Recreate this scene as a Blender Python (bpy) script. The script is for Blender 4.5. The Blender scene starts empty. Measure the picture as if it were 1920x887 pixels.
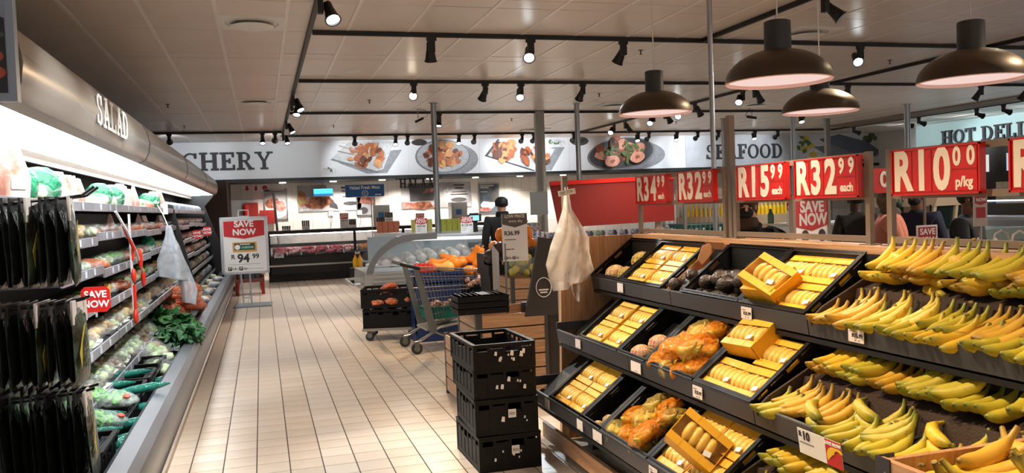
import bpy, math, random
from mathutils import Vector, Matrix
from collections import defaultdict
random.seed(7)
S = bpy.context.scene
COL = S.collection
PI = math.pi

# ---------------------------------------------------------------- camera, world, exposure
cd = bpy.data.cameras.new('camera')
cd.sensor_fit = 'HORIZONTAL'; cd.sensor_width = 36.0
cd.lens = 1581.0 / 1920.0 * 36.0
cd.clip_start = 0.05; cd.clip_end = 200
camera = bpy.data.objects.new('camera', cd); COL.objects.link(camera)
CR = Matrix(((0.9578188, 0.0465457, -0.2835783), (-0.2848741, 0.0239415, -0.9582659), (-0.0378138, 0.9986292, 0.0361913)))
camera.matrix_world = Matrix.Translation((0, 0, 1.57)) @ CR.to_4x4()
S.camera = camera
W = bpy.data.worlds.new('store_ambient'); S.world = W; W.use_nodes = True
W.node_tree.nodes['Background'].inputs[0].default_value = (1.0, 0.90, 0.80, 1)
W.node_tree.nodes['Background'].inputs[1].default_value = 0.72
S.view_settings.view_transform = 'Standard'; S.view_settings.look = 'None'
S.view_settings.gamma = 1.0; S.view_settings.use_curve_mapping = False
S.view_settings.exposure = 0.12
ZC = 3.36            # ceiling height
WARM = (1.0, 0.74, 0.47); COOL = (0.90, 0.97, 1.0); NEUT = (1.0, 0.88, 0.74)

# ---------------------------------------------------------------- helpers
def srgb(r, g, b):
    f = lambda c: (c / 12.92 if c <= .04045 else ((c + .055) / 1.055) ** 2.4)
    return (f(r / 255), f(g / 255), f(b / 255))

def M(name, col, rough=.5, metal=0., var=0., vs=8., col2=None, bump=0., bs=40., emit=0., trans=0., alpha=1., stretch=None, spec=.5, coat=0.):
    m = bpy.data.materials.new(name); m.use_nodes = True
    nt = m.node_tree; b = nt.nodes['Principled BSDF']; L = nt.links.new
    col = srgb(*col)
    b.inputs['Base Color'].default_value = (*col, 1)
    b.inputs['Roughness'].default_value = rough
    b.inputs['Metallic'].default_value = metal
    b.inputs['Specular IOR Level'].default_value = spec
    b.inputs['Coat Weight'].default_value = coat
    b.inputs['Coat Roughness'].default_value = .15
    if trans: b.inputs['Transmission Weight'].default_value = trans; b.inputs['IOR'].default_value = 1.3
    if alpha < 1: b.inputs['Alpha'].default_value = alpha
    if emit:
        b.inputs['Emission Color'].default_value = (*col, 1); b.inputs['Emission Strength'].default_value = emit
    if var or col2 or bump:
        tc = nt.nodes.new('ShaderNodeTexCoord'); mp = nt.nodes.new('ShaderNodeMapping')
        L(tc.outputs['Object'], mp.inputs[0])
        if stretch: mp.inputs['Scale'].default_value = stretch
    if var or col2:
        n = nt.nodes.new('ShaderNodeTexNoise'); n.inputs['Scale'].default_value = vs; n.inputs['Detail'].default_value = 4
        L(mp.outputs[0], n.inputs[0])
        r = nt.nodes.new('ShaderNodeValToRGB'); L(n.outputs[0], r.inputs[0])
        c2 = srgb(*col2) if col2 else tuple(c * (1 - var) for c in col)
        r.color_ramp.elements[0].color = (*c2, 1); r.color_ramp.elements[1].color = (*col, 1)
        r.color_ramp.elements[0].position = .38; r.color_ramp.elements[1].position = .62
        L(r.outputs[0], b.inputs['Base Color'])
    if bump:
        n2 = nt.nodes.new('ShaderNodeTexNoise'); n2.inputs['Scale'].default_value = bs; n2.inputs['Detail'].default_value = 3
        L(mp.outputs[0], n2.inputs[0])
        bp = nt.nodes.new('ShaderNodeBump'); bp.inputs['Strength'].default_value = bump; bp.inputs['Distance'].default_value = .02
        L(n2.outputs[0], bp.inputs['Height']); L(bp.outputs[0], b.inputs['Normal'])
    return m

def film(name, tint, clear=.75, rough=.12, bump=.6, bs=30.):
    """thin clear plastic: mostly see-through, with glossy crinkles"""
    m = bpy.data.materials.new(name); m.use_nodes = True
    nt = m.node_tree; b = nt.nodes['Principled BSDF']; L = nt.links.new
    b.inputs['Base Color'].default_value = (*srgb(*tint), 1); b.inputs['Roughness'].default_value = rough
    t = nt.nodes.new('ShaderNodeBsdfTransparent'); mx = nt.nodes.new('ShaderNodeMixShader')
    mx.inputs[0].default_value = 1 - clear
    L(t.outputs[0], mx.inputs[1]); L(b.outputs[0], mx.inputs[2]); L(mx.outputs[0], nt.nodes['Material Output'].inputs[0])
    tc = nt.nodes.new('ShaderNodeTexCoord'); n2 = nt.nodes.new('ShaderNodeTexNoise'); n2.inputs['Scale'].default_value = bs
    L(tc.outputs['Object'], n2.inputs[0])
    bp = nt.nodes.new('ShaderNodeBump'); bp.inputs['Strength'].default_value = bump; bp.inputs['Distance'].default_value = .02
    L(n2.outputs[0], bp.inputs['Height']); L(bp.outputs[0], b.inputs['Normal'])
    # crinkle lines show more of the plastic itself
    r = nt.nodes.new('ShaderNodeMapRange'); r.inputs[1].default_value = .45; r.inputs[2].default_value = .75
    r.inputs[3].default_value = 1 - clear; r.inputs[4].default_value = min(1, (1 - clear) * 2.2)
    L(n2.outputs[0], r.inputs[0]); L(r.outputs[0], mx.inputs[0])
    return m

def glow(name, col, strength):
    m = bpy.data.materials.new(name); m.use_nodes = True
    nt = m.node_tree; nt.nodes.remove(nt.nodes['Principled BSDF'])
    e = nt.nodes.new('ShaderNodeEmission'); e.inputs[0].default_value = (*col, 1); e.inputs[1].default_value = strength
    nt.links.new(e.outputs[0], nt.nodes['Material Output'].inputs[0])
    return m

KIDS = defaultdict(list)
LABELS = {}
def _link(o, parent=None):
    COL.objects.link(o)
    if parent is not None:
        o.parent = parent; KIDS[parent.name].append(o)
    return o

def tag(o, label, cat, group=None):
    n = len(label.split()); assert 4 <= n <= 16, (n, label)
    if label in LABELS and (group is None or LABELS[label] != group): raise ValueError('label twice: ' + label)
    LABELS[label] = group
    o['label'] = label; o['category'] = cat
    if group: o['group'] = group
    return o

def thing(name, label, cat, loc=(0, 0, 0), rot=(0, 0, 0), group=None):
    o = bpy.data.objects.new(name, None); o.empty_display_size = .05
    COL.objects.link(o); o.location = loc
    o.rotation_euler = rot if not isinstance(rot, (int, float)) else (0, 0, rot)
    return tag(o, label, cat, group)

def dup(src, parent=None):
    c = src.copy(); COL.objects.link(c)
    if parent is not None: c.parent = parent; KIDS[parent.name].append(c)
    for k in list(KIDS[src.name]): dup(k, c)
    return c

def copy_thing(src, label, loc, rot=None, group=None, scale=None):
    c = dup(src); c.location = loc
    if rot is not None: c.rotation_euler = rot if not isinstance(rot, (int, float)) else (0, 0, rot)
    if scale: c.scale = (scale, scale, scale) if isinstance(scale, (int, float)) else scale
    for k in ('group',):
        if k in c: del c[k]
    return tag(c, label, src['category'], group)

def structure(o): o['kind'] = 'structure'; return o
def stuff(o): o['kind'] = 'stuff'; return o

class MB:
    def __init__(s): s.v = []; s.f = []; s.m = []
    def add(s, vs, fs, m=0):
        b = len(s.v); s.v += [tuple(p) for p in vs]
        for f in fs: s.f.append([i + b for i in f]); s.m.append(m)
        return s
    def box(s, a, b, m=0, R=None, o=(0, 0, 0)):
        p = [(x, y, z) for x in (a[0], b[0]) for y in (a[1], b[1]) for z in (a[2], b[2])]
        if R is not None: p = [R @ Vector(q) + Vector(o) for q in p]
        return s.add(p, [(0, 1, 3, 2), (4, 6, 7, 5), (0, 4, 5, 1), (2, 3, 7, 6), (0, 2, 6, 4), (1, 5, 7, 3)], m)
    def cyl(s, p, q, r0, r1=None, n=8, m=0, cap=True):
        p = Vector(p); q = Vector(q); d = (q - p).normalized(); r1 = r0 if r1 is None else r1
        u = d.orthogonal().normalized(); w = d.cross(u)
        vs = []
        for c, r in ((p, r0), (q, r1)):
            for i in range(n):
                a = 2 * PI * i / n; vs.append(c + u * (r * math.cos(a)) + w * (r * math.sin(a)))
        fs = [(i, (i + 1) % n, n + (i + 1) % n, n + i) for i in range(n)]
        if cap: fs += [tuple(range(n))[::-1], tuple(range(n, 2 * n))]
        return s.add(vs, fs, m)
    def tube(s, pts, r, n=5, m=0, cap=True):
        pts = [Vector(p) for p in pts]; vs = []; u = None
        rr = r if isinstance(r, (list, tuple)) else [r] * len(pts)
        for i, p in enumerate(pts):
            d = (pts[min(i + 1, len(pts) - 1)] - pts[max(i - 1, 0)]).normalized()
            if u is None: u = d.orthogonal().normalized()
            else:
                u = (u - d * u.dot(d)); u = u.normalized() if u.length > 1e-6 else d.orthogonal().normalized()
            w = d.cross(u)
            for k in range(n):
                a = 2 * PI * k / n; vs.append(p + u * (rr[i] * math.cos(a)) + w * (rr[i] * math.sin(a)))
        fs = []
        for i in range(len(pts) - 1):
            for k in range(n):
                fs.append((i * n + k, i * n + (k + 1) % n, (i + 1) * n + (k + 1) % n, (i + 1) * n + k))
        if cap: fs += [tuple(range(n))[::-1], tuple(range((len(pts) - 1) * n, len(pts) * n))]
        return s.add(vs, fs, m)
    def lathe(s, c, prof, n=16, m=0, close=False):
        vs = []; k = len(prof)
        for i in range(n):
            a = 2 * PI * i / n
            for r, z in prof: vs.append((c[0] + r * math.cos(a), c[1] + r * math.sin(a), c[2] + z))
        fs = []
        for i in range(n):
            j = (i + 1) % n
            for q in range(k - 1): fs.append((i * k + q, j * k + q, j * k + q + 1, i * k + q + 1))
        if close:
            fs.append(tuple(i * k for i in range(n))[::-1]); fs.append(tuple(i * k + k - 1 for i in range(n)))
        return s.add(vs, fs, m)
    def ball(s, c, r, n=8, m=0, jit=0., R=None):
        r = r if isinstance(r, (tuple, list)) else (r, r, r); h = max(4, n // 2 + 1); vs = []
        for i in range(h + 1):
            t = PI * i / h
            for k in range(n):
                a = 2 * PI * k / n; j = 1 + random.uniform(-jit, jit) if 0 < i < h else 1
                p = Vector((r[0] * math.sin(t) * math.cos(a) * j, r[1] * math.sin(t) * math.sin(a) * j, r[2] * math.cos(t) * j))
                if R is not None: p = R @ p
                vs.append(p + Vector(c))
        fs = []
        for i in range(h):
            for k in range(n): fs.append((i * n + k, (i + 1) * n + k, (i + 1) * n + (k + 1) % n, i * n + (k + 1) % n))
        return s.add(vs, fs, m)
    def prism(s, poly, ax, a, b, m=0, m2=None):
        """poly in the two other axes (x,y,z order), swept along axis ax from a to b"""
        def P(u, v, t): return {'x': (t, u, v), 'y': (u, t, v), 'z': (u, v, t)}[ax]
        n = len(poly)
        vs = [P(u, v, a) for u, v in poly] + [P(u, v, b) for u, v in poly]
        fs = [(i, (i + 1) % n, n + (i + 1) % n, n + i) for i in range(n)] + [tuple(range(n))[::-1], tuple(range(n, 2 * n))]
        s.add(vs, fs, m)
        if m2 is not None: s.m[-1] = s.m[-2] = m2
        return s
    def strip(s, poly, ax, a, b, m=0):
        """open sheet: polyline swept along an axis"""
        def P(u, v, t): return {'x': (t, u, v), 'y': (u, t, v), 'z': (u, v, t)}[ax]
        n = len(poly)
        return s.add([P(u, v, a) for u, v in poly] + [P(u, v, b) for u, v in poly], [(i, i + 1, n + i + 1, n + i) for i in range(n - 1)], m)
    def mesh(s, name, mats, smooth=False):
        me = bpy.data.meshes.new(name); me.from_pydata(s.v, [], s.f)
        mats = mats if isinstance(mats, (list, tuple)) else [mats]
        for m in mats: me.materials.append(m)
        if len(mats) > 1: me.polygons.foreach_set('material_index', s.m)
        import bmesh
        bm = bmesh.new(); bm.from_mesh(me); bmesh.ops.recalc_face_normals(bm, faces=bm.faces); bm.to_mesh(me); bm.free()
        if smooth:
            me.shade_smooth()
            me.set_sharp_from_angle(angle=smooth if isinstance(smooth, float) else .7)
        return me
    def out(s, name, mats, parent=None, loc=None, rot=None, smooth=False):
        return put(s.mesh(name, mats, smooth), name, parent, loc, rot)

def put(me, name, parent=None, loc=None, rot=None, scale=None):
    o = bpy.data.objects.new(name, me); _link(o, parent)
    if loc: o.location = loc
    if rot is not None: o.rotation_euler = rot if not isinstance(rot, (int, float)) else (0, 0, rot)
    if scale: o.scale = scale if not isinstance(scale, (int, float)) else (scale,) * 3
    return o

_TX = {}
def txt(s, size, mat, parent, loc, rot=(PI / 2, 0, 0), ext=.0008, off=0., sx=1., align='CENTER', name='lettering', space=1.):
    key = (s, size, mat.name, ext, off, sx, align, space)
    if key not in _TX:
        cu = bpy.data.curves.new('t', 'FONT'); cu.body = s; cu.size = size; cu.extrude = ext; cu.offset = off
        cu.align_x = align; cu.align_y = 'CENTER'; cu.resolution_u = 4 if size > .05 else 2; cu.space_character = space
        to = bpy.data.objects.new('t', cu); COL.objects.link(to)
        dg = bpy.context.evaluated_depsgraph_get()
        me = bpy.data.meshes.new_from_object(to.evaluated_get(dg)); me.name = 'lettering'
        bpy.data.objects.remove(to); bpy.data.curves.remove(cu)
        me.materials.clear(); me.materials.append(mat)
        if sx != 1: me.transform(Matrix.Diagonal((sx, 1, 1, 1)))
        _TX[key] = me
    return put(_TX[key], name, parent, loc, rot)

def bars(parent, rows, d, mat, face='y', name='small_print'):
    """print too small to read: thin bars (x0, x1, z, height) on a face at depth d"""
    for x0, x1, z, h in rows:
        a, b = ((x0, d - .0012, z), (x1, d, z + h)) if face == 'y' else ((d - .0012, -x1, z), (d, -x0, z + h))
        MB().box(a, b).out(name, mat, parent)
def shop_logo(parent, x, z, s, d, dark, light):
    """two boxed letters P in the words Pick n Pay, starting at x"""
    for q, (t_, w_) in enumerate((('ick', 1.05), ('ay', .95))):
        bx = x + (0 if q == 0 else 2.35 * s)
        o = MB().box((bx, d - .001, z - .42 * s), (bx + .78 * s, d, z + .42 * s)).out('logo_box', dark, parent)
        txt('P', s * .85, light, o, (bx + .40 * s, d - .0018, z), off=s * .012, name='logo_letter')
        txt(t_, s * .9, dark, parent, (bx + .78 * s + .55 * s, d - .001, z), off=s * .01, name='logo_letter')
    txt('n', s * .7, dark, parent, (x + 2.12 * s, d - .001, z - .05 * s), name='logo_letter')

NTH = 'first second third fourth fifth sixth seventh eighth ninth tenth eleventh twelfth thirteenth fourteenth fifteenth sixteenth seventeenth eighteenth nineteenth twentieth'.split()
def nth(i): return NTH[i] if i < 20 else ('twenty-' + NTH[i - 20])

# ---------------------------------------------------------------- materials
black = M('black_plastic', (12, 12, 13), .5, bump=.08, bs=60, spec=.25)
blackmat = M('black_powder_coat', (16, 15, 15), .5)
charcoal = M('charcoal_metal', (62, 63, 68), .45, .1)
lipgrey = M('shelf_lip_grey', (120, 124, 132), .35, .3)
steel = M('brushed_steel', (176, 178, 182), .28, .9, var=.12, vs=6, stretch=(1, 1, 30))
chrome = M('chrome', (215, 215, 215), .12, 1.)
alu = M('satin_aluminium', (150, 146, 140), .35, .75)
taupe = M('taupe_powder_coat', (128, 116, 104), .5)
white = M('white_paint', (232, 230, 226), .5)
paper = M('white_card', (238, 236, 234), .6)
red = M('red_plastic', (205, 28, 16), .35)
redp = M('red_print', (196, 24, 32), .5)
cream = M('cream_plastic', (245, 232, 218), .5)
ink = M('dark_ink', (42, 42, 46), .6)
greyink = M('grey_ink', (120, 118, 116), .7)
oak = M('oak_laminate', (196, 152, 112), .42, col2=(172, 126, 88), vs=7, stretch=(10, 10, .6))
oaky = M('oak_plank', (206, 164, 126), .42, col2=(180, 138, 102), vs=7, stretch=(10, .6, 10))
oakx = M('oak_slat', (204, 160, 118), .42, col2=(178, 134, 96), vs=7, stretch=(.6, 10, 10))
foam = M('brown_foam', (64, 50, 42), .85, bump=.3, bs=120)
glass = film('clear_glass', (215, 225, 228), .93, .03, 0., 1.)
cling = film('clear_film', (240, 242, 242), .90, .06, .8, 26.)
boxfilm = film('box_film', (248, 222, 150), .955, .06, .4, 14.)
hazy = film('hazy_film', (215, 228, 222), .6, .16, .9, 18.)
gloss_tile = M('white_wall_tile', (232, 226, 218), .25)
# ---------------------------------------------------------------- lamps (their own lights are built with them)
ceil_spec = M('ceiling_panel', (226, 212, 202), .30, var=.05, vs=1.5)
lens_on = glow('lamp_lens', (0.93, 1.0, 1.0), 14.0)
lens_warm = glow('lamp_lens_warm', (1.0, 0.83, 0.62), 14.0)
def lamp_data(kind, energy, col, size=.05, ang=60, blend=.6):
    l = bpy.data.lights.new('lamp_light', kind); l.energy = energy; l.color = col
    l.shadow_soft_size = size
    if kind == 'SPOT': l.spot_size = math.radians(ang); l.spot_blend = blend
    return l
_b = MB(); _b.box((-.018, -.05, -.035), (.018, .05, 0)); _b.box((-.022, -.032, -.15), (.022, .032, -.035)); ME_ADAPT = _b.mesh('adaptor', blackmat)
_b = MB(); _b.cyl((-.02, 0, -.11), (.06, 0, -.12), .011, n=6); ME_ARM = _b.mesh('arm', blackmat)
_b = MB(); _b.lathe((0, 0, 0), [(0, .10), (.034, .10), (.037, .085), (.04, .03), (.058, -.085), (.066, -.09), (.066, -.098), (.056, -.098), (.05, -.07)], 16); ME_HEAD = _b.mesh('head', blackmat, True)
_b = MB(); _b.lathe((0, 0, -.082), [(0, -.004), (.03, -.002), (.051, 0)], 16); ME_LENS = _b.mesh('lens', lens_on, True)
ME_LENSW = ME_LENS.copy(); ME_LENSW.materials[0] = lens_warm
def track_light(x, y, aim, label, power=150, col=NEUT, side=1, ang=55, warm=False, along='x', hangz=ZC - .045):
    t = thing('track_light', label, 'track light', (x, y, hangz), 0 if along == 'y' else PI / 2, 'track spotlights' if False else None)
    put(ME_ADAPT, 'adaptor', t); put(ME_ARM, 'arm', t, (0, 0, 0), 0 if side > 0 else PI)
    h = put(ME_HEAD, 'head', t)
    local = Vector((.075 * side, 0, -.135)); h.location = local
    rz = t.rotation_euler.z
    wp = Vector((x, y, hangz)) + Matrix.Rotation(rz, 3, 'Z') @ local
    d = Matrix.Rotation(-rz, 3, 'Z') @ (Vector(aim) - wp)
    h.rotation_euler = d.to_track_quat('-Z', 'Y').to_euler()
    put(ME_LENSW if warm else ME_LENS, 'lens', h)
    lo = bpy.data.objects.new('spot_beam', lamp_data('SPOT', power, col, .05, ang)); _link(lo, h); lo.location = (0, 0, -.105)
    return t

# ---------------------------------------------------------------- floor
grout = M('grout', (74, 62, 52), .8)
tile_m = [M('floor_tile', (226, 208, 188), .30, var=.07, vs=2.5), M('floor_tile_worn', (220, 200, 178), .36, var=.10, vs=3.), M('floor_tile_pale', (230, 214, 196), .28, var=.05, vs=2.)]
X0, X1, Y0, Y1 = -3.3, 19.6, -3.0, 22.6
floor = structure(MB().box((X0, Y0, -.08), (X1, Y1, -.0025)).out('floor', grout))
def tile_mesh(w, d, h, name, mat, bev=.0):
    return MB().box((-w / 2, -d / 2, -h), (w / 2, d / 2, 0)).mesh(name, mat)
TMs = [tile_mesh(.1925, .1945, .02, 'tile', m) for m in tile_m]
rest = MB(); cand = []
for i in range(-16, 98):
    for j in range(-15, 113):
        cx, cy = -.1 + .2003 * (i + .5), .115 + .2 * (j + .5)
        if -.72 < cx < 1.75 and 4.55 < cy < 13 and not (cx > 1.5 and cy > 6.5): cand.append((cy, cx))
        elif cx < X1 and cy > 1 and cx > -1: rest.box((cx - .0963, cy - .0972, -.02), (cx + .0963, cy + .0972, 0))
cand.sort()
for k, (cy, cx) in enumerate(cand):
    if k < 298: put(TMs[(int(cx * 50) * 7 + int(cy * 50) * 3) % 3 if random.random() < .6 else 0], 'tile', floor, (cx, cy, 0))
    else: rest.box((cx - .0963, cy - .0972, -.02), (cx + .0963, cy + .0972, 0))
stuff(rest.out('tiling', tile_m[0], floor))

# ---------------------------------------------------------------- ceiling
gap_m = M('ceiling_gap', (70, 64, 60), .8); bar_m = M('ceiling_bar', (240, 232, 226), .3)
ceiling = structure(MB().box((X0, Y0, ZC + .012), (X1, Y1 - 1.2, ZC + .1)).out('ceiling', gap_m))
rows = []
yy = 8.58 - 2.7 * 5
while yy < 21.4:
    rows += [(yy, yy + 1.2), (yy + 1.2, yy + 1.5), (yy + 1.5, yy + 2.7)]; yy += 2.7
cm = {}
rest = MB(); cand = []
for i in range(-6, 33):
    for a, b in rows:
        if b < Y0 or a > 21.3: continue
        b2 = min(b, 21.38); cx = .3 + .6 * (i + .5); cy = (a + b2) / 2
        # seen by the camera: bearing between the picture's two edges
        br = math.atan2(cx, cy)
        if cy > 3 and -.30 < br < .86: cand.append((math.hypot(cx, cy), cx, cy, b2 - a))
        else: rest.box((cx - .282, a + .006, ZC), (cx + .282, b2 - .006, ZC + .014))
cand.sort()
for k, (_, cx, cy, d) in enumerate(cand):
    if k < 300:
        if round(d, 3) not in cm: cm[round(d, 3)] = MB().box((-.282, -d / 2 + .006, 0), (.282, d / 2 - .006, .014)).mesh('panel', ceil_spec)
        o = put(cm[round(d, 3)], 'panel', ceiling, (cx, cy, ZC + random.uniform(-.0012, .0012)))
        o.rotation_euler = (random.uniform(-.002, .002), random.uniform(-.003, .003), 0)
    else: rest.box((cx - .282, cy - d / 2 + .006, ZC), (cx + .282, cy + d / 2 - .006, ZC + .014))
stuff(rest.out('paneling', ceil_spec, ceiling))
barm = MB().box((-.017, Y0, -.004), (.017, 21.38, .012)).mesh('runner', bar_m)
for i in range(-6, 33): put(barm, 'runner', ceiling, (.3 + .6 * i, 0, ZC))

# ---------------------------------------------------------------- walls
wt = M('bulkhead_paint', (222, 222, 226), .55)
wall_back = structure(MB().box((X0, 22.6, -.08), (X1, 22.8, ZC + .1)).out('wall_back', M('wall_grout', (168, 158, 150), .8)))
tw = MB().box((-.122, -.008, -.212), (.122, 0, .212)).mesh('tile', gloss_tile)
rest = MB()
for i in range(0, 78):
    for j in range(0, 6):
        cx, cz = -.72 + .2495 * (i + .5), 2.42 - .43 * (j + .5)
        if i < 30 and j < 4: put(tw, 'tile', wall_back, (cx, 22.6, cz))
        else: rest.box((cx - .122, 22.592, cz - .212), (cx + .122, 22.6, cz + .212))
stuff(rest.out('tiling', gloss_tile, wall_back))
structure(MB().box((X0, 21.4, 2.46), (18.2, 22.6, ZC + .012)).out('wall_bulkhead', wt))
structure(MB().box((X0, 21.36, 2.38), (18.2, 22.6, 2.46)).out('trim_1', blackmat))
structure(MB().box((X0, 20.6, -.08), (-.74, 22.6, 2.40)).out('wall_corner', M('dark_corner', (60, 44, 36), .6)))
structure(MB().box((-3.4, Y0, -.08), (X0, 22.8, ZC + .1)).out('wall_left', wt))
structure(MB().box((17.6, 4.0, -.08), (17.9, 19.4, ZC + .012)).out('wall_right', M('deli_wall_paint', (178, 206, 206), .55)))
structure(MB().box((18.0, 19.4, -.08), (19.6, 22.6, ZC + .012)).out('wall_recess', M('recess_paint', (214, 212, 208), .6)))
structure(MB().box((14.3, 4, ZC - .03), (15.2, 19.0, ZC)).out('trim_2', M('ceiling_band', (128, 112, 100), .6)))

# ---------------------------------------------------------------- tracks and track lights
def track(x0, y0, x1, y1, label):
    b = MB(); r = .02
    if abs(x1 - x0) > abs(y1 - y0): b.box((x0, y0 - r, ZC - .045), (x1, y0 + r, ZC - .002)); b.box((x0, y0 - .007, ZC - .047), (x1, y0 + .007, ZC - .045))
    else: b.box((x0 - r, y0, ZC - .045), (x0 + r, y1, ZC - .002)); b.box((x0 - .007, y0, ZC - .047), (x0 + .007, y1, ZC - .045))
    tag(b.out('lighting_track', blackmat), label, 'lighting track')
track(.56, 8.5, 13.5, 8.5, 'black ceiling track across the aisle, nearest cross track in the picture')
track(.56, 11.6, 13.5, 11.6, 'black cross track over the deli counter, second from the camera')
track(.56, 15.3, 12.3, 15.3, 'black cross track behind the steel ceiling posts, third from the camera')
track(.5, 19.75, 15.15, 19.75, 'black cross track running along the picture bulkhead at the back')
track(-3.2, 18.75, .5, 18.75, 'short black track in front of the butchery lettering')
track(.53, 1.5, .53, 19.75, 'long black track running down the tiled aisle')
track(4.82, 2.0, 4.82, 8.48, 'black track above the pendant lamps, running towards the viewer')
track(7.7, 11.62, 7.7, 19.73, 'black track joining two cross tracks, many lit spots on it')
track(8.83, 4.0, 8.83, 11.58, 'black track crossing behind the bronze pendant lamps')
track(11.73, 5.0, 11.73, 11.58, 'black track at the far right, beside the last pendant')
track(15.15, 6.0, 15.15, 19.73, 'black track beside the brown ceiling band, facing the hot deli wall')
C1, C2 = COOL, WARM
track_light(1.74, 8.5, (2.0, 9.9, 0), 'dark track light on nearest cross track, first from the aisle', 170, C2)
track_light(2.80, 8.5, (1.9, 5.6, .6), 'lit track light on nearest cross track, second from the aisle', 200, COOL)
track_light(3.86, 8.5, (3.0, 10.2, .5), 'dark tilted track light on nearest cross track, third from aisle', 170, C2)
track_light(6.93, 8.5, (5.6, 5.5, .8), 'lit track light on nearest cross track between two pendants', 200, COOL)
track_light(2.10, 11.6, (1.0, 6.5, .2), 'glaring warm track light on second cross track above the deli end', 240, C2, warm=True)
track_light(3.12, 11.6, (2.6, 13.5, 1), 'dark track light on second cross track, left of the lit cool one', 150, C1)
track_light(3.65, 11.6, (3.0, 9.0, .6), 'lit cool track light on second cross track over the deli glass', 220, COOL)
track_light(4.60, 11.6, (4.2, 13.8, .9), 'dark track light on second cross track beside the square post', 150, C1)
track_light(9.2, 11.6, (8.7, 13.0, .9), 'dark track light on second cross track right of small pendant', 150, C1)
track_light(11.9, 11.6, (11.3, 13.0, .9), 'dark track light on second cross track, last but one', 150, C1)
track_light(12.9, 11.6, (12.2, 13.2, .9), 'dark track light at the end of second cross track', 150, C1)
track_light(.53, 6.95, (1.3, 4.6, 0), 'large lit track light at the top edge, over the aisle', 260, COOL, along='y')
track_light(.53, 12.9, (1.7, 11.4, 0), 'lit track light halfway down the long aisle track', 170, NEUT, along='y')
track_light(.53, 13.5, (.2, 12.0, 0), 'lit track light just behind the halfway one on the aisle track', 170, NEUT, along='y')
track_light(.53, 16.4, (1.9, 15.2, 0), 'black track light near the far end of the aisle track', 170, NEUT, along='y')
track_light(.53, 18.9, (.9, 17.4, 0), 'last black track light of the aisle track, under the bulkhead', 170, NEUT, along='y')
track_light(3.22, 15.3, (2.9, 14.4, 0), 'track light half hidden by round steel ceiling post', 150, COOL)
track_light(5.2, 15.3, (4.9, 14.2, .3), 'downlighting track light above the square post on third track', 150, COOL)
track_light(11.0, 15.3, (10.6, 13.8, .5), 'downlighting track light under the small pendant', 150, COOL)
for i, (x, lit) in enumerate([(2.15, 0), (3.1, 1), (3.38, 0), (4.62, 1), (5.0, 0), (6.2, 0), (6.5, 0), (7.55, 0), (9.3, 1), (9.6, 0), (10.4, 1), (11.0, 0), (11.6, 0), (12.7, 1), (13.4, 0)]):
    lab = ('lit' if lit else 'black') + ' track light in front of the bulkhead, ' + nth(i) + ' from the aisle end'
    track_light(x, 19.75, (x - .4, 18.0, .6) if lit else (x + .25, 21.4, 2.75), lab, 140 if lit else 60, COOL, ang=60 if lit else 75)
for i, x in enumerate((-1.75, .1, .36)):
    track_light(x, 18.75, (x - .2, 21.4, 2.85) if i != 1 else (x, 17.3, .3), 'black track light on the short butchery track, ' + nth(i) + ' from the fridge', 70, COOL, ang=75)
for i, (y, s) in enumerate([(17.6, 1), (17.0, 0), (15.6, 1), (15.1, 0), (14.4, 1), (13.9, 0), (12.3, 1), (11.95, 0)]):
    track_light(7.7, y, (5.9, y - 2.4, .8) if s else (9.4, y + .8, .8), ('lit' if s else 'dark') + ' track light on the joining track, ' + nth(i) + ' from the bulkhead', 150, COOL, along='y', side=-1 if s else 1)
for i, y in enumerate((18.9, 17.0, 16.6, 14.9, 14.2)):
    track_light(15.15, y, (17.6, y - .3, 2.4), 'black track light facing the hot deli wall, ' + nth(i) + ' from the exit sign', 110, COOL, along='y', ang=80)
track_light(4.82, 6.35, (6.8, 5.0, .8), 'large lit track light at the top edge between the pendants', 200, COOL, along='y')
# spots of the same tracks that hang outside the picture, over the aisle and the fruit stand
for i, (y, ax, ay, az) in enumerate([(5.4, 1.95, 4.6, .5), (4.2, 2.0, 3.4, .6), (3.0, 2.0, 2.3, .7), (2.0, 1.5, 1.3, .8)]):
    track_light(.53, y, (ax, ay, az), 'track light over the aisle beyond the top edge, ' + nth(i) + ' behind the large one', 215, C2, along='y')
for i, y in enumerate((5.3, 4.1, 2.9)):
    track_light(4.82, y, (2.6 if i else 2.3, y - .3, .9), 'track light beyond the top edge above the fruit stand, ' + nth(i) + ' towards viewer', 200, C2, along='y', side=-1)

for i, (y, ax, ay) in enumerate(((5.9, 6.6, 7.4), (5.2, 8.2, 9.2), (4.6, 5.0, 6.6))):  # unseen spots added to brighten the people and counters at right
    track_light(8.83, y, (ax, ay, 1.2), 'added fill spot on the track right of the pendants, ' + nth(i) + ' towards the viewer', 260, NEUT, along='y', side=-1)

for i, (y, ty, tz) in enumerate(((5.8, 6.3, 1.0), (4.8, 5.3, .9), (3.6, 4.6, 1.0), (5.05, 8.6, .8))):  # fill spots added out of view to lift the fridge goods
    track_light(.53, y + .15, (-1.05, ty, tz), 'added fill spot over the aisle turned to the fridge, ' + nth(i) + ' beyond the top edge', 230, COOL, along='y', side=-1)

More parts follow.
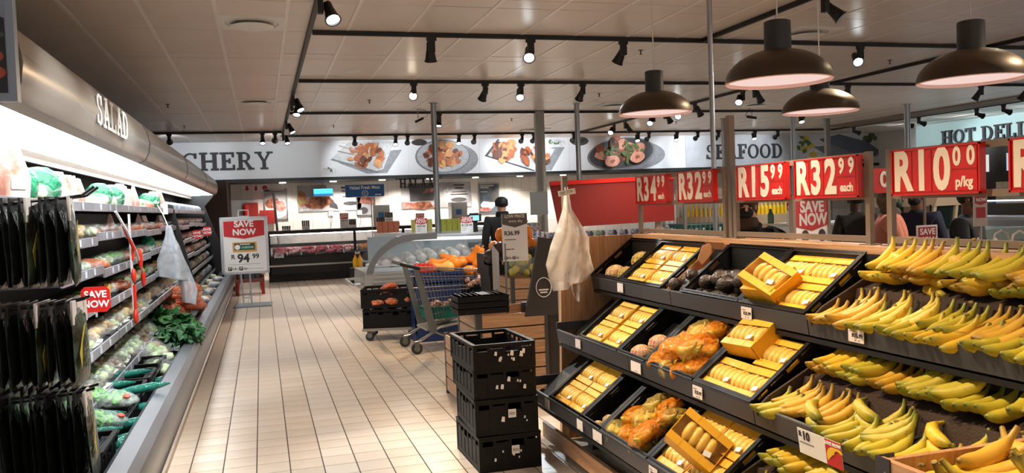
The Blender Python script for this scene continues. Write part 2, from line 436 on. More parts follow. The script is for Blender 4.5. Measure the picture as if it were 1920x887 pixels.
# ---------------------------------------------------------------- pendants
bronze = M('dark_bronze', (74, 62, 50), .42, .55, var=.15, vs=5); blush = M('pale_pink_enamel', (246, 214, 204), .55)
capm = M('pendant_neck', (46, 46, 46), .5)
bulb_m = glow('opal_pink', (1.0, .72, .65), .85)
def pendant(x, y, zr, label):
    t = thing('pendant_lamp', label, 'pendant lamp', (x, y, zr))
    R = .25
    prof = [(R * math.cos(a), .155 * math.sin(a)) for a in [i * PI / 2 / 9 * .86 for i in range(10)]]
    prof_in = [(r - .006, z - .004) for r, z in prof][::-1]
    MB().lathe((0, 0, 0), prof + [(.06, .15)], 40).out('shade', bronze, t, smooth=True)
    MB().lathe((0, 0, 0), [(.05, .143)] + prof_in + [(R - .002, -.003), (R, 0)], 40).out('shade_lining', blush, t, smooth=True)
    n = MB().lathe((0, 0, 0), [(.0, .29), (.05, .29), (.062, .285), (.063, .15), (.068, .146)], 24).out('neck', capm, t, smooth=True)
    MB().ball((.062, 0, .27), .004, 6).ball((.02, -.06, .27), .004, 6).out('screw', chrome, n)
    MB().cyl((0, 0, .288), (0, 0, ZC - zr), .004, n=6).out('cable', M('white_cable', (220, 214, 208), .6), t)
    MB().lathe((0, 0, .012), [(0, 0), (R - .012, 0)], 40).out('opal_disc', bulb_m, t)
    lo = bpy.data.objects.new('bulb_light', lamp_data('SPOT', 60, (1.0, .77, .58), .12, 130)); _link(lo, t); lo.location = (0, 0, -.01)
pendant(2.614, 5.271, 2.165, 'dark bronze dome pendant over the far end of the fruit stand')
pendant(2.40, 3.52, 2.115, 'largest bronze dome pendant, above the middle of the fruit stand')
pendant(3.644, 4.878, 2.125, 'smallest looking bronze pendant, half behind the largest one')
pendant(3.369, 3.34, 2.10, 'bronze dome pendant at the right edge of the picture')

# ---------------------------------------------------------------- posts to the ceiling
def post(x, y, z0, r, label, square=False):
    b = MB()
    if square: b.box((-r, -r * .7, 0), (r, r * .7, ZC - z0)); b.box((-r * .25, -r * .75, 0), (r * .25, -r * .7, ZC - z0)); 
    else: b.cyl((0, 0, 0), (0, 0, ZC - z0), r, n=14)
    b.cyl((0, 0, ZC - z0 - .01), (0, 0, ZC - z0), r * 1.6, n=14)
    tag(b.out('ceiling_post', alu if square else steel, None, (x, y, z0), smooth=True), label, 'post')
post(2.87, 14.1, 1.1, .048, 'round steel post standing on the curved deli counter')
post(5.5, 14.2, 0, .045, 'round steel post behind the red board, left of the pendant')
post(5.15, 15.3, 0, .085, 'square grey profile post left of the red board', True)
post(3.62, 6.25, 0, .021, 'thin steel pole right of the first pendant, running out of the top')
post(10.1, 16.9, 0, .07, 'far grey post in front of the seafood lettering', True)
post(11.45, 16.3, 0, .05, 'far round post under the small pendant')
post(12.95, 17.1, 0, .06, 'far grey post in front of the lemons picture', True)
post(12.85, 14.4, 0, .06, 'far round steel post beside the exit signs')

# ---------------------------------------------------------------- ceiling fittings
def vent(x, y, label):
    t = thing('ceiling_vent', label, 'ceiling vent', (x, y, ZC))
    MB().box((-.29, -.29, -.012), (.29, .29, 0)).out('plate', white, t)
    MB().lathe((0, 0, -.013), [(.235, 0), (.2, .012), (.15, .0125), (.1, .0125)], 28).out('slot', M('vent_dark', (30, 22, 20), .9) if 'vent_dark' not in bpy.data.materials else bpy.data.materials['vent_dark'], t, (0, 0, -.0005))
    MB().lathe((0, 0, -.055), [(0, 0), (.15, .002), (.195, .014), (.18, .02), (.1, .035)], 28).out('disc', white, t, smooth=True)
vent(0, 8.22, 'square ceiling vent nearest the viewer with a round diffuser')
vent(0, 13.85, 'square ceiling vent further down the aisle ceiling')
vent(6.3, 14.4, 'square ceiling vent left of the first pendant lamp')
vent(6.3, 19.0, 'small far ceiling vent over the picture bulkhead')
vent(5.85, 8.05, 'ceiling vent beside the neck of the largest pendant')
vent(9.3, 14.4, 'ceiling vent above the far posts at the right')
vent(12.3, 10.4, 'ceiling vent near the last pendant at right edge')
def sprinkler(x, y, label):
    b = MB().cyl((0, 0, 0), (0, 0, -.05), .008, n=6).cyl((0, 0, 0), (0, 0, -.006), .03, n=10).cyl((0, 0, -.05), (0, 0, -.054), .02, n=8)
    tag(b.out('sprinkler', charcoal, None, (x, y, ZC)), label, 'sprinkler')
for i, (x, y) in enumerate([(-1.45, 6.1), (-1.32, 14.2), (-1.35, 17.5), (1.75, 13.7), (1.5, 17.6), (5.4, 12.9), (5.0, 16.6), (4.4, 9.2), (8.3, 9.6), (9.2, 17.5), (1.8, 8.9)]):
    sprinkler(x, y, 'small dark sprinkler under the ceiling, ' + nth(i) + ' counted from the fridge side')
tag(MB().lathe((0, 0, 0), [(0, -.012), (.1, -.012), (.11, 0)], 24).out('cover_plate', white, None, (1.2, 10.9, ZC), smooth=True), 'round white cover plate flush in the ceiling', 'cover plate')
t = thing('security_camera', 'small black security camera hanging below the ceiling tracks', 'security camera', (2.75, 14.9, ZC))
MB().cyl((0, 0, 0), (0, 0, -.17), .008, n=6).out('bracket', alu, t)
MB().cyl((.09, -.02, -.17), (-.06, -.05, -.24), .022, n=8).out('body', blackmat, t)
MB().tube([(0, 0, 0), (.14, 0, -.03), (.18, 0, -.11), (.09, -.02, -.17)], .004).out('cable', blackmat, t)
t = thing('security_camera', 'second security camera on wire bracket above seafood sign', 'security camera', (9.55, 15.0, ZC))
MB().tube([(0, 0, 0), (-.12, 0, -.14), (.02, 0, -.2), (.05, 0, -.03)], .006).out('bracket', blackmat, t)
MB().cyl((-.08, 0, -.17), (.12, -.02, -.2), .028, n=8).out('body', blackmat, t)
# ---------------------------------------------------------------- slab-serif wall letters
T_ = .17
def _serif(x, top, w=.34): return ('r', x - w / 2, .91 if top else 0, x + w / 2, 1 if top else .09)
SLAB = {
 'B': (.78, [('r', .12, 0, .29, 1), ('r', 0, 0, .2, .09), ('r', 0, .91, .2, 1), ('a', .36, .745, .30, .255, -90, 90, .15), ('a', .38, .265, .36, .265, -90, 90, .16), ('r', .2, .91, .38, 1), ('r', .2, .44, .38, .53), ('r', .2, 0, .4, .09)]),
 'U': (.86, [('r', .12, .3, .28, 1), ('r', .58, .3, .74, 1), ('a', .43, .34, .31, .34, 180, 360, .16), _serif(.2, 1), _serif(.66, 1)]),
 'T': (.78, [('r', .31, 0, .47, 1), ('r', 0, .9, .78, 1), ('r', 0, .74, .09, 1), ('r', .69, .74, .78, 1), _serif(.39, 0, .38)]),
 'C': (.78, [('a', .42, .5, .42, .5, 50, 310, .16), ('r', .62, .68, .72, .97), ('r', .62, .04, .70, .22)]),
 'H': (.92, [('r', .1, 0, .27, 1), ('r', .65, 0, .82, 1), ('r', .2, .45, .7, .56), _serif(.185, 0, .37), _serif(.185, 1, .37), _serif(.735, 0, .37), _serif(.735, 1, .37)]),
 'E': (.74, [('r', .1, 0, .27, 1), ('r', 0, .9, .68, 1), ('r', 0, 0, .72, .1), ('r', .2, .46, .5, .56), ('r', .60, .72, .69, 1), ('r', .63, 0, .72, .28), ('r', .43, .37, .51, .65)]),
 'R': (.84, [('r', .1, 0, .27, 1), ('r', 0, 0, .38, .09), ('r', 0, .91, .2, 1), ('a', .36, .72, .32, .28, -90, 90, .15), ('r', .2, .9, .4, 1), ('r', .2, .44, .4, .54), ('l', .42, .48, .70, .04, .16), ('r', .60, 0, .86, .09)]),
 'Y': (.88, [('l', .16, .96, .44, .42, .16), ('l', .72, .96, .44, .42, .12), ('r', .36, 0, .52, .45), _serif(.44, 0, .38), _serif(.15, 1, .34), _serif(.74, 1, .3)]),
 'S': (.66, [('a', .32, .735, .26, .265, 30, 270, .14), ('a', .32, .265, .28, .265, -150, 90, .15), ('r', .50, .68, .58, .96), ('r', .03, .04, .11, .3)]),
 'A': (.9, [('l', .2, .04, .43, .98, .11), ('l', .70, .04, .46, .98, .17), ('r', .26, .28, .62, .38), _serif(.16, 0, .32), _serif(.72, 0, .36), ('r', .26, .92, .5, 1)]),
 'F': (.7, [('r', .1, 0, .27, 1), ('r', 0, .9, .66, 1), ('r', .2, .44, .5, .54), ('r', .58, .7, .67, 1), ('r', .43, .36, .51, .62), ('r', 0, 0, .4, .09)]),
 'O': (.9, [('a', .44, .5, .44, .5, 0, 360, .17)]),
 'D': (.88, [('r', .1, 0, .27, 1), ('a', .38, .5, .46, .5, -90, 90, .17), ('r', 0, .91, .4, 1), ('r', 0, 0, .4, .09)]),
 'L': (.72, [('r', .1, 0, .27, 1), ('r', 0, 0, .68, .1), ('r', .59, 0, .68, .3), _serif(.19, 1, .38)]),
 'I': (.42, [('r', .11, 0, .28, 1), _serif(.195, 0, .39), _serif(.195, 1, .39)]),
}
def slab_word(word, h, depth, mat, parent, org, u, wdt=1., gap=.1):
    """letters standing on org, running along unit vector u, facing u x z"""
    u = Vector(u); nrm = u.cross(Vector((0, 0, 1))); x = 0.
    for ch in word:
        if ch == ' ': x += .42 * h * wdt; continue
        w, st = SLAB[ch]; b = MB()
        def bar(p4, j):
            vs = [];
            for q in (0, depth + .0006 * j): vs += [u * (px * h * wdt) + Vector((0, 0, py * h)) + nrm * q for px, py in p4]
            b.add(vs, [(0, 1, 5, 4), (1, 2, 6, 5), (2, 3, 7, 6), (3, 0, 4, 7), (4, 5, 6, 7), (3, 2, 1, 0)])
        for j, s in enumerate(st):
            if s[0] == 'r': bar([(s[1] - .018, s[2] - .008), (s[3] + .018, s[2] - .008), (s[3] + .018, s[4] + .008), (s[1] - .018, s[4] + .008)], j)
            elif s[0] == 'l':
                _, x0, y0, x1, y1, th = s; L = math.hypot(x1 - x0, y1 - y0); nx, ny = -(y1 - y0) / L * th / 2, (x1 - x0) / L * th / 2
                bar([(x0 + nx, y0 + ny), (x0 - nx, y0 - ny), (x1 - nx, y1 - ny), (x1 + nx, y1 + ny)], j)
            else:
                _, cx, cy, rx, ry, a0, a1, th = s; n = max(6, int(abs(a1 - a0) / 18)); vs = []
                for q in (0, depth + .0006 * j):
                    for k in range(n + 1):
                        a = math.radians(a0 + (a1 - a0) * k / n); c, sn = math.cos(a), math.sin(a)
                        for rr in (0, 1):
                            px = cx + (rx - th * rr * abs(c) - th * .62 * rr * (1 - abs(c))) * c; py = cy + (ry - th * .62 * rr) * sn
                            vs.append(u * (px * h * wdt) + Vector((0, 0, py * h)) + nrm * q)
                m = 2 * (n + 1); fs = []
                for k in range(n):
                    i = 2 * k
                    fs += [(m + i, m + i + 2, m + i + 3, m + i + 1), (i, i + 2, m + i + 2, m + i), (i + 1, m + i + 1, m + i + 3, i + 3)]
                b.add(vs, fs)
        b.out('letter', mat, parent, Vector(org) + u * x - (parent.location if parent else Vector()))
        x += (w + gap) * h * wdt
    return x
letter_m = M('letter_charcoal', (52, 50, 54), .6)
def slab_width(word, h, wdt=1., gap=.1): return sum((.42 if c == ' ' else SLAB[c][0] + gap) * h * wdt for c in word)

# ---------------------------------------------------------------- picture bulkhead at the back
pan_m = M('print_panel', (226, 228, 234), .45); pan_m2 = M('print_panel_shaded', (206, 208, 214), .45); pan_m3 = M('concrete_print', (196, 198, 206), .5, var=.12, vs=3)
def flat(parent, name, mat, poly, d):
    """printed shape: thin polygon on the bulkhead, world x/z outline, d in front of the panel"""
    px, py, pz = parent.location
    b = MB(); b.prism([(x - px, z - pz) for x, z in poly], 'y', -d - .0015, -d)
    return b.out(name, mat, parent)
def ell(cx, cz, rx, rz, n=28, a=0., jit=0.):
    o = []
    for i in range(n):
        t = 2 * PI * i / n; j = 1 + random.uniform(-jit, jit)
        x, z = rx * math.cos(t) * j, rz * math.sin(t) * j
        o.append((cx + x * math.cos(a) - z * math.sin(a), cz + x * math.sin(a) + z * math.cos(a)))
    return o
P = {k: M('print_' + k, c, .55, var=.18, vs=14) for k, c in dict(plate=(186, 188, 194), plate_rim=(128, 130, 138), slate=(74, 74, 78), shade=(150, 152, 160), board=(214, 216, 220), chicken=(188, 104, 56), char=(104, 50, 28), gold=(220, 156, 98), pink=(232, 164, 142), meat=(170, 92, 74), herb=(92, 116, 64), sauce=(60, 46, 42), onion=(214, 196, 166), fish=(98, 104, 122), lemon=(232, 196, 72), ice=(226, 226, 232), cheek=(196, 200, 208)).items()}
def food(parent, cx, cz, rx, rz, n, mats, d0, smin, smax, name='food'):
    for i in range(n):
        a = random.uniform(0, 2 * PI); r = math.sqrt(random.random()) * .85; s = random.uniform(smin, smax)
        flat(parent, name, P[random.choice(mats)], ell(cx + rx * r * math.cos(a), cz + rz * r * math.sin(a), s, s * random.uniform(.45, .9), 9, random.uniform(0, 3), .22), d0 + .0016 * i)
def panel(x0, x1, label, mat=pan_m, z0=2.46, z1=3.355):
    t = thing('bulkhead_picture', label, 'wall picture', (x0, 21.395, z0))
    MB().box((0, -.012, 0), (x1 - x0, 0, z1 - z0)).out('panel', mat, t); return t
t = panel(-3.2, 1.45, 'white butchery sign panel with dark slab lettering')
wb = slab_width('BUTCHERY', .42, 1.08)
slab_word('BUTCHERY', .42, .03, letter_m, t, (.37 - wb, 21.38, 2.69), (1, 0, 0), 1.08)
t = panel(1.46, 3.66, 'bulkhead picture of chicken kebabs on a tilted white tray')
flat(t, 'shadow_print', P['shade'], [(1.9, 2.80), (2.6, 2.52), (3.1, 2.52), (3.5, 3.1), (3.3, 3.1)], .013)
flat(t, 'tray', P['board'], [(1.72, 2.90), (2.2, 3.34), (3.32, 3.32), (3.0, 2.62), (2.85, 2.56)], .015)
flat(t, 'tray_edge', P['plate_rim'], [(1.70, 2.88), (2.86, 2.53), (3.0, 2.60), (2.95, 2.60), (2.83, 2.58), (1.76, 2.91)], .017)
food(t, 2.60, 2.98, .52, .34, 52, ['chicken', 'chicken', 'gold', 'char', 'chicken', 'meat'], .019, .05, .11)
for a, b in (((1.95, 3.22), (2.4, 3.08)), ((1.9, 3.1), (2.3, 3.0)), ((2.0, 3.3), (2.5, 3.2))): flat(t, 'skewer', P['onion'], [(a[0], a[1] - .008), (b[0], b[1] - .008), (b[0], b[1] + .008), (a[0], a[1] + .008)], .106)
flat(t, 'dip_bowl', P['ice'], ell(1.66, 2.60, .19, .09), .015); food(t, 1.64, 2.63, .13, .08, 12, ['herb', 'cheek', 'herb'], .018, .02, .045)
t = panel(3.67, 5.52, 'bulkhead picture of grilled chicken pieces on a round plate')
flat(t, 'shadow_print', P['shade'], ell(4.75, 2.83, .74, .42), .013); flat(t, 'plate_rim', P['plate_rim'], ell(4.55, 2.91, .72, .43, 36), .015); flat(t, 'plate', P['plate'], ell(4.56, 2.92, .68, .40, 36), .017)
food(t, 4.55, 2.94, .56, .36, 50, ['chicken', 'char', 'gold', 'chicken', 'meat'], .019, .06, .13); flat(t, 'dip_bowl', P['sauce'], ell(3.95, 3.28, .20, .08), .019)
t = panel(5.53, 8.02, 'bulkhead picture of roast chicken on a white square platter')
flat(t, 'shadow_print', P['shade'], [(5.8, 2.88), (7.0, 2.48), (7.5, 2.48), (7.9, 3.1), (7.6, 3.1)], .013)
flat(t, 'platter', P['board'], [(5.68, 2.91), (6.06, 3.33), (7.62, 3.05), (7.25, 2.50), (6.95, 2.50)], .015); flat(t, 'platter_edge', P['slate'], [(5.66, 2.90), (7.0, 2.47), (7.02, 2.50), (5.75, 2.91), (6.08, 3.32), (6.04, 3.34)], .017)
food(t, 6.25, 3.04, .36, .28, 28, ['gold', 'chicken', 'char', 'gold', 'chicken'], .019, .06, .15); food(t, 7.02, 2.84, .46, .26, 34, ['char', 'chicken', 'meat', 'gold'], .066, .06, .13)
flat(t, 'side_bowl', P['ice'], ell(7.65, 3.22, .28, .12), .015); food(t, 7.62, 3.24, .2, .08, 16, ['herb', 'herb', 'cheek'], .018, .03, .06)
t = panel(8.03, 11.50, 'bulkhead picture of rolled pink meat on an oval slate plate')
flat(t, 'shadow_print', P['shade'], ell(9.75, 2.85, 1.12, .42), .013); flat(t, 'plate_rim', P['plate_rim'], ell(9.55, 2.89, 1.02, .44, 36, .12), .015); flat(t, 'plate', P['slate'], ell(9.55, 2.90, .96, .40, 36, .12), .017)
food(t, 9.5, 2.95, .80, .34, 40, ['meat', 'pink', 'meat', 'char'], .019, .09, .19); food(t, 9.5, 2.93, .85, .34, 56, ['herb'], .084, .03, .07)
for cx, cz in ((9.95, 2.78), (9.2, 2.68)): flat(t, 'meat_slice', P['pink'], ell(cx, cz, .22, .15, 18, .2, .05), .177); flat(t, 'slice_filling', P['meat'], ell(cx, cz, .08, .05, 9, .3, .2), .18)
flat(t, 'dip_bowl', P['slate'], ell(8.33, 3.25, .26, .12), .015); food(t, 8.35, 3.28, .18, .07, 10, ['sauce', 'herb'], .018, .03, .05)
t = panel(11.51, 15.08, 'grey concrete print seafood sign panel with slab lettering', pan_m3)
ws = slab_width('SEAFOOD', .41, .86)
slab_word('SEAFOOD', .41, .03, letter_m, t, (12.15, 21.38, 2.68), (1, 0, 0), 2.52 / ws * .86)
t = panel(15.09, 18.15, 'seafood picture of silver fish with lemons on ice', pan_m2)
flat(t, 'ice_print', P['ice'], [(15.2, 2.5), (16.2, 2.6), (16.6, 2.95), (15.9, 3.2), (15.3, 3.1)], .013)
flat(t, 'fish', P['fish'], [(15.9, 3.2), (16.6, 3.34), (17.6, 3.1), (18.1, 2.8), (17.9, 2.65), (17.2, 2.72), (16.3, 2.95)], .015); flat(t, 'fish', P['plate_rim'], [(15.7, 2.98), (16.4, 3.02), (17.4, 2.66), (17.5, 2.52), (16.7, 2.56), (16.0, 2.8)], .017)
for cx, cz in ((15.45, 3.22), (15.6, 3.02), (15.4, 2.9), (15.68, 2.75)): flat(t, 'lemon', P['lemon'], ell(cx, cz, .13, .09, 14), .02)
food(t, 15.35, 3.05, .25, .28, 12, ['herb'], .022, .05, .1); food(t, 17.7, 3.2, .3, .12, 10, ['herb', 'slate'], .022, .05, .12)
for w, x, lab in (('HOT DELI', 17.58, 'large dark hot deli slab letters on the pale blue wall'),):
    t = thing('wall_lettering', lab, 'sign', (x, 18.45, 2.77))
    wd = slab_width(w, .36, .9); slab_word(w, .36, .03, letter_m, t, (x, 18.45, 2.77), (0, -1, 0), 2.56 / wd * .9)

# ---------------------------------------------------------------- exit sign
t = thing('exit_sign', 'black exit signs with white down arrow and pictograms', 'sign', (18.65, 21.35, 2.82))
for k in range(3): MB().box((k * .27, -.02, 0), (k * .27 + .24, 0, .27)).out('board', blackmat, t)
MB().prism([(.12, .03), (.22, .14), (.16, .14), (.16, .24), (.08, .24), (.08, .14), (.02, .14)], 'y', -.026, -.02).out('arrow', paper, t)
MB().prism([(.33, .03), (.36, .03), (.385, .12), (.41, .03), (.45, .03), (.42, .22), (.36, .22)], 'y', -.026, -.02).box((.60, -.026, .03), (.72, -.02, .24)).out('pictogram', paper, t)
# ---------------------------------------------------------------- fruit stand (gondola)
X1_, X2_, X3_ = 2.10, 1.84, 1.615         # lip fronts of the three shelves
Z1_, Z2_, Z3_ = 1.076, .738, .395         # lip top edges
YE, YN = 5.28, 1.72
stand = thing('fruit_stand', 'long oak and black tiered fruit stand with three sloping shelves', 'display stand', (0, 0, 0))
MB().prism([(1.86, 0), (2.56, 0), (2.56, 1.345), (1.90, 1.345)], 'y', YE, YE + .04).out('end_panel', oak, stand)
MB().box((2.42, YN, 1.315), (2.58, YE, 1.345)).out('ledge', oaky, stand)
MB().box((2.50, YN, .1), (2.54, YE, 1.315)).out('back_panel', blackmat, stand)
MB().box((2.40, YN, 1.20), (2.42, YE, 1.315)).out('ledge_apron', blackmat, stand)
JY = [5.26, 4.13, 2.93, 1.72]
for (x, z, nm) in ((X1_, Z1_, 'upper'), (X2_, Z2_, 'middle'), (X3_, Z3_, 'lower')):
    for a, b in zip(JY[1:], JY[:-1]):
        ty = math.atan2(.25, .36)
        MB().prism([(x + .014, z - .085), (x + .05, z - .085), (x + .40, z + .175), (x + .40, z + .155), (x + .05, z - .105), (x + .014, z - .105)], 'y', a, b).out('shelf', blackmat, stand)
        lip = MB().prism([(x, z), (x + .012, z + .004), (x + .022, z - .072), (x + .010, z - .076)], 'y', a + .003, b - .003).out('shelf_lip', charcoal, stand)
        MB().box((x + .002, a + .003, z - .001), (x + .014, b - .003, z + .005)).out('lip_edge', lipgrey, lip)
        MB().prism([(x + .05, z - .06), (2.5, z - .30), (2.5, z - .22), (x + .10, z - .03)], 'y', b - .03, b - .015).out('bracket', charcoal, stand)
for a, b in ((3.95, 5.2), (2.7, 3.94), (1.72, 2.69)):
    MB().box((1.70, a, .055), (1.725, b, .155)).out('kick_plank', oaky, stand)
for y in (5.0, 3.9, 2.7): MB().box((1.95, y - .04, 0), (2.5, y + .04, .12)).out('foot', blackmat, stand)
# corner trough filler at the end of the lower shelves
for x, z in ((X2_, Z2_), (X3_, Z3_)):
    MB().box((x + .0, YE - .03, z - .01), (x + .40, YE - .015, z + .05)).out('side_guard', charcoal, stand)

# price label strips on the lips
lab_m = M('price_label', (232, 222, 216), .6)
def price_label(x, y, z, s, label, w=.095, h=.055):
    t = thing('price_label', label, 'price label', (x - .0035, y, z - .028), group=None)
    MB().box((-.001, -w / 2, -h / 2), (.001, w / 2, h / 2)).out('card', lab_m, t)
    if s:
        txt(s, .021, ink, t, (-.002, -.008, -.002), (PI / 2, 0, -PI / 2), ext=.0004, off=.0005)
        bars(t, [(-.035, -.005, .012, .003)], -.001, greyink, 'x')
    for k in range(2): MB().box((-.0022, -.02 + .02 * k, -.022), (-.001, -.012 + .02 * k, -.018)).out('barcode', greyink, t)
for x, z, y, s, l in [(X1_, Z1_, 4.78, '', 'blank looking price label near the far end of the upper shelf lip'), (X1_, Z1_, 3.37, 'R32.99', 'white R32.99 price label on the upper shelf lip'), (X1_, Z1_, 2.63, 'R15.99', 'white R15.99 price label on the upper shelf lip'),
                      (X2_, Z2_, 4.86, '', 'small price label under the far banana crate, middle shelf lip'), (X2_, Z2_, 4.02, '', 'double price label under the orange bags, middle shelf lip'), (X2_, Z2_, 3.37, 'R32.99', 'white R32.99 price label on the middle shelf lip'),
                      (X3_, Z3_, 4.83, '', 'first price label at far end of the lowest shelf lip'), (X3_, Z3_, 4.28, '', 'second price label on the lowest shelf lip'), (X3_, Z3_, 4.03, '', 'third, double price label on the lowest shelf lip'), (X3_, Z3_, 3.38, 'R32.99', 'white R32.99 price label on the lowest shelf lip')]:
    price_label(x, y, z - .006, s, l, .12 if 'double' in l else .085)
t = thing('price_card', 'large white and red R10 banana price card on middle lip', 'price card', (X2_ - .075, 2.41, Z2_ - .022), (0, -.12, 0))
MB().cyl((.0, 0, -.02), (.08, 0, -.02), .006, n=6).out('clip', white, t)
MB().box((-.001, -.115, -.045), (.001, .115, .045)).out('card', paper, t)
MB().box((-.002, -.115, -.045), (-.0008, -.035, .045)).out('red_field', redp, t)
txt('R', .024, ink, t, (-.002, .10, .026), (PI / 2, 0, -PI / 2), off=.0012); txt('10', .042, ink, t, (-.002, .068, .022), (PI / 2, 0, -PI / 2), off=.0016)
bars(t, [(-.105, -.03, -.004, .003)], -.001, greyink, 'x')
txt('SAVE NOW', .016, paper, t, (-.0026, -.076, .032), (PI / 2, 0, -PI / 2), off=.0008)
by = M('print_banana', (240, 196, 40), .5)
for k in range(3):
    a0 = -.5 + .35 * k
    MB().prism([(-.075 + (.028 + .006) * math.cos(q) - .012 * k, -.012 + .034 * math.sin(q)) for q in [a0 + 2.2 * i / 7 for i in range(8)]] + [(-.075 + .020 * math.cos(q) - .012 * k, -.006 + .022 * math.sin(q)) for q in [a0 + 2.2 * i / 7 for i in range(8)]][::-1], 'x', -.0035 - .0004 * k, -.0022).out('banana_print', by, t)

# ---------------------------------------------------------------- sign frame on the ledge
def frame(y0, y1, label, top=True, xf=2.5):
    t = thing('sign_frame', label, 'sign frame', (xf, y0, 1.345))
    d = y1 - y0
    for y in (0, d): MB().box((-.012, y - .014, 0), (.012, y + .014, .40)).out('upright', taupe, t)
    for z in (.012, .195, .37): MB().box((-.010, .014, z), (.010, d - .014, z + .026)).out('rail', taupe, t)
    for y in (.0, d): MB().box((-.03, y - .035, 0), (.03, y + .035, .005)).out('foot', taupe, t)
frame(4.20, 5.31, 'taupe metal sign frame holding two price boards, far end of stand')
frame(3.03, 4.09, 'taupe metal sign frame in the middle, over the banana crates')
frame(1.72, 2.90, 'taupe metal sign frame at the right, above the loose bananas')
tag(MB().box((-.017, -.017, 0), (.017, .017, .68)).out('frame_post', taupe, None, (2.515, 4.155, 1.345)), 'tall taupe post rising above the price boards between two frames', 'post')
def price_board(y0, y1, big, cents, unit, label, x=2.455, z0=1.552, z1=1.735):
    w = y0 - y1; h = z1 - z0
    t = thing('price_board', label, 'price board', (x, (y0 + y1) / 2, (z0 + z1) / 2))
    MB().box((0, -w / 2, -h / 2), (.022, w / 2, h / 2)).out('board', red, t)
    fr = M('red_board_edge', (176, 20, 12), .4) if 'red_board_edge' not in bpy.data.materials else bpy.data.materials['red_board_edge']
    b = MB(); e = .007
    b.box((-.006, -w / 2, h / 2 - e), (0, w / 2, h / 2)).box((-.006, -w / 2, -h / 2), (0, w / 2, -h / 2 + e)).box((-.006, -w / 2, -h / 2), (0, -w / 2 + e, h / 2)).box((-.006, w / 2 - e, -h / 2), (0, w / 2, h / 2)); b.out('board_rim', red, t)
    n = len(big); cw = (w * .69) / n
    for k, ch in enumerate(big):
        yc = w / 2 - .012 - cw * (k + .5)
        c = MB().box((-.004, yc - cw / 2 + .003, -h / 2 + .012), (0, yc + cw / 2 - .003, h / 2 - .012)).out('digit_card', red, t)
        txt(ch, .215, cream, c, (-.0052, yc, -.002), (PI / 2, 0, -PI / 2), off=.0085, sx=.74, name='digit')
        MB().box((-.0036, yc - cw / 2 - .0012, -h / 2 + .012), (-.0006, yc - cw / 2 + .0012, h / 2 - .012)).out('slot_line', fr, t)
    yc = -w / 2 + .012 + w * .135
    c = MB().box((-.004, yc - w * .13, .002), (0, yc + w * .13, h / 2 - .012)).out('digit_card', red, t)
    for q, ch in enumerate(cents): txt(ch, .092, cream, c, (-.0052, yc + .032 - .064 * q, .044), (PI / 2, 0, -PI / 2), off=.0035, sx=.8, name='digit')
    c = MB().box((-.004, yc - w * .13, -h / 2 + .012), (0, yc + w * .13, -.004)).out('unit_card', red, t)
    txt(unit, .052, cream, c, (-.0052, yc, -.048), (PI / 2, 0, -PI / 2), off=.0018, sx=.9)
    MB().box((-.0045, yc - w * .13, -.003), (-.0008, yc + w * .13, .001)).out('slot_line', fr, t)
price_board(5.27, 4.82, 'R34', '99', 'each', 'red R34.99 each price board, first on the stand')
price_board(4.67, 4.24, 'R32', '99', 'each', 'red R32.99 each price board above the avocado crate')
price_board(4.00, 3.56, 'R15', '99', 'each', 'red R15.99 each price board in the middle frame')
price_board(3.49, 3.04, 'R32', '99', 'each', 'red R32.99 each price board over the upper banana row')
price_board(2.84, 2.40, 'R10', '00', 'p/kg', 'red R10.00 p/kg price board over the loose bananas')
price_board(2.28, 1.84, 'R15', '99', 'each', 'red price board cut by the right edge, only its R showing')

# the big plain red board and its post with the bag roll
t = thing('red_board', 'large blank dark red board above the oak end panel', 'board', (1.99, 5.72, 1.40))
bd = M('red_board_face', (116, 10, 6), .55)
MB().prism([(.0, .33), (.98, .35), (.98, .015), (.06, .0)], 'y', 0, .02).out('face', bd, t)
MB().prism([(.0, .335), (.98, .355), (.98, .325), (.0, .305)], 'y', -.008, .0).out('top_channel', red, t)
MB().box((.10, .022, -1.4), (.14, .05, .30)).box((.84, .022, -1.4), (.88, .05, .30)).out('leg', taupe, t)
tag(MB().box((-.018, -.018, 0), (.018, .018, .41)).out('bag_post', taupe, None, (1.945, 5.30, 1.345)), 'short grey post on the panel corner carrying the bag roll', 'post')
bagm = film('white_bag_plastic', (250, 244, 236), .42, .4, .25, 10.)
t = thing('bag_roll', 'bunch of white produce bags hanging from the stand post', 'plastic bags', (1.93, 5.24, 0))
def bag_sheet(pts_l, pts_r, y, seed, name='bag', mat=None, depth=.05, parent=None):
    random.seed(seed); n = len(pts_l); k = 11; vs = []; fs = []
    for i in range(n):
        for j in range(k):
            s = j / (k - 1); x = pts_l[i][0] * (1 - s) + pts_r[i][0] * s; z = pts_l[i][1] * (1 - s) + pts_r[i][1] * s
            vs.append((x * 1.25, y + .7 * depth * math.sin(s * 9 + i * .7 + seed) * min(1, .25 + i * .18) - depth * math.sin(PI * s) * min(1.2, i * .3), z))
    for i in range(n - 1):
        for j in range(k - 1): fs.append((i * k + j, i * k + j + 1, (i + 1) * k + j + 1, (i + 1) * k + j))
    return MB().add(vs, fs).out(name, mat or bagm, parent, smooth=1.2)
bag_sheet([(-.01, 1.66), (-.02, 1.54), (-.055, 1.42), (-.10, 1.30), (-.135, 1.18), (-.125, 1.10), (-.10, 1.06)], [(.012, 1.66), (.02, 1.54), (.07, 1.43), (.115, 1.34), (.12, 1.24), (.15, 1.12), (.10, 1.05)], -.02, 1, parent=t)
bag_sheet([(-.008, 1.64), (-.01, 1.5), (-.03, 1.38), (-.08, 1.24), (-.10, 1.10), (-.07, .99)], [(.01, 1.64), (.02, 1.52), (.08, 1.40), (.10, 1.28), (.07, 1.08), (.05, 1.04)], .035, 4, parent=t)
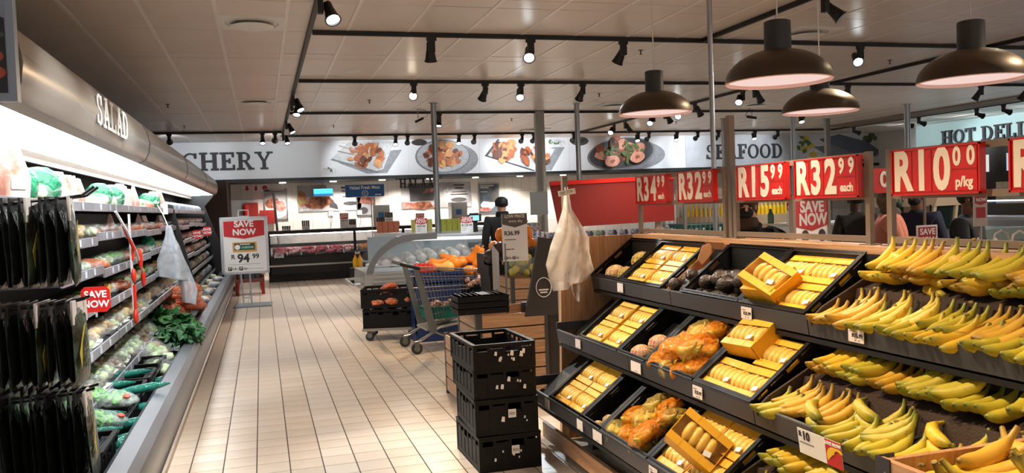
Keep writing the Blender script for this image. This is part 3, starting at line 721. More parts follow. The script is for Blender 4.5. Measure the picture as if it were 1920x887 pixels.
bag_sheet([(.0, 1.5), (-.0, 1.38), (.0, 1.2), (.02, 1.0), (.045, .93)], [(.02, 1.5), (.06, 1.38), (.09, 1.2), (.085, .98), (.06, .91)], .075, 8, parent=t)
MB().tube([(-.01, -.02, 1.68), (.0, -.03, 1.55), (-.02, -.05, 1.42)], .004).tube([(.008, -.02, 1.68), (.02, -.04, 1.5), (.05, -.06, 1.38)], .003).out('handle', paper, t)
t = thing('price_tag', 'small tilted white price tag clipped above the bag roll', 'price tag', (1.925, 5.20, 1.645), (0, -.14, 0))
MB().box((-.06, -.002, -.018), (.06, .002, .018)).out('card', paper, t); txt('7.50', .022, ink, t, (.02, -.003, .004)); bars(t, [(-.05, -.01, .004, .004), (-.05, -.02, -.006, .004)], -.002, greyink)
random.seed(11)
# ---------------------------------------------------------------- crates
def wall_mb(w, h, t=.012, slots=True):
    """one slotted crate side in the xz plane, centred on x, standing on z=0"""
    b = MB(); b.box((-w / 2, -t / 2, 0), (w / 2, t / 2, h * .16)); b.box((-w / 2, -t / 2, h * .86), (w / 2, t / 2, h)); b.box((-w / 2, -t, h * .95), (w / 2, t, h))
    n = max(3, int(w / .085))
    for k in range(n + 1):
        x = -w / 2 + w * k / n; e = .022 if k in (0, n) else .009
        b.box((max(-w / 2, x - e), -t / 2, h * .16), (min(w / 2, x + e), t / 2, h * .86))
    # closed lower part of alternate bays, hand hold in the middle
    for k in range(n):
        x0 = -w / 2 + w * k / n; x1 = x0 + w / n
        if k != n // 2: b.box((x0, -t * .3, h * .16), (x1, t * .3, h * (.80 if k % 2 else .72)))
        else: b.box((x0, -t * .3, h * .16), (x1, t * .3, h * .62)); b.box((x0, -t * .5, h * .60), (x1, t * .5, h * .66))
    return b
_CR = {}
def crate_parts(root, w, d, h, mat=black):
    key = (w, d, h, mat.name)
    if key not in _CR:
        f = MB(); f.box((-w / 2, -d / 2, 0), (w / 2, d / 2, .008))
        for k in range(1, 6): f.box((-w / 2 + w * k / 6 - .006, -d / 2, .008), (-w / 2 + w * k / 6 + .006, d / 2, .011))
        _CR[key] = (f.mesh('base_panel', mat), wall_mb(w, h).mesh('side_panel', mat), wall_mb(d - .02, h).mesh('end_panel', mat))
    f, a, c = _CR[key]
    put(f, 'base_panel', root)
    put(a, 'side_panel', root, (0, -d / 2 + .008, 0)); put(a, 'side_panel', root, (0, d / 2 - .008, 0))
    put(c, 'end_panel', root, (-w / 2 + .008, 0, 0), PI / 2); put(c, 'end_panel', root, (w / 2 - .008, 0, 0), PI / 2)
    return root
def crate(label, w, d, h, loc, rot=0, mat=black, group=None, name='plastic_crate'):
    return crate_parts(thing(name, label, 'crate', loc, rot, group), w, d, h, mat)
TILT = math.radians(37)
SH = {1: (X1_ + .034, Z1_ - .060), 2: (X2_ + .034, Z2_ - .060), 3: (X3_ + .034, Z3_ - .060)}
SHT = SH; SH = {1: (X1_ + .062, Z1_ - .078), 2: (X2_ + .062, Z2_ - .078), 3: (X3_ + .062, Z3_ - .078)}   # trays and crates
def on_shelf(s, y, v=0., w=0.):
    """point on a tilted shelf: v up the slope, w out of it"""
    x, z = SH[s]
    return Vector((x + v * math.cos(TILT) - w * math.sin(TILT), y, z + v * math.sin(TILT) + w * math.cos(TILT)))
# local frame for things on the slope: local x -> -Y (right in the picture), local y -> up the slope, local z -> out
RSH = Matrix(((0, math.cos(TILT), -math.sin(TILT)), (-1, 0, 0), (0, math.sin(TILT), math.cos(TILT))))
ESH = RSH.to_euler()
CD, CH = .385, .108
def shelf_crate(s, y0, y1, label, d=CD):
    return crate(label, abs(y1 - y0) - .004, d, CH, on_shelf(s, (y0 + y1) / 2, d / 2 + .004, .006), ESH)
shelf_crate(1, 5.27, 4.81, 'black crate with net fruit at far end of upper shelf')
shelf_crate(1, 4.80, 4.235, 'black crate of banana boxes, second on the upper shelf')
shelf_crate(1, 4.01, 3.445, 'black crate of avocados on the upper shelf')
shelf_crate(1, 3.44, 2.94, 'black crate of banana boxes beside avocados on upper shelf')
shelf_crate(2, 4.86, 4.27, 'black crate of banana boxes at far end of middle shelf')
shelf_crate(2, 4.26, 3.92, 'narrow black crate with two net fruits on middle shelf')
shelf_crate(2, 3.91, 3.42, 'black crate of orange fruit bags on the middle shelf')
shelf_crate(2, 3.41, 2.94, 'black crate with banana boxes stacked unevenly, middle shelf')
shelf_crate(3, 4.80, 4.28, 'black crate of banana boxes at far end of lowest shelf')
shelf_crate(3, 4.27, 4.00, 'nearly empty narrow black crate on the lowest shelf')
shelf_crate(3, 3.99, 3.45, 'black crate of green and orange fruit bags, lowest shelf')
shelf_crate(3, 3.44, 2.92, 'black crate with tilted banana box on the lowest shelf')
MB().box((-.006, 0, 0), (.006, .40, .04)).out('guard_rail', charcoal, stand, on_shelf(3, 5.0, 0, .0), ESH)
MB().box((-.006, 0, 0), (.006, .40, .04)).out('guard_rail', charcoal, stand, on_shelf(2, 5.05, 0, .0), ESH)

# ---------------------------------------------------------------- bananas
def banana_mat(name, body, tip, stem, spots):
    m = bpy.data.materials.new(name); m.use_nodes = True; nt = m.node_tree; b = nt.nodes['Principled BSDF']; L = nt.links.new
    b.inputs['Roughness'].default_value = .42
    tc = nt.nodes.new('ShaderNodeTexCoord'); sp = nt.nodes.new('ShaderNodeSeparateXYZ'); L(tc.outputs['Generated'], sp.inputs[0])
    r = nt.nodes.new('ShaderNodeValToRGB'); L(sp.outputs[0], r.inputs[0]); e = r.color_ramp.elements
    e[0].position = 0; e[0].color = (*srgb(60, 50, 26), 1); e[1].position = 1; e[1].color = (*srgb(96, 76, 40), 1)
    for p, c in ((.03, tip), (.20, body), (.74, body), (.92, stem)): q = e.new(p); q.color = (*srgb(*c), 1)
    n = nt.nodes.new('ShaderNodeTexNoise'); n.inputs['Scale'].default_value = 34; n.inputs['Detail'].default_value = 5; L(tc.outputs['Object'], n.inputs[0])
    k = nt.nodes.new('ShaderNodeMapRange'); k.inputs[1].default_value = .62; k.inputs[2].default_value = .72; k.inputs[4].default_value = spots; L(n.outputs[0], k.inputs[0])
    mx = nt.nodes.new('ShaderNodeMix'); mx.data_type = 'RGBA'; L(k.outputs[0], mx.inputs[0]); L(r.outputs[0], mx.inputs[6]); mx.inputs[7].default_value = (*srgb(96, 62, 24), 1)
    L(mx.outputs[2], b.inputs['Base Color']); return m
BM = [banana_mat('banana_yellow', (232, 192, 54), (176, 166, 56), (196, 178, 60), .6), banana_mat('banana_greenish', (200, 184, 58), (136, 142, 48), (136, 146, 52), .5),
      banana_mat('banana_ripe', (222, 176, 62), (160, 130, 50), (170, 140, 60), .9), banana_mat('banana_pale', (236, 192, 84), (214, 170, 70), (216, 176, 76), .25)]
def banana_mesh(bend, L, r, mat):  # tapered, curved, blunt tip
    pts = []; rr = []; n = 11
    prof = [.26, .66, .90, 1, 1, 1, .98, .90, .64, .36, .28]
    for i in range(n):
        s = i / (n - 1); a = bend * (s - .5)
        R = L / bend; pts.append((R * math.sin(a), 0, R * (1 - math.cos(a)) + (.012 * ((s - .78) / .22) ** 2 if s > .78 else 0))); rr.append(r * prof[i])
    return MB().tube(pts, rr, 7).mesh('banana', mat, 1.25)
BMESH = [[banana_mesh(b, L,   .0215, m) for b, L in ((1.1, .19), (1.5, .20), (.8, .185))] for m in BM]
_b = MB(); _b.ball((0, 0, 0), (.018, .024, .012), 6, jit=.2); CROWN = _b.mesh('crown', M('banana_crown', (130, 112, 50), .7))
def hand(n, kind, label, loc, rot, group=None, fan=.06, gap=.034, sc=1., name='banana_bunch'):
    """bunch of n bananas side by side along local y, tips towards -x, stems joined at +x"""
    t = thing(name, label, 'bananas', loc, rot, group); t.scale = (sc, sc, sc)
    for k in range(n):
        u = k - (n - 1) / 2
        put(BMESH[kind][(k * 2 + n) % 3], 'banana', t, (-abs(u) * .004, u * gap, .004 * (k % 2) - .003 * abs(u)), (random.uniform(-.12, .12), random.uniform(-.06, .06), u * fan + random.uniform(-.03, .03)))
    put(CROWN, 'crown', t, (.088, 0, .040), (0, -.5, 0), (.35, .12 + .10 * n, .35))
    return t
# stepped brown foam tray in the right half of every shelf
for s in (1, 2, 3):
    x, z = SHT[s]; t = thing('foam_tray', 'brown stepped foam banana tray on the ' + ('upper', 'middle', 'lowest')[s - 1] + ' shelf', 'display tray', (x, 0, z))
    y0, y1 = 1.74, 2.91
    MB().prism([(.005, .012), (.16, .055), (.16, .02), (.005, 0)], 'y', y0, y1).out('front_step', foam, t)
    MB().prism([(.16, .02), (.16, .055), (.185, .165), (.20, .165), (.20, .02)], 'y', y0, y1).out('riser', foam, t)
    MB().prism([(.20, .135), (.20, .16), (.40, .225), (.40, .20)], 'y', y0, y1).out('back_step', foam, t)
    MB().prism([(-.02, .0), (-.04, .05), (.02, .10), (.40, .29), (.42, .24), (.40, .20)], 'y', y1 - .012, y1).out('end_board', foam, t)
lev = {1: 'upper', 2: 'middle', 3: 'lowest'}
for s in (1, 2, 3):
    x, z = SHT[s]
    for step in (0, 1):
        for layer in ((0, 1, 2) if step and s == 1 else (0, 1)):
            y = 2.90 - .03 * layer - .03 * step; k = 0
            y_end = (1.92, 1.90, 1.92)[s - 1]
            gapper = (s == 2 and step == 1)
            while y > y_end:
                n = random.choice((3, 4, 4, 5)) if layer else random.choice((3, 4, 5))
                kind = random.choice((0, 1, 1, 1, 2) if s != 1 or step == 0 else (0, 0, 2, 1, 2))
                if s == 3: kind = random.choice((0, 1, 1, 0))
                wd = n * .041 + .012
                if gapper and layer and k % 3 == 2: y -= .15; k += 1; continue
                bx = x + (.075 if step == 0 else .285); bz = z + (.055 if step == 0 else .205)
                if layer == 0: loc = (bx - (.052 if step == 0 else .03), y - wd / 2, bz + .014); rot = (0, -.22 + random.uniform(-.08, .08), random.uniform(-.18, .18))
                else:
                    loc = (bx + (.02 if step == 0 else -.015) - .03 * (layer - 1), y - wd / 2, bz + .040 + .036 * (layer - 1) + random.uniform(0, .008)); rot = (random.uniform(-.1, .1), -.42 + random.uniform(-.16, .12), -.28 + random.uniform(-.35, .35))
                    if gapper: rot = (rot[0], rot[1] + .12, random.uniform(-.75, .35))
                if random.random() < .22: rot = (PI * .5 + random.uniform(-.2, .2), random.uniform(-.2, .1), .9 + random.uniform(-.3, .3)); n = min(n, 3)
                lab = ('lower', 'upper', 'topmost')[layer] + ' banana bunch ' + nth(k) + ' from the crates, ' + ('back' if step else 'front') + ' step of ' + lev[s] + ' shelf'
                hand(n, kind, lab, loc, rot, fan=.07, gap=.041, sc=1.05)
                y -= wd * (.98 if layer else 1.1); k += 1

# ---------------------------------------------------------------- banana boxes with a film window
yel = M('yellow_card', (234, 176, 38), .5); yel2 = M('yellow_card_inside', (196, 160, 84), .7); yel3 = M('yellow_card_print', (226, 160, 30), .5)
BW, BD, BH = .228, .165, .075
_bx = {}
_bx['tray'] = MB().box((-BW / 2, -BD / 2, 0), (BW / 2, BD / 2, .004)).box((-BW / 2, -BD / 2, 0), (-BW / 2 + .003, BD / 2, BH)).box((BW / 2 - .003, -BD / 2, 0), (BW / 2, BD / 2, BH)).mesh('tray', yel)
_bx['flap'] = MB().box((-BW / 2, -BD / 2, 0), (BW / 2, -BD / 2 + .003, BH)).box((-BW / 2, -BD / 2, BH), (BW / 2, -BD / 2 + .036, BH + .003)).mesh('end_flap', yel)
_bx['stripe'] = MB().box((-.0015, -BD / 2 - .0006, .0), (.0015, -BD / 2 + .036, BH + .0036)).mesh('fold_line', yel3)
_bx['film'] = MB().strip([(-BD / 2 + .034, BH + .004), (-.03, BH + .012), (.03, BH + .012), (BD / 2 - .034, BH + .004)], 'x', -BW / 2 + .004, BW / 2 - .004).mesh('window_film', boxfilm)
_bx['sticker'] = MB().box((-.016, -.012, 0), (.016, .012, .0006)).mesh('sticker', paper)
def banana_box(label, loc, rot, n=6, pale=True):
    t = thing('banana_box', label, 'banana box', loc, rot)
    put(_bx['tray'], 'tray', t)
    for q in (0, PI):
        f = put(_bx['flap'], 'end_flap', t, (0, 0, 0), q)
        for k in (-1, 1): put(_bx['stripe'], 'fold_line', f, (k * .05, 0, 0))
    for k in range(n):
        u = k - (n - 1) / 2
        o = put(BMESH[3 if pale else 0][(k + n) % 3], 'banana', t, (u * .036, 0, .05), (PI / 2 - .9, 0, PI / 2 + .06 * u))
        o.scale = (.70, .95, 1.)
        o.rotation_euler = (random.uniform(-.15, .15), PI, PI / 2 + .12)
        o.location.z = .066
    put(_bx['film'], 'window_film', t); put(_bx['sticker'], 'sticker', t, (.06, -BD / 2 + .05, BH + .0125), .3)
    return t
def boxes4(s, y0, y1, which, skip=(), lift=()):
    q = 0; wd = (y0 - y1)
    for r in (0, 1):
        for c in (0, 1):
            if (r, c) not in skip:
                y = y0 - .02 - (wd - .04) * (c + .5) / 2; up = .07 if (r, c) in lift else 0
                lab = ('lower' if r == 0 else 'higher') + ' ' + ('far' if c == 0 else 'near') + ' banana box in the ' + which
                banana_box(lab, on_shelf(s, y, .105 + .174 * r + (.02 if up else 0), .016 + up), (RSH @ Matrix.Rotation(random.uniform(-.03, .03) + (.08 if up else 0), 3, 'Z')).to_euler())
boxes4(1, 4.80, 4.235, 'second crate of upper shelf'); boxes4(1, 3.44, 2.94, 'crate beside the avocados', lift=((0, 0),))
boxes4(2, 4.86, 4.27, 'far crate of middle shelf'); boxes4(2, 3.41, 2.94, 'uneven crate of middle shelf', lift=((1, 0),))
boxes4(3, 4.80, 4.28, 'far crate of lowest shelf'); boxes4(3, 3.44, 2.92, 'tilted box crate of lowest shelf')
# the one box standing on edge, showing its printed base
t = banana_box('banana box standing on its edge across the lowest crate', on_shelf(3, 3.16, .16, .155), (RSH @ Matrix.Rotation(.15, 3, 'Z') @ Matrix.Rotation(.95, 3, 'Y')).to_euler(), 4)
MB().box((-.05, -.05, -.001), (.05, .05, 0)).out('printed_base', yel3, t)
t = banana_box('opened banana box leaning on its neighbour in upper crate', on_shelf(1, 3.30, .13, .12), (RSH @ Matrix.Rotation(-.12, 3, 'Z') @ Matrix.Rotation(.35, 3, 'Y')).to_euler(), 4)

# ---------------------------------------------------------------- avocados, net fruit and fruit bags
avm = M('avocado_skin', (58, 46, 40), .38, col2=(40, 34, 26), vs=30, bump=.35, bs=90)
_av = MB().lathe((0, 0, 0), [(0, -.042), (.016, -.039), (.030, -.026), (.036, -.006), (.033, .014), (.023, .034), (.012, .046), (0, .05)], 14).mesh('avocado', avm, 1.2)
_st = MB().cyl((0, 0, .047), (0, 0, .054), .004, n=6).mesh('stem_button', oak)
def avocado(label, loc):
    o = put(_av, 'avocado', None, loc, (random.uniform(0, 6), random.uniform(1, 2), random.uniform(0, 6)), random.uniform(.95, 1.12)); put(_st, 'stem_button', o); tag(o, label, 'avocado')
spots = [(i, j, 0) for j in range(4) for i in range(6)]
k = 0
for r in range(3):
    for c in range(6 - (r == 2) * 2):
        y = 3.965 - .082 * c - (.04 if r % 2 else 0) - .04; 
        if y < 3.50: continue
        avocado('dark avocado in upper crate, ' + nth(c) + ' from the far side in ' + ('front', 'second', 'third')[r] + ' row', on_shelf(1, y, .055 + .075 * r, .052)); k += 1
for c in range(4): avocado('dark avocado on top of the crate pile, ' + nth(c) + ' from its far side', on_shelf(1, 3.86 - .09 * c, .10 + .03 * (c % 2), .105))
t = thing('cardboard_box', 'brown open cardboard carton with avocados between two crates', 'cardboard box', on_shelf(1, 4.12, .19, .012), ESH)
cb = M('cardboard', (176, 128, 88), .8, var=.1, vs=10)
MB().box((-.10, -.18, 0), (.10, .18, .006)).box((-.10, -.18, 0), (-.095, .18, .075)).box((.095, -.18, 0), (.10, .18, .09)).box((-.1, .175, 0), (.1, .18, .13)).box((-.1, -.18, 0), (.1, -.175, .03)).out('carton', cb, t)
MB().prism([(.05, .07), (.16, .08), (.16, .13), (.12, .15), (.05, .11)], 'x', -.02, -.015).out('carton_flap', cb, t)
for c, (dy, v, w) in enumerate([(.05, .06, .05), (-.03, .055, .05), (.06, .14, .05), (-.02, .12, .055), (-.06, .19, .06), (.02, .05, .10), (-.06, .13, .11)]):
    avocado('dark avocado in the cardboard carton, ' + nth(c) + ' from its front corner', on_shelf(1, 4.12 + dy, v, w))
netw = M('white_foam_net', (236, 214, 178), .7, col2=(196, 140, 70), vs=40); mango = M('mango_in_net', (226, 168, 40), .5, col2=(196, 190, 60), vs=9)
def net_fruit(label, loc, mat, r=.062):
    t = thing('netted_fruit', label, 'fruit', loc)
    MB().ball((0, 0, 0), (r, r * .95, r * .9), 12, jit=.02).out('fruit', mat, t, smooth=1.5)
    b = MB()
    for k in range(8):
        a = PI * k / 8; b.tube([((r + .003) * math.cos(a) * math.sin(q), (r + .003) * math.sin(a) * math.sin(q), (r * .9 + .003) * math.cos(q)) for q in [i * PI / 8 for i in range(17)]], .0022, 3)
    for z in (-.5, -.15, .15, .5):
        rr = math.sqrt(1 - z * z) * r + .003; b.tube([(rr * math.cos(q), rr * math.sin(q), z * r) for q in [i * PI / 8 for i in range(17)]], .0022, 3)
    b.out('net', M('net_white', (232, 204, 150), .6) if 'net_white' not in bpy.data.materials else bpy.data.materials['net_white'], t)
net_fruit('pale fruit in white net at the far upper crate', on_shelf(1, 5.02, .075, .075), netw, .066)
net_fruit('lower yellow mango in net, far upper crate', on_shelf(1, 4.885, .09, .07), mango, .055)
net_fruit('upper yellow green mango in net, far upper crate', on_shelf(1, 4.87, .22, .07), mango, .068)
ong = M('pink_white_fruit', (236, 216, 206), .5, col2=(216, 120, 110), vs=12)
net_fruit('white netted fruit lower in narrow middle crate', on_shelf(2, 4.10, .06, .07), ong, .056); net_fruit('white netted fruit higher in narrow middle crate', on_shelf(2, 4.02, .15, .075), ong, .056)
for k, (y, v) in enumerate(((4.12, .09), (4.08, .19), (4.16, .03))): net_fruit('small dull mauve fruit in nearly empty lower crate, ' + nth(k) + ' one', on_shelf(3, y, v, .05), M('mauve_fruit%d' % k, (150, 116, 108), .5), .032)
orbag = film('orange_bag_film', (250, 150, 30), .60, .08, 1., 34.); grbag = film('yellow_bag_film', (236, 210, 120), .78, .07, 1., 34.)
def fruit_bag(label, loc, rot, kind, col=0, r=.075):
    t = thing('fruit_bag', label, 'bag of fruit', loc, rot)
    for k in range(4): 
        o = put(BMESH[kind][k % 3], 'banana', t, (0, (k - 1.5) * .028, .006 * (k % 2)), (random.uniform(-.3, .3), PI if k % 2 else .2, random.uniform(-.2, .2))); o.scale = (.62, .95, .95)
    b = MB(); b.ball((0, 0, .008), (r * 1.12, r * .95, r * .62), 12, jit=.09); b.out('film', grbag if col == 0 else orbag, t, smooth=1.6)
    b = MB(); n = 7; vs = [(r * .95, 0, .01)] + [(r * 1.1 + .045 * (1 + .3 * math.sin(i * 5.)), (i - 3) * .018, .02 + .012 * math.sin(i * 3)) for i in range(n)]
    b.add(vs, [(0, i, i + 1) for i in range(1, n)]); b.out('twisted_top', orbag, t)
    return t
pos = [(3.86, .07, .07), (3.74, .05, .06), (3.62, .06, .06), (3.52, .09, .07), (3.82, .19, .07), (3.70, .17, .10), (3.58, .19, .08), (3.78, .29, .08), (3.64, .30, .09), (3.70, .10, .15), (3.56, .13, .14)]
for i, (y, v, w) in enumerate(pos): fruit_bag('orange tinted bag of small bananas in middle crate, ' + nth(i) + ' from its far corner', on_shelf(2, y, v, w), (random.uniform(-.3, .3), -.5 + random.uniform(-.3, .3), random.uniform(-1.2, 1.2)), random.choice((0, 2, 3)), i % 3 != 1)
pos = [(3.92, .06, .06), (3.80, .07, .06), (3.66, .06, .06), (3.90, .17, .07), (3.76, .18, .09), (3.64, .16, .08), (3.82, .28, .07), (3.68, .28, .08), (3.58, .25, .08), (3.60, .09, .12)]
for i, (y, v, w) in enumerate(pos): fruit_bag('bag of green yellow fruit with orange top in lowest crate, ' + nth(i) + ' from its far corner', on_shelf(3, y, v, w), (random.uniform(-.3, .3), -.5 + random.uniform(-.3, .3), random.uniform(-1.6, 1.6)), random.choice((0, 1, 1)), i % 2)

# ---------------------------------------------------------------- near wooden bin of loose bananas
t = thing('wooden_bin', 'oak bin with dark corner post, cut by the bottom right corner', 'bin', (1.40, 1.69, 0))
MB().box((0, -1.2, .55), (.018, 0, .93)).out('side_board', oaky, t); MB().box((0, -.018, .55), (.85, 0, .925)).out('end_board', oak, t)
MB().box((.02, -1.2, .785), (.85, -.018, .80)).out('bin_floor', oaky, t)
MB().box((.0, -1.2, 0), (.85, -.03, .55)).out('bin_base', oaky, t)
MB().box((-.004, -.045, 0), (.0, .0, .935)).box((-.004, 0, 0), (.05, .003, .935)).out('corner_post', charcoal, t)
MB().ball((-.004, -.03, .90), .004, 8).out('screw', chrome, t)
for i, (x, y, z, n, kd, r) in enumerate([(1.53, 1.60, .88, 2, 0, (.1, -.1, -2.9)), (1.56, 1.50, .90, 2, 0, (.2, .1, 2.5)), (1.66, 1.60, .90, 2, 2, (.4, -.1, .1)), (1.74, 1.50, .94, 2, 2, (1.2, .5, .9)), (1.62, 1.38, .92, 3, 0, (.1, -.2, 2.4)),
                                        (1.84, 1.62, .90, 3, 2, (.2, .2, 1.2)), (1.90, 1.50, .95, 3, 2, (.3, -.3, .1)), (1.76, 1.34, .97, 3, 0, (.2, -.2, .7)), (2.0, 1.6, .93, 3, 2, (.2, .3, .8)), (1.52, 1.28, .90, 3, 0, (0, 0, 2.6)), (1.92, 1.36, .98, 3, 2, (0, -.2, 1.0)), (1.48, 1.42, .84, 2, 0, (0, 0, 2.8)), (1.7, 1.46, .84, 3, 0, (0, 0, .4)), (1.85, 1.42, .86, 3, 2, (0, 0, 1.4))]):
    hand(n, kd, 'large ripe bananas in the oak bin, ' + nth(i) + ' bunch from its dark corner', (x, y, z), r, sc=1.2, fan=.12, gap=.042)
# ---------------------------------------------------------------- long open fridge on the left
FY0, FY1 = 3.62, 18.6
grey_lac = M('grey_lacquer', (92, 92, 95), .28, .25); pale_lac = M('pale_rim', (98, 101, 108), .35, .1)
canopy_m = M('canopy_champagne', (168, 158, 146), .25, .45); fr_black = M('fridge_black', (20, 20, 22), .45)
shelf_m = M('fridge_shelf', (70, 70, 74), .4, .3); lipf = M('fridge_shelf_lip', (150, 152, 162), .3, .3)
fr = thing('open_fridge', 'long open vegetable fridge with glowing canopy along the aisle', 'fridge', (0, 0, 0))
MB().prism([(-.63, 0), (-.63, .15), (-1.7, .15), (-1.7, 0)], 'y', FY0, FY1).out('kick_plate', M('kick_beige', (150, 130, 112), .4), fr)
MB().prism([(-.63, .14), (-.585, .20), (-.575, .34), (-.585, .42), (-.62, .46), (-.63, .40), (-.75, .24), (-.75, .14)], 'y', FY0, FY1).out('bumper', grey_lac, fr, smooth=.9)
MB().prism([(-.585, .421), (-.62, .462), (-.70, .472), (-.735, .44), (-.735, .38), (-.63, .38)], 'y', FY0, FY1).out('rim', pale_lac, fr)
MB().prism([(-.60, .165), (-.575, .175), (-.568, .195), (-.575, .215), (-.60, .215)], 'y', FY0, FY1).out('chrome_strip', chrome, fr, smooth=.9)
MB().box((-1.7, FY0, .15), (-.74, FY1, .28)).out('well', fr_black, fr)
MB().box((-1.72, FY0, 0), (-1.64, FY1, 2.3)).out('back_panel', fr_black, fr)
cp = [(-1.72, 2.30), (-1.72, 2.44), (-1.1, 2.42), (-.96, 2.39), (-.89, 2.34), (-.855, 2.27), (-.84, 2.19), (-.85, 2.11), (-.88, 2.05), (-.93, 2.025), (-.95, 2.05), (-1.36, 2.04), (-1.38, 1.97), (-1.42, 1.97), (-1.45, 2.25)]
MB().prism(cp, 'y', FY0, FY1).out('canopy', canopy_m, fr, smooth=.6)
diff_m = glow('fridge_diffuser', (0.95, 0.98, 1.0), 8)
for k in range(12):
    a = FY0 + .02 + k * 1.248
    MB().prism([(-.935, 2.042), (-1.365, 2.033), (-1.36, 2.026), (-.94, 2.034)], 'y', a, a + 1.235).out('light_diffuser', diff_m, fr)
MB().box((-1.39, FY0, 1.955), (-1.36, FY1, 1.985)).out('diffuser_rail', M('rail_brown', (110, 96, 88), .4, .4), fr)
for y in (7.4, 11.1, 14.9): MB().prism([(x - .004 if x < -1 else x + .004, z) for x, z in cp[3:10]] + [(-.93, 2.03), (-.95, 2.38)], 'y', y, y + .02).out('seam', charcoal, fr)
SHF = [(-1.13, 1.68), (-1.11, 1.455), (-1.08, 1.225), (-1.05, 1.01), (-1.01, .775), (-.98, .50)]
BAYS = [3.9, 5.15, 6.45, 7.75, 9.05, 10.35, 11.65, 12.9, 14.2, 15.5, 16.8, 18.5]
lipcard = M('lip_card', (196, 196, 206), .5); PSTRIP = MB().box((-.001, 0, -.021), (.001, .06, .021)).mesh('price_strip', lipcard)
for k, (x, z) in enumerate(SHF):
    for i, (a, b) in enumerate(zip(BAYS[:-1], BAYS[1:])):
        if i == 0 and k: continue
        dz = ((0, 0, 0), (.012, -.014, .02), (-.01, .015, -.012))[i % 3][k % 3] if k in (1, 2, 3) else 0
        s = MB().box((-1.64, a + .006, z + dz - .03), (x, b - .006, z + dz - .012)).out('shelf', shelf_m, fr)
        MB().prism([(x, z + dz - .035), (x + .012, z + dz - .037), (x + .016, z + dz + .022), (x + .006, z + dz + .024)], 'y', a + .008, b - .008).out('shelf_lip', lipf, s)
        for q in range(3): put(PSTRIP, 'price_strip', s, (x + .0165, a + .25 + q * .36 + random.uniform(-.1, .1), z + dz - .005))
div = MB().prism([(-1.64, .28), (-.80, .28), (-1.12, 1.75), (-1.64, 1.9)], 'y', 12.0, 12.04).out('divider', blackmat, fr)
MB().prism([(-1.7, 0), (-.60, 0), (-.58, .40), (-.66, .46), (-1.12, 1.8), (-.86, 2.1), (-.86, 2.3), (-1.7, 2.44)], 'y', FY1, FY1 + .05).out('end_panel', fr_black, fr)
for a, b in zip(BAYS[:-1], BAYS[1:]):
    g = MB()
    for k in range(7): g.box((-.80 + .012 * k - .06, a, .44), (-.80 + .012 * k - .055, b, .448))
    g.out('air_grille', charcoal, fr)
t = thing('canopy_lettering', 'cream salad lettering on the fridge canopy front', 'sign', (-.835, 5.08, 2.12))
slab_word('SALAD', .175, .003, M('cream_letters', (236, 232, 226), .5), t, (-.842, 5.12, 2.11), (0, 1, 0), 1.02 / slab_width('SALAD', .155), .1)
t = thing('picture_lightbox', 'framed carrot picture panel at the top left corner', 'display panel', (-1.75, 3.55, 2.03))
pf = M('panel_frame', (150, 166, 188), .4, .2)
MB().box((0, 0, 0), (.90, .05, .9)).out('housing', pf, t)
MB().box((.0, -.006, .03), (.872, 0, .9)).out('print', M('panel_sky', (140, 156, 184), .4), t)
MB().prism([(.30, .03), (.872, .03), (.872, .305), (.80, .335), (.30, .52)], 'y', -.009, -.0065).out('dark_print', M('panel_dark', (26, 30, 42), .4), t)
cr_m = M('print_carrot', (178, 84, 62), .5)
for cx, cz in ((.80, .105), (.72, .13), (.795, .165), (.70, .20)): MB().prism(ell(cx, cz, .07, .032, 14, 0.), 'y', -.0095 - .001 * cz, -.0092).out('carrot_print', cr_m, t)
MB().prism([(.80, .20), (.87, .24), (.865, .255), (.79, .21)], 'y', -.0105, -.0095).out('leaf_print', M('print_leaf', (70, 100, 84), .5), t)

# ---------------------------------------------------------------- fridge goods: prototypes
def mixm(name, a, b, vs, rough=.5): return M(name, a, rough, col2=b, vs=vs, bump=.3, bs=vs * 2)
leafg = mixm('leaf_green', (72, 132, 58), (40, 86, 40), 12); kaleg = mixm('kale_green', (84, 140, 84), (36, 84, 54), 30); spin = mixm('spinach_green', (56, 112, 56), (34, 76, 42), 10)
cont = {
 'lettuce': ('green lettuce', mixm('c_lettuce', (120, 210, 64), (44, 140, 40), 26)), 'herbs': ('dark mixed herbs', mixm('c_herbs', (120, 130, 70), (70, 60, 36), 22)), 'mushroom': ('brown mushrooms', mixm('c_mush', (196, 160, 124), (110, 76, 50), 14)),
 'roots': ('mixed orange roots', mixm('c_roots', (232, 124, 56), (190, 170, 90), 16)), 'pale': ('pale cut cabbage', mixm('c_pale', (220, 228, 190), (140, 180, 100), 14)), 'onion': ('onions and peppers', mixm('c_onion', (206, 140, 96), (150, 60, 50), 12)), 'beet': ('purple beetroot', mixm('c_beet', (140, 60, 80), (80, 50, 50), 12)), 'squash': ('pale squash pieces', mixm('c_squash', (224, 196, 130), (196, 150, 80), 10))}
PR = {}
def proto(name, parts):
    """parts: list of (part name, mesh); first is the body"""
    PR[name] = parts
def place(name, label, cat, loc, rot=0, sc=1., oname=None):
    t = thing(oname or name, label, cat, loc, rot); t.scale = sc if isinstance(sc, tuple) else (sc,) * 3
    for n, me in PR[name]: put(me, n, t)
    return t
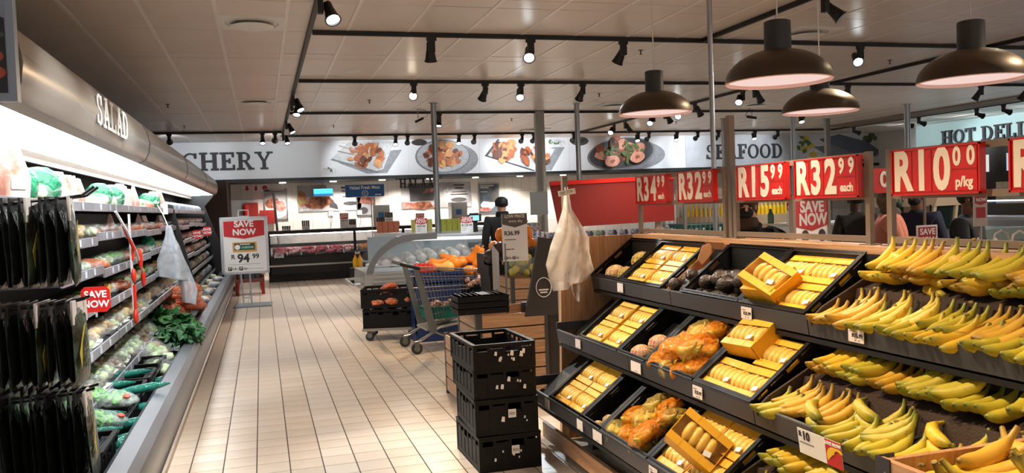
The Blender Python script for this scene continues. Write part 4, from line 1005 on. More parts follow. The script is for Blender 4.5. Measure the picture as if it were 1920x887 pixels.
for k, (nm, m) in cont.items():
    b = MB(); random.seed(hash(k) % 1000 if False else len(k) * 7)
    for q in range(9): b.ball((random.uniform(-.05, .05), random.uniform(-.055, .055), .04 + random.uniform(0, .035)), (.036, .038, .03), 7, jit=.15)
    f = MB(); f.ball((0, 0, .055), (.105, .10, .055), 12, jit=.07); f.add([(.09, -.03, .06), (.15, -.05, .07), (.16, .0, .10), (.15, .05, .06), (.09, .03, .06)], [(0, 1, 2), (0, 2, 4), (4, 2, 3)])
    proto('bag_' + k, [('contents', b.mesh('contents', m, 1.5)), ('film', f.mesh('film', cling, 1.6))])
foamt = M('foam_tray', (226, 226, 218), .6)
for k in ('mushroom', 'pale', 'herbs', 'squash'):
    tr = MB(); w, d, h = .085, .075, .04
    tr.add([(-w, -d, 0), (w, -d, 0), (w, d, 0), (-w, d, 0), (-w - .015, -d - .015, h), (w + .015, -d - .015, h), (w + .015, d + .015, h), (-w - .015, d + .015, h), (-w - .006, -d - .006, h), (w + .006, -d - .006, h), (w + .006, d + .006, h), (-w - .006, d + .006, h), (-w + .006, -d + .006, .008), (w - .006, -d + .006, .008), (w - .006, d - .006, .008), (-w + .006, d - .006, .008)],
           [(0, 3, 2, 1)] + [(i, (i + 1) % 4, 4 + (i + 1) % 4, 4 + i) for i in range(4)] + [(4 + i, 4 + (i + 1) % 4, 8 + (i + 1) % 4, 8 + i) for i in range(4)] + [(8 + i, 8 + (i + 1) % 4, 12 + (i + 1) % 4, 12 + i) for i in range(4)] + [(12, 13, 14, 15)])
    b = MB()
    for q in range(20): b.ball((random.uniform(-.062, .062), random.uniform(-.055, .055), .03 + random.uniform(0, .035)), (.024, .016, .018), 6, jit=.25)
    dm = MB().lathe((0, 0, .035), [(.098, 0), (.094, .025), (.07, .05), (.03, .062), (0, .064)], 16)
    proto('tray_' + k, [('tray', tr.mesh('tray', foamt)), ('contents', b.mesh('contents', cont[k][1], 1.5)), ('film_dome', dm.mesh('film_dome', cling, True))])
cabf = film('green_wrap', (60, 150, 110), .35, .14, 1., 26.)
b = MB().ball((0, 0, .085), (.085, .085, .085), 12, jit=.04); f = MB().ball((0, 0, .088), (.094, .094, .092), 12, jit=.06)
proto('wrapped_cabbage', [('cabbage', b.mesh('cabbage', mixm('cabbage_green', (70, 130, 100), (30, 80, 64), 14), 1.5)), ('wrap', f.mesh('wrap', cabf, 1.5))])
stand_bag = MB().add([(-.07, -.035, 0), (.07, -.035, 0), (.07, .035, 0), (-.07, .035, 0), (-.075, -.04, .07), (.075, -.04, .07), (.075, .04, .07), (-.075, .04, .07), (-.07, -.006, .19), (.07, -.006, .19), (.07, .006, .19), (-.07, .006, .19)], [(0, 1, 5, 4), (1, 2, 6, 5), (2, 3, 7, 6), (3, 0, 4, 7), (4, 5, 9, 8), (5, 6, 10, 9), (6, 7, 11, 10), (7, 4, 8, 11), (8, 9, 10, 11), (3, 2, 1, 0)])
for k, (c, c2) in dict(brown=((186, 140, 100), (226, 214, 200)), white=((232, 214, 206), (190, 130, 110)), pink=((228, 170, 160), (236, 226, 226))).items():
    proto('pouch_' + k, [('pouch', stand_bag.mesh('pouch', M('pouch_' + k, c, .2, col2=c2, vs=9, bump=.5, bs=20))), ('label', MB().box((-.045, -.0415, .03), (.045, -.0405, .075)).mesh('label', paper))])
teal = film('teal_wrap', (30, 120, 104), .25, .12, .5, 30.)
cu = MB().tube([(-.17, 0, .022), (-.155, 0, .022), (-.1, 0, .024), (0, 0, .026), (.1, 0, .024), (.15, 0, .022), (.19, 0, .02)], [.006, .018, .023, .025, .023, .014, .004], 8)
cin = MB().tube([(-.14, 0, .022), (0, 0, .026), (.13, 0, .024)], [.016, .021, .016], 7)
proto('cucumber', [('cucumber', cin.mesh('cucumber', mixm('cucumber_green', (40, 92, 66), (22, 60, 48), 12), 1.5)), ('wrap', cu.mesh('wrap', teal, 1.5))])
orf = film('carrot_film', (240, 150, 110), .62, .14, .9, 24.); car_m = M('carrot', (222, 104, 56), .45, var=.2, vs=20)
b = MB()
for q in range(7): b.cyl((-.09, -.06 + .02 * q, .03 + .02 * (q % 2)), (.08, -.055 + .018 * q, .035 + .015 * (q % 3)), .018, .009, 6)
f = MB().ball((0, 0, .045), (.125, .085, .05), 10, jit=.1)
proto('carrot_bag', [('carrots', b.mesh('carrots', car_m, 1.)), ('film', f.mesh('film', orf, 1.5))])
t_ = MB().box((-.03, -.02, 0), (.03, .02, .10)); proto('yellow_block', [('block', t_.mesh('block', M('yellow_block', (232, 196, 90), .4, var=.1))), ('label', MB().box((-.02, -.0206, .02), (.02, -.02, .06)).mesh('label', paper))])
t_ = MB().box((-.06, -.05, 0), (.06, .05, .035)); t2 = MB().box((-.056, -.046, .035), (.056, .046, .042)); proto('punnet', [('punnet', t_.mesh('punnet', hazy)), ('lid', t2.mesh('lid', M('punnet_lid', (222, 226, 222), .25))), ('contents', MB().box((-.055, -.045, .004), (.055, .045, .03)).mesh('contents', cont['pale'][1]))])

# goods on the shelves, bay by bay
TOP = ['bag_pale', 'wrapped_cabbage', 'wrapped_cabbage', 'pouch_brown', 'pouch_brown', 'pouch_white', 'pouch_pink', 'pouch_white', 'punnet', 'punnet', 'bag_lettuce', 'carrot_bag']
PLAN = [TOP, ['bag_lettuce', 'bag_herbs', 'bag_mushroom', 'bag_onion', 'pouch_pink', 'bag_squash', 'bag_pale', 'bag_onion', 'carrot_bag'], ['bag_herbs', 'bag_roots', 'bag_pale', 'bag_beet', 'bag_lettuce', 'bag_pale', 'wrapped_cabbage', 'carrot_bag'],
        ['bag_pale', 'bag_squash', 'bag_squash', 'bag_mushroom', 'yellow_block', 'yellow_block', 'bag_lettuce', 'carrot_bag'], ['bag_pale', 'tray_pale', 'tray_pale', 'tray_mushroom', 'bag_squash', 'bag_mushroom', 'tray_squash'], ['bag_lettuce', 'tray_mushroom', 'tray_mushroom', 'tray_herbs', 'tray_pale', 'bag_pale', 'tray_pale']]
NAMES = {'wrapped_cabbage': ('green film wrapped cabbage', 'cabbage'), 'pouch_brown': ('brown and clear standing pouch', 'pouch'), 'pouch_white': ('white standing pouch', 'pouch'), 'pouch_pink': ('pink white standing pouch', 'pouch'), 'punnet': ('clear punnet with pale lid', 'punnet'), 'carrot_bag': ('orange carrot bag', 'bag of carrots'), 'yellow_block': ('yellow upright pack', 'pack'), 'cucumber': ('teal wrapped cucumber', 'cucumber')}
for k, (nm, m) in cont.items(): NAMES['bag_' + k] = ('clear bag of ' + nm, 'bag of vegetables'); NAMES['tray_' + k] = ('domed tray of ' + nm, 'vegetable tray')
SHN = ['top', 'second', 'third', 'fourth', 'fifth', 'lowest']
ONAME = lambda p: 'vegetable_bag' if p.startswith('bag_') else 'domed_tray' if p.startswith('tray_') else 'standing_pouch' if p.startswith('pouch_') else p
random.seed(5)
for k, (x, z) in enumerate(SHF):
    plan = PLAN[k]; j = 0
    for bi in range(1, 6):
        a, b = BAYS[bi], BAYS[bi + 1]; a2 = 4.62 if bi == 0 else a; y = a2 + .13; q = 0
        while y < b - .08:
            p = plan[(j + (0 if bi < 2 else random.randint(0, 2))) % len(plan)]; j += 1
            if k and random.random() < .14: y += .12; continue
            step = .10 if p == 'yellow_block' else .20 if p[:3] in ('bag', 'tra', 'car') else .17
            lab = NAMES[p][0] + ', ' + nth(q) + ' in the ' + nth(bi - 1) + ' bay of the ' + SHN[k] + ' fridge shelf'
            o = place(p, lab, NAMES[p][1], (x - .115 + random.uniform(-.02, .015), y, z - .012), random.uniform(-.35, .35) + (PI / 2 if p.startswith('pouch') or p == 'yellow_block' else 0) + (PI if p == 'punnet' else 0), random.uniform(.92, 1.08) * (1.22 if k == 0 else 1.0), ONAME(p))
            if p.startswith('tray'): o.rotation_euler = (0, .18, random.uniform(-.3, .3)); o.location.z += .02
            q += 1; y += step * 1.06
# the far part of the fridge: small packs, one mesh each
fm = [M('far_pack_%d' % i, c, .4, col2=c2, vs=20) for i, (c, c2) in enumerate([((214, 210, 206), (150, 160, 170)), ((196, 110, 96), (230, 200, 190)), ((150, 60, 60), (200, 150, 140)), ((210, 170, 110), (120, 80, 50)), ((120, 150, 90), (210, 210, 190)), ((180, 196, 204), (120, 130, 140))])]
fbox = [MB().ball((0, 0, .06), (.06, .085, .06), 8, jit=.1).mesh('pack', m, 1.2) for m in fm]
for k, (x, z) in enumerate(SHF):
    for q in range(20):
        y = 12.25 + q * .31; i = random.choice(((0, 0, 5), (1, 2, 0), (2, 3, 1), (3, 1, 0), (0, 3, 5), (3, 5, 0))[k])
        tag(put(fbox[i], 'wrapped_pack', None, (x - .10, y, z - .012), random.uniform(-.3, .3), (1.1, 1.2, 1.15)), ('pale', 'reddish', 'dark red', 'tan', 'greenish', 'bluish')[i] + ' wrapped pack beyond the black divider, ' + nth(q) + ' on the ' + SHN[k] + ' shelf', 'pack')
# ---------------------------------------------------------------- goods in the fridge well
def leaf_mesh(L, wd, curl, mat, wave=.12):
    b = MB(); vs = []; fs = []; n, k = 6, 5
    for i in range(n):
        s = i / (n - 1); wv = wd * math.sin(PI * min(1, .12 + s * .86)) ** .8
        for j in range(k):
            u = j / (k - 1) * 2 - 1; vs.append((L * s, u * wv, curl * L * s * s - .25 * wv * abs(u) + wave * wv * math.sin(s * 11 + u * 4)))
    for i in range(n - 1):
        for j in range(k - 1): fs.append((i * k + j, i * k + j + 1, (i + 1) * k + j + 1, (i + 1) * k + j))
    b.add(vs, fs); return b.mesh('leaf', mat, 1.6)
LF = [leaf_mesh(.22, .085, -.25, leafg, .3), leaf_mesh(.18, .07, .2, spin, .4), leaf_mesh(.15, .045, -.5, kaleg, 1.0)]
stem_m = M('leaf_stem', (150, 176, 110), .5); _stem = MB().cyl((-.08, 0, 0), (.02, 0, 0), .006, .004, 5).mesh('stem', stem_m)
def leafy(label, loc, which, n, spread, name, up=.5):
    t = thing(name, label, 'leafy greens', loc)
    for k in range(n):
        a = random.uniform(-PI, PI); r = random.uniform(0, spread)
        o = put(random.choice(which), 'leaf', t, (r * math.cos(a), r * math.sin(a) * 1.2, random.uniform(0, .10)), (random.uniform(-.6, .6), -random.uniform(-.2, up), random.uniform(-1.3, 1.3)), random.uniform(.8, 1.15))
        if k % 4 == 0: put(_stem, 'stem', o)
random.seed(21)
leafy('large pale green cabbage leaves beside the carrots', (-.86, 9.15, .46), [LF[0]], 9, .10, 'cabbage_leaves')
leafy('heap of dark spinach leaves below the grey bags', (-.98, 9.0, .52), [LF[1], LF[1], LF[0]], 34, .20, 'spinach_bunch')
leafy('bunch of curly dark kale on the fridge rim', (-.79, 8.1, .46), [LF[2]], 120, .17, 'kale_bunch', .9)
leafy('second bunch of curly kale nearer the shelves', (-1.0, 8.2, .38), [LF[2]], 70, .14, 'kale_bunch')
for i in range(14):
    place('carrot_bag', 'orange carrot bag in the well heap, ' + nth(i) + ' from the cabbage leaves', 'bag of carrots', (-.84 - .15 * (i % 2) + random.uniform(-.03, .03), 9.45 + .16 * i, .36 + .09 * (i % 3) + (.14 if 1 < i < 9 else 0)), (random.uniform(-.3, .3), random.uniform(-.2, .4), random.uniform(-1, 1)), 1.35)
for i in range(26):
    k = i % 6; y = 11.8 + i * .22
    tag(put(fbox[(0, 3, 0, 1, 3, 4)[k]], 'wrapped_pack', None, (-.82 - .13 * (i % 2), y, .32 + .03 * (i % 3)), random.uniform(-1, 1), (1.4, 1.3, 1.0)), ('white', 'tan', 'pale', 'orange', 'beige', 'green')[k] + ' packet in the far fridge well, ' + nth(i) + ' beyond the carrots', 'pack')
for i, (y, mw) in enumerate(((7.05, 0), (6.45, 0), (5.98, 0), (5.55, 0), (4.55, 1))):
    crate(('black crate standing in fridge well nearest the kale', 'second black crate in the fridge well after the kale', 'third black crate in the fridge well, with cucumbers', 'fourth black crate in fridge well under a salad bag', 'black crate of orange onions at bottom edge of fridge')[i], .36, .40 if not mw else .46, .20, (-.97 if not mw else -.95, y, .285), (0, 0, .05 * (i % 3 - 1)))
for i, (x, y, z, r) in enumerate([(-.82, 5.75, .47, .25), (-.86, 5.70, .36, .1), (-.80, 6.6, .36, .5), (-.84, 6.5, .33, .3), (-.86, 5.15, .36, .1), (-.83, 5.08, .40, .35), (-1.0, 5.2, .44, -.1), (-.88, 4.95, .33, .2), (-.84, 4.88, .36, .5), (-.98, 4.9, .41, .15), (-.9, 4.72, .33, .2), (-1.05, 5.95, .47, .0), (-.82, 4.75, .37, .3), (-1.02, 4.78, .38, 0.), (-1.0, 6.4, .46, .1)]):
    place('cucumber', 'dark teal wrapped cucumber in the fridge well, ' + nth(i) + ' one of the heap', 'cucumber', (x, y, z), (0, -.1, r), 1.15)
for i, (x, y, z) in enumerate(((-.90, 5.02, .50), (-.90, 5.42, .53))):
    t = thing('salad_bag', ('clear bag of green salad on the cucumbers, front one', 'clear bag of green salad propped behind the front one')[i], 'salad bag', (x, y, z), (.25, .25 - .1 * i, .5 - .7 * i))
    b = MB()
    for q in range(34): b.ball((random.uniform(-.12, .10), random.uniform(-.055, .055), random.uniform(-.015, .025)), (.030, .014, .008), 6, jit=.35, R=Matrix.Rotation(random.uniform(0, 3), 3, 'Z'))
    b.out('leaves', cont['lettuce'][1], t, smooth=1.5)
    b = MB(); b.ball((0, 0, 0), (.165, .085, .042), 12, jit=.08); b.add([(-.15, -.07, 0), (-.24, -.10, .03), (-.25, .1, .02), (-.15, .07, 0)], [(0, 1, 2, 3)]); b.out('film', film('salad_film%d' % i, (226, 238, 228), .80, .12, .9, 20.), t, smooth=1.5)
    MB().ball((.10, -.03, .035), (.022, .022, .012), 8).out('tomato_piece', M('tomato_piece%d' % i, (220, 90, 70), .4), t, smooth=True)
for i, (x, y) in enumerate(((-.98, 4.46), (-.90, 4.52), (-1.02, 4.62), (-.92, 4.66))):
    tag(MB().ball((0, 0, 0), (.045, .045, .042), 10, jit=.03).out('onion', M('onion_skin_%d' % i, (230, 160, 110), .4, var=.15), None, (x, y, .38), smooth=1.5), 'orange tinted onion in the bottom crate, ' + nth(i) + ' from the front', 'onion')
for i, (x, y, z) in enumerate(((-.92, 7.6, .42), (-1.02, 7.45, .42), (-.98, 7.75, .44), (-.86, 7.35, .38), (-.82, 7.05, .36))):
    place(('bag_pale', 'bag_beet', 'bag_mushroom', 'bag_pale', 'bag_pale')[i], 'crumpled clear bag before the kale, ' + nth(i) + ' one', 'bag of vegetables', (x, y, z), (random.uniform(-.4, .4), .2, random.uniform(-1, 1)), 1.2, 'vegetable_bag')
# small red tags and hanging strips
def save_tag(label, loc, w, h, rot=0, rows=('SAVE', 'NOW'), sz=.37):
    t = thing('shelf_tag', label, 'shelf tag', loc, rot)
    b = MB(); e = .14 * w; b.prism([(-w / 2 + e, -h / 2), (w / 2 - e, -h / 2), (w / 2, -h / 2 + e), (w / 2, h / 2 - e), (w / 2 - e, h / 2), (-w / 2 + e, h / 2), (-w / 2, h / 2 - e), (-w / 2, -h / 2 + e)], 'y', 0, .004); b.out('card', M('tag_red', (214, 30, 26), .45) if 'tag_red' not in bpy.data.materials else bpy.data.materials['tag_red'], t)
    for q, r in enumerate(rows): txt(r, h * sz, paper, t, (0, -.0015, h * (.19 - .38 * q)), off=h * .012, sx=1.0)
    MB().box((-.006, .004, -h / 2 - .03), (.006, .008, h * .2)).out('clip', hazy, t)
    return t
save_tag('red save now tag on the fourth fridge shelf, largest of its kind', (-.985, 5.6, 1.10), .165, .155, -.1)
save_tag('small red save now tag far down the fridge shelves', (-1.05, 15.0, 1.29), .15, .15, .2)
save_tag('second small red save now tag near the fridge end', (-1.0, 17.0, 1.31), .15, .17, .2)
rstrip = M('red_ladle', (206, 44, 26), .3)
t = thing('hanging_strip', 'slanted clip strip with red spoons in front of the shelves', 'clip strip', (-1.0, 6.9, 1.62))
MB().tube([(-.03, -.1, .02), (.02, .02, -.12), (.05, .25, -.3), (.06, .4, -.42), (.06, .62, -.56)], .010, 5).out('strip', M('clip_strip', (200, 196, 196), .4), t)
MB().tube([(.0, .0, -.08), (.045, .2, -.28)], .014, 6).out('red_handle', rstrip, t, smooth=1.5)
MB().ball((.06, .38, -.36), (.02, .06, .09), 8).out('red_spoon', rstrip, t, smooth=1.5); MB().ball((.06, .5, -.52), (.02, .05, .075), 8).out('red_spoon', rstrip, t, smooth=1.5)
t = thing('hanging_strip', 'upright clip strip with red spoons reaching the lower shelf', 'clip strip', (-.985, 7.12, 1.62))
MB().cyl((0, 0, 0), (0, 0, -.80), .010, n=5).out('strip', M('clip_strip_clear', (190, 186, 186), .3), t)
MB().cyl((.012, 0, -.26), (.012, 0, -.36), .012, n=6).out('red_handle', rstrip, t); MB().cyl((.012, 0, -.55), (.012, 0, -.76), .013, n=6).out('red_handle', rstrip, t); MB().ball((.012, 0, -.48), (.02, .03, .06), 8).out('red_spoon', rstrip, t, smooth=1.5); MB().ball((.012, 0, -.80), (.02, .045, .065), 8).out('red_spoon', rstrip, t, smooth=1.5)
t = thing('bag_roll', 'bunch of thin grey bags hanging over the fridge shelves', 'plastic bags', (-.93, 9.45, 0))
greyb = film('grey_bag_plastic', (196, 202, 210), .25, .3, .8, 12.)
bag_sheet([(-.02, 1.50), (-.03, 1.40), (-.06, 1.28), (-.10, 1.15), (-.10, .98)], [(.02, 1.50), (.03, 1.42), (.08, 1.28), (.12, 1.1), (.13, .92)], -.03, 2, mat=greyb, parent=t)
bag_sheet([(-.01, 1.48), (.0, 1.3), (.02, 1.1), (.06, .84), (.07, .7)], [(.02, 1.48), (.06, 1.3), (.14, 1.05), (.20, .82), (.18, .66)], .03, 6, mat=greyb, parent=t)
MB().tube([(-.10, 0, 1.72), (-.05, 0, 1.62), (0, -.03, 1.48)], .006).tube([(0, 0, 1.48), (.04, 0, 1.3)], .005).out('hook', paper, t)
MB().box((-.045, -.01, 1.62), (.0, .0, 1.74)).out('price_card', paper, t)

# ---------------------------------------------------------------- black pouches hanging in the foreground
pouch_m = M('pouch_black', (34, 36, 33), .2, var=.45, vs=14, bump=.5, bs=18); pouch_g = M('pouch_clear_green', (76, 92, 78), .16, col2=(44, 42, 34), vs=8, bump=.5, bs=16)
head_m = M('header_card', (206, 196, 188), .5); sash_m = M('yellow_sash', (186, 166, 40), .45)
def pouch(label, x, y, ztop, hgt, front, mat):
    t = thing('hanging_pouch', label, 'pouch', (x, y, ztop), (random.uniform(-.02, .02), random.uniform(-.06, .02), random.uniform(-.12, .12)))
    w = .105; pr = [(.004, 0), (.012, -.06), (.020, -.16), (.022, -.26), (.016, -hgt + .03), (.003, -hgt)]
    b = MB(); vs = []; fs = []; k = 7
    for side in (1, -1):
        for i, (d, z) in enumerate(pr):
            for j in range(k):
                u = j / (k - 1) * 2 - 1; vs.append((side * d * (1 - u * u) ** .5 + random.uniform(-.0015, .0015) + (-.03 * (z / hgt) ** 2 * -1 if False else 0), u * w * (1 - .05 * math.sin(z * 20)), z))
    n = len(pr)
    for s in (0, 1):
        for i in range(n - 1):
            for j in range(k - 1): q = s * n * k + i * k + j; fs.append((q, q + 1, q + k + 1, q + k))
    b.add(vs, fs); b.out('pouch', mat, t, smooth=1.4)
    h = MB().box((-.0025, -w * (1 if front else .8), -.075 if front else -.03), (.0065, w * (1 if front else .8), .03)).out('header', head_m if front else M('header_dark', (26, 26, 26), .4) if 'header_dark' not in bpy.data.materials else bpy.data.materials['header_dark'], t)
    if front:
        MB().box((.0066, -.05, -.055), (.0072, .0, -.005)).out('print_block', greyink, h)
        MB().prism([(-w * .95, -.20), (-w * .2, -.09), (w * .1, -.075), (-w * .5, -.16), (-w * .75, -.27)], 'x', .0225, .0235).out('sash', sash_m, t)
hk = M('hook_black', (24, 24, 26), .3, .5)
random.seed(3)
for ti, (zt, hg, xs) in enumerate(((1.655, .36, -.80), (1.20, .34, -.79), (.80, .38, -.775))):
    th = thing('hanging_hook', ('highest', 'middle', 'lowest')[ti] + ' black pair of hooks carrying hanging pouches', 'hook', (xs, 4.12, zt + .02))
    for dy in (-.045, .05): MB().tube([(-.34, dy, -.02), (-.05, dy, -.0), (.05, dy, .012), (.10, dy + .01, .05)] if ti == 0 else [(-.34, dy, -.02), (-.05, dy, .0), (.0, dy, .008), (.035, dy, .016)], .0065, 6).out('prong', hk, th)
    for i in range(10):
        fr_ = i in (9, 5) if ti < 2 else i == 9
        pouch(('black', 'clear greenish')[fr_] + ' hanging pouch on ' + ('highest', 'middle', 'lowest')[ti] + ' hooks, ' + nth(9 - i) + ' from the aisle', xs - .33 + .036 * i, 4.12, zt, hg, fr_, pouch_g if fr_ else pouch_m)
tag(MB().box((-.02, -.08, -.4), (.02, .02, 1.25)).out('hook_stand', blackmat, None, (-1.16, 4.12, .62)), 'black upright behind the hanging pouches', 'stand')
t = place('pouch_white', 'bright white printed bag at the near end of top shelf', 'bag of vegetables', (-1.2, 4.72, 1.70), 1.3, 1.5, 'standing_pouch')
for i, p in enumerate(('wrapped_cabbage',)):
    place(p, 'half hidden pack just behind the hanging pouches, ' + SHN[i] + ' fridge shelf', 'pack', (SHF[i][0] - .10, 5.0, SHF[i][1] - .012), .4, 1.2, ONAME(p))
# ---------------------------------------------------------------- crate stack in front
random.seed(31)
zz = 0
for i, (h, dx, dy, lab) in enumerate([(.218, 0, 0, 'bottom black crate of the stack, with torn white label'), (.216, 0, .005, 'second black crate of the stack, with square white label'), (.178, -.008, .02, 'third black crate of the stack, with scraped paper remains'), (.155, -.018, -.005, 'topmost empty black crate of the stack')]):
    t = crate(lab, .385, .575, h - .004, (1.352 + dx, 5.065 + dy, zz), (.012, -.03, .0, .02)[i], name='plastic_crate')
    if i < 2:
        l = MB().box((-.024, -.2905, h * .45), (.024, -.289, h * .68)).out('paper_label', paper, t, (.03, -.004, 0))
        for k in range(6): MB().box((-.017 + .006 * k, -.2912, h * .52), (-.0145 + .006 * k, -.2906, h * .60)).out('barcode', ink, l)
    sc = MB()
    for k in range((5, 3, 6, 9)[i]):
        x, z = random.uniform(-.10, .12), random.uniform(.3, .62) * h; s = random.uniform(.004, .012)
        sc.prism([(x - s, z - s), (x + s * .8, z - s * 1.4), (x + s, z + s * 1.2), (x - s * .4, z + s * 1.6)], 'y', -.2898, -.2884)
    sc.out('label_scrap', paper, t, (0, -.004, 0)); zz += h
# ---------------------------------------------------------------- slatted oak bins
def slat_bin(label, x0, x1, y0, y1, h, n, post=.03, fill=None, slat=oakx, z0=0., tray=True):
    t = thing('slatted_bin', label, 'produce bin', (x0, y0, z0)); w, d = x1 - x0, y1 - y0; g = .012; sh = (h - .03) / n
    for k in range(n):
        z = .03 + sh * k
        for y, R in ((0, 0), (d - .014, 0)): MB().box((post, y, z), (w - post, y + .014, z + sh - g)).out('slat', slat, t)
        for x in (0, w - .014): MB().box((x, post, z), (x + .014, d - post, z + sh - g)).out('slat', oaky, t)
    for x in (0, w - post):
        for y in (0, d - post): MB().box((x - .003, y - .003, 0), (x + post + .003, y + post + .003, h)).out('corner_post', charcoal, t)
    MB().box((.014, .014, .03), (w - .014, .02, h - .02)).box((.014, .014, .03), (.02, d - .014, h - .02)).out('liner', blackmat, t)
    MB().box((.014, .014, h - .16), (w - .014, d - .014, h - .15)).out('tray', oaky, t)
    return t
slat_bin('tall oak slatted bin behind the black crate stack', 1.60, 2.22, 6.50, 7.15, .715, 6, .045)
slat_bin('low narrow oak slatted bin beside the tall one', 1.445, 1.59, 6.55, 7.02, .515, 4, .022)
tag(MB().ball((0, 0, 0), .045, 10).out('orange', M('orange_peel', (236, 140, 30), .5, bump=.2, bs=200), None, (2.0, 6.85, .61), smooth=True), 'single orange left in the tall oak bin', 'orange')
t = thing('folded_crate', 'folded black crates lying on the oak bin corner', 'crate', (1.665, 6.62, .715))
for k in range(3):
    MB().box((-.21, -.13, .003 + .05 * k), (.21, .13, .046 + .05 * k)).box((-.214, -.134, .036 + .05 * k), (.214, .134, .046 + .05 * k)).out('folded_crate', black, t)
for k in range(9): MB().box((-.18 + .045 * k - .004, -.125, .152), (-.18 + .045 * k + .004, .125, .157)).out('rib', black, t)
for k in range(4): MB().box((-.02 + .022 * k, -.13, .157), (-.010 + .022 * k, .09, .160)).out('cable_tie', M('tie_grey', (190, 186, 180), .4) if 'tie_grey' not in bpy.data.materials else bpy.data.materials['tie_grey'], t, None, None)
# low price sign
t = thing('price_sign', 'grey and white low price R36.99 sign on a pole', 'price sign', (2.04, 6.95, .55))
MB().cyl((-.05, 0, 0), (-.05, 0, .70), .010, n=8).out('pole', alu, t); MB().cyl((-.05, 0, 0), (-.05, 0, .02), .05, n=12).out('foot', alu, t)
MB().box((-.07, -.006, .545), (.155, .006, .955)).out('board', paper, t)
MB().prism([(-.07, .955), (-.07, .865), (.045, .835), (.155, .865), (.155, .955)], 'y', -.009, -.006).out('header', M('low_price_grey', (96, 88, 84), .6), t)
txt('LOW PRICE', .036, paper, t, (.043, -.0095, .93), off=.0006, sx=.95); txt('every day', .034, paper, t, (.05, -.0095, .89), sx=.95)
txt('R36.99', .052, ink, t, (.015, -.0068, .785), off=.0012, sx=.95); bars(t, [(-.05, .05, .728, .006), (-.045, .0, .645, .007), (.005, .03, .645, .007)], -.006, ink); shop_logo(t, -.06, .575, .032, -.006, ink, paper)
t = thing('price_sign', 'blank grey back of a leaning card beside low price sign', 'price sign', (1.90, 7.05, .75))
MB().prism([(.0, .10), (.06, .06), (.06, .42), (.0, .50)], 'y', 0, .006).out('board', M('card_back', (188, 186, 184), .6), t); MB().cyl((.03, .003, -.05), (.03, .003, .1), .012, n=6).out('pole', alu, t)
# black end board of the next stand
t = thing('end_board', 'black slanted end board with round freshness print', 'stand end', (1.92, 6.2, 0))
MB().prism([(0, .71), (.13, 1.32), (.27, 1.30), (.27, .71)], 'y', 0, .03).out('board', M('blackboard', (48, 46, 46), .55), t); MB().box((.20, .0, 0), (.27, .06, .71)).out('upright', blackmat, t)
b = MB(); b.tube([(.155 + .062 * math.cos(a), -.004, .93 + .075 * math.sin(a)) for a in [i * PI / 12 for i in range(25)]], .004, 4); b.out('ring', paper, t)
bars(t, [(.115, .195, .905, .011), (.125, .185, .885, .011)], -.0005, paper)

# ---------------------------------------------------------------- middle island: blue bins and squash
blue = M('blue_plastic', (34, 56, 110), .4); 
for i, (x, y, z, w, d, h) in enumerate([(1.98, 10.1, .12, .60, .56, .82), (2.55, 10.05, .12, .48, .56, .74), (2.5, 10.75, .12, .40, .58, .84)]):
    t = thing('blue_bin', ('largest dark blue bin behind the trolley with tomatoes', 'dark blue bin behind trolley holding butternuts', 'rear dark blue bin behind the butternuts')[i], 'bin', (x, y, z - .12))
    MB().box((-w / 2, -d / 2, .1), (w / 2, -d / 2 + .015, h)).box((-w / 2, d / 2 - .015, .1), (w / 2, d / 2, h)).box((-w / 2, -d / 2, .1), (-w / 2 + .015, d / 2, h)).box((w / 2 - .015, -d / 2, .1), (w / 2, d / 2, h)).box((-w / 2, -d / 2, h - .14), (w / 2, d / 2, h - .12)).out('bin_shell', blue, t)
    for k in range(7): MB().box((-w / 2 + .03 + k * (w - .06) / 6 - .008, -d / 2 - .012, .12), (-w / 2 + .03 + k * (w - .06) / 6 + .008, -d / 2, h - .05)).out('rib', blue, t)
    MB().box((-w / 2 - .012, -d / 2 - .012, h - .03), (w / 2 + .012, -d / 2 + .02, h)).box((-w / 2 - .012, -d / 2, h - .03), (-w / 2 + .012, d / 2, h)).out('rim', blue, t); MB().box((-w / 2, -d / 2, 0), (w / 2, d / 2, .1)).out('bin_base', blue, t)
btm = M('butternut', (240, 140, 30), .42, var=.12, vs=6); btp = M('butternut_pale', (238, 186, 100), .45, var=.1); dsq = M('dark_squash', (66, 48, 52), .35, var=.3, vs=5)
_bn = MB().lathe((0, 0, 0), [(0, -.10), (.04, -.098), (.068, -.07), (.07, -.04), (.05, 0), (.038, .05), (.036, .10), (.028, .125), (0, .13)], 14).mesh('butternut', btm, 1.2); _bp = _bn.copy(); _bp.materials[0] = btp
_ds = MB().lathe((0, 0, 0), [(0, -.075), (.05, -.07), (.088, -.02), (.085, .03), (.05, .07), (0, .072)], 14).mesh('squash', dsq, 1.2)
_sk = MB().cyl((0, 0, .12), (.01, 0, .16), .012, .008, 6).mesh('stalk', oak)
def squash(me, label, loc, rot, cat='squash', sc=1., nm='butternut_squash'):
    o = put(me, nm, None, loc, rot, sc); put(_sk, 'stalk', o); tag(o, label, cat)
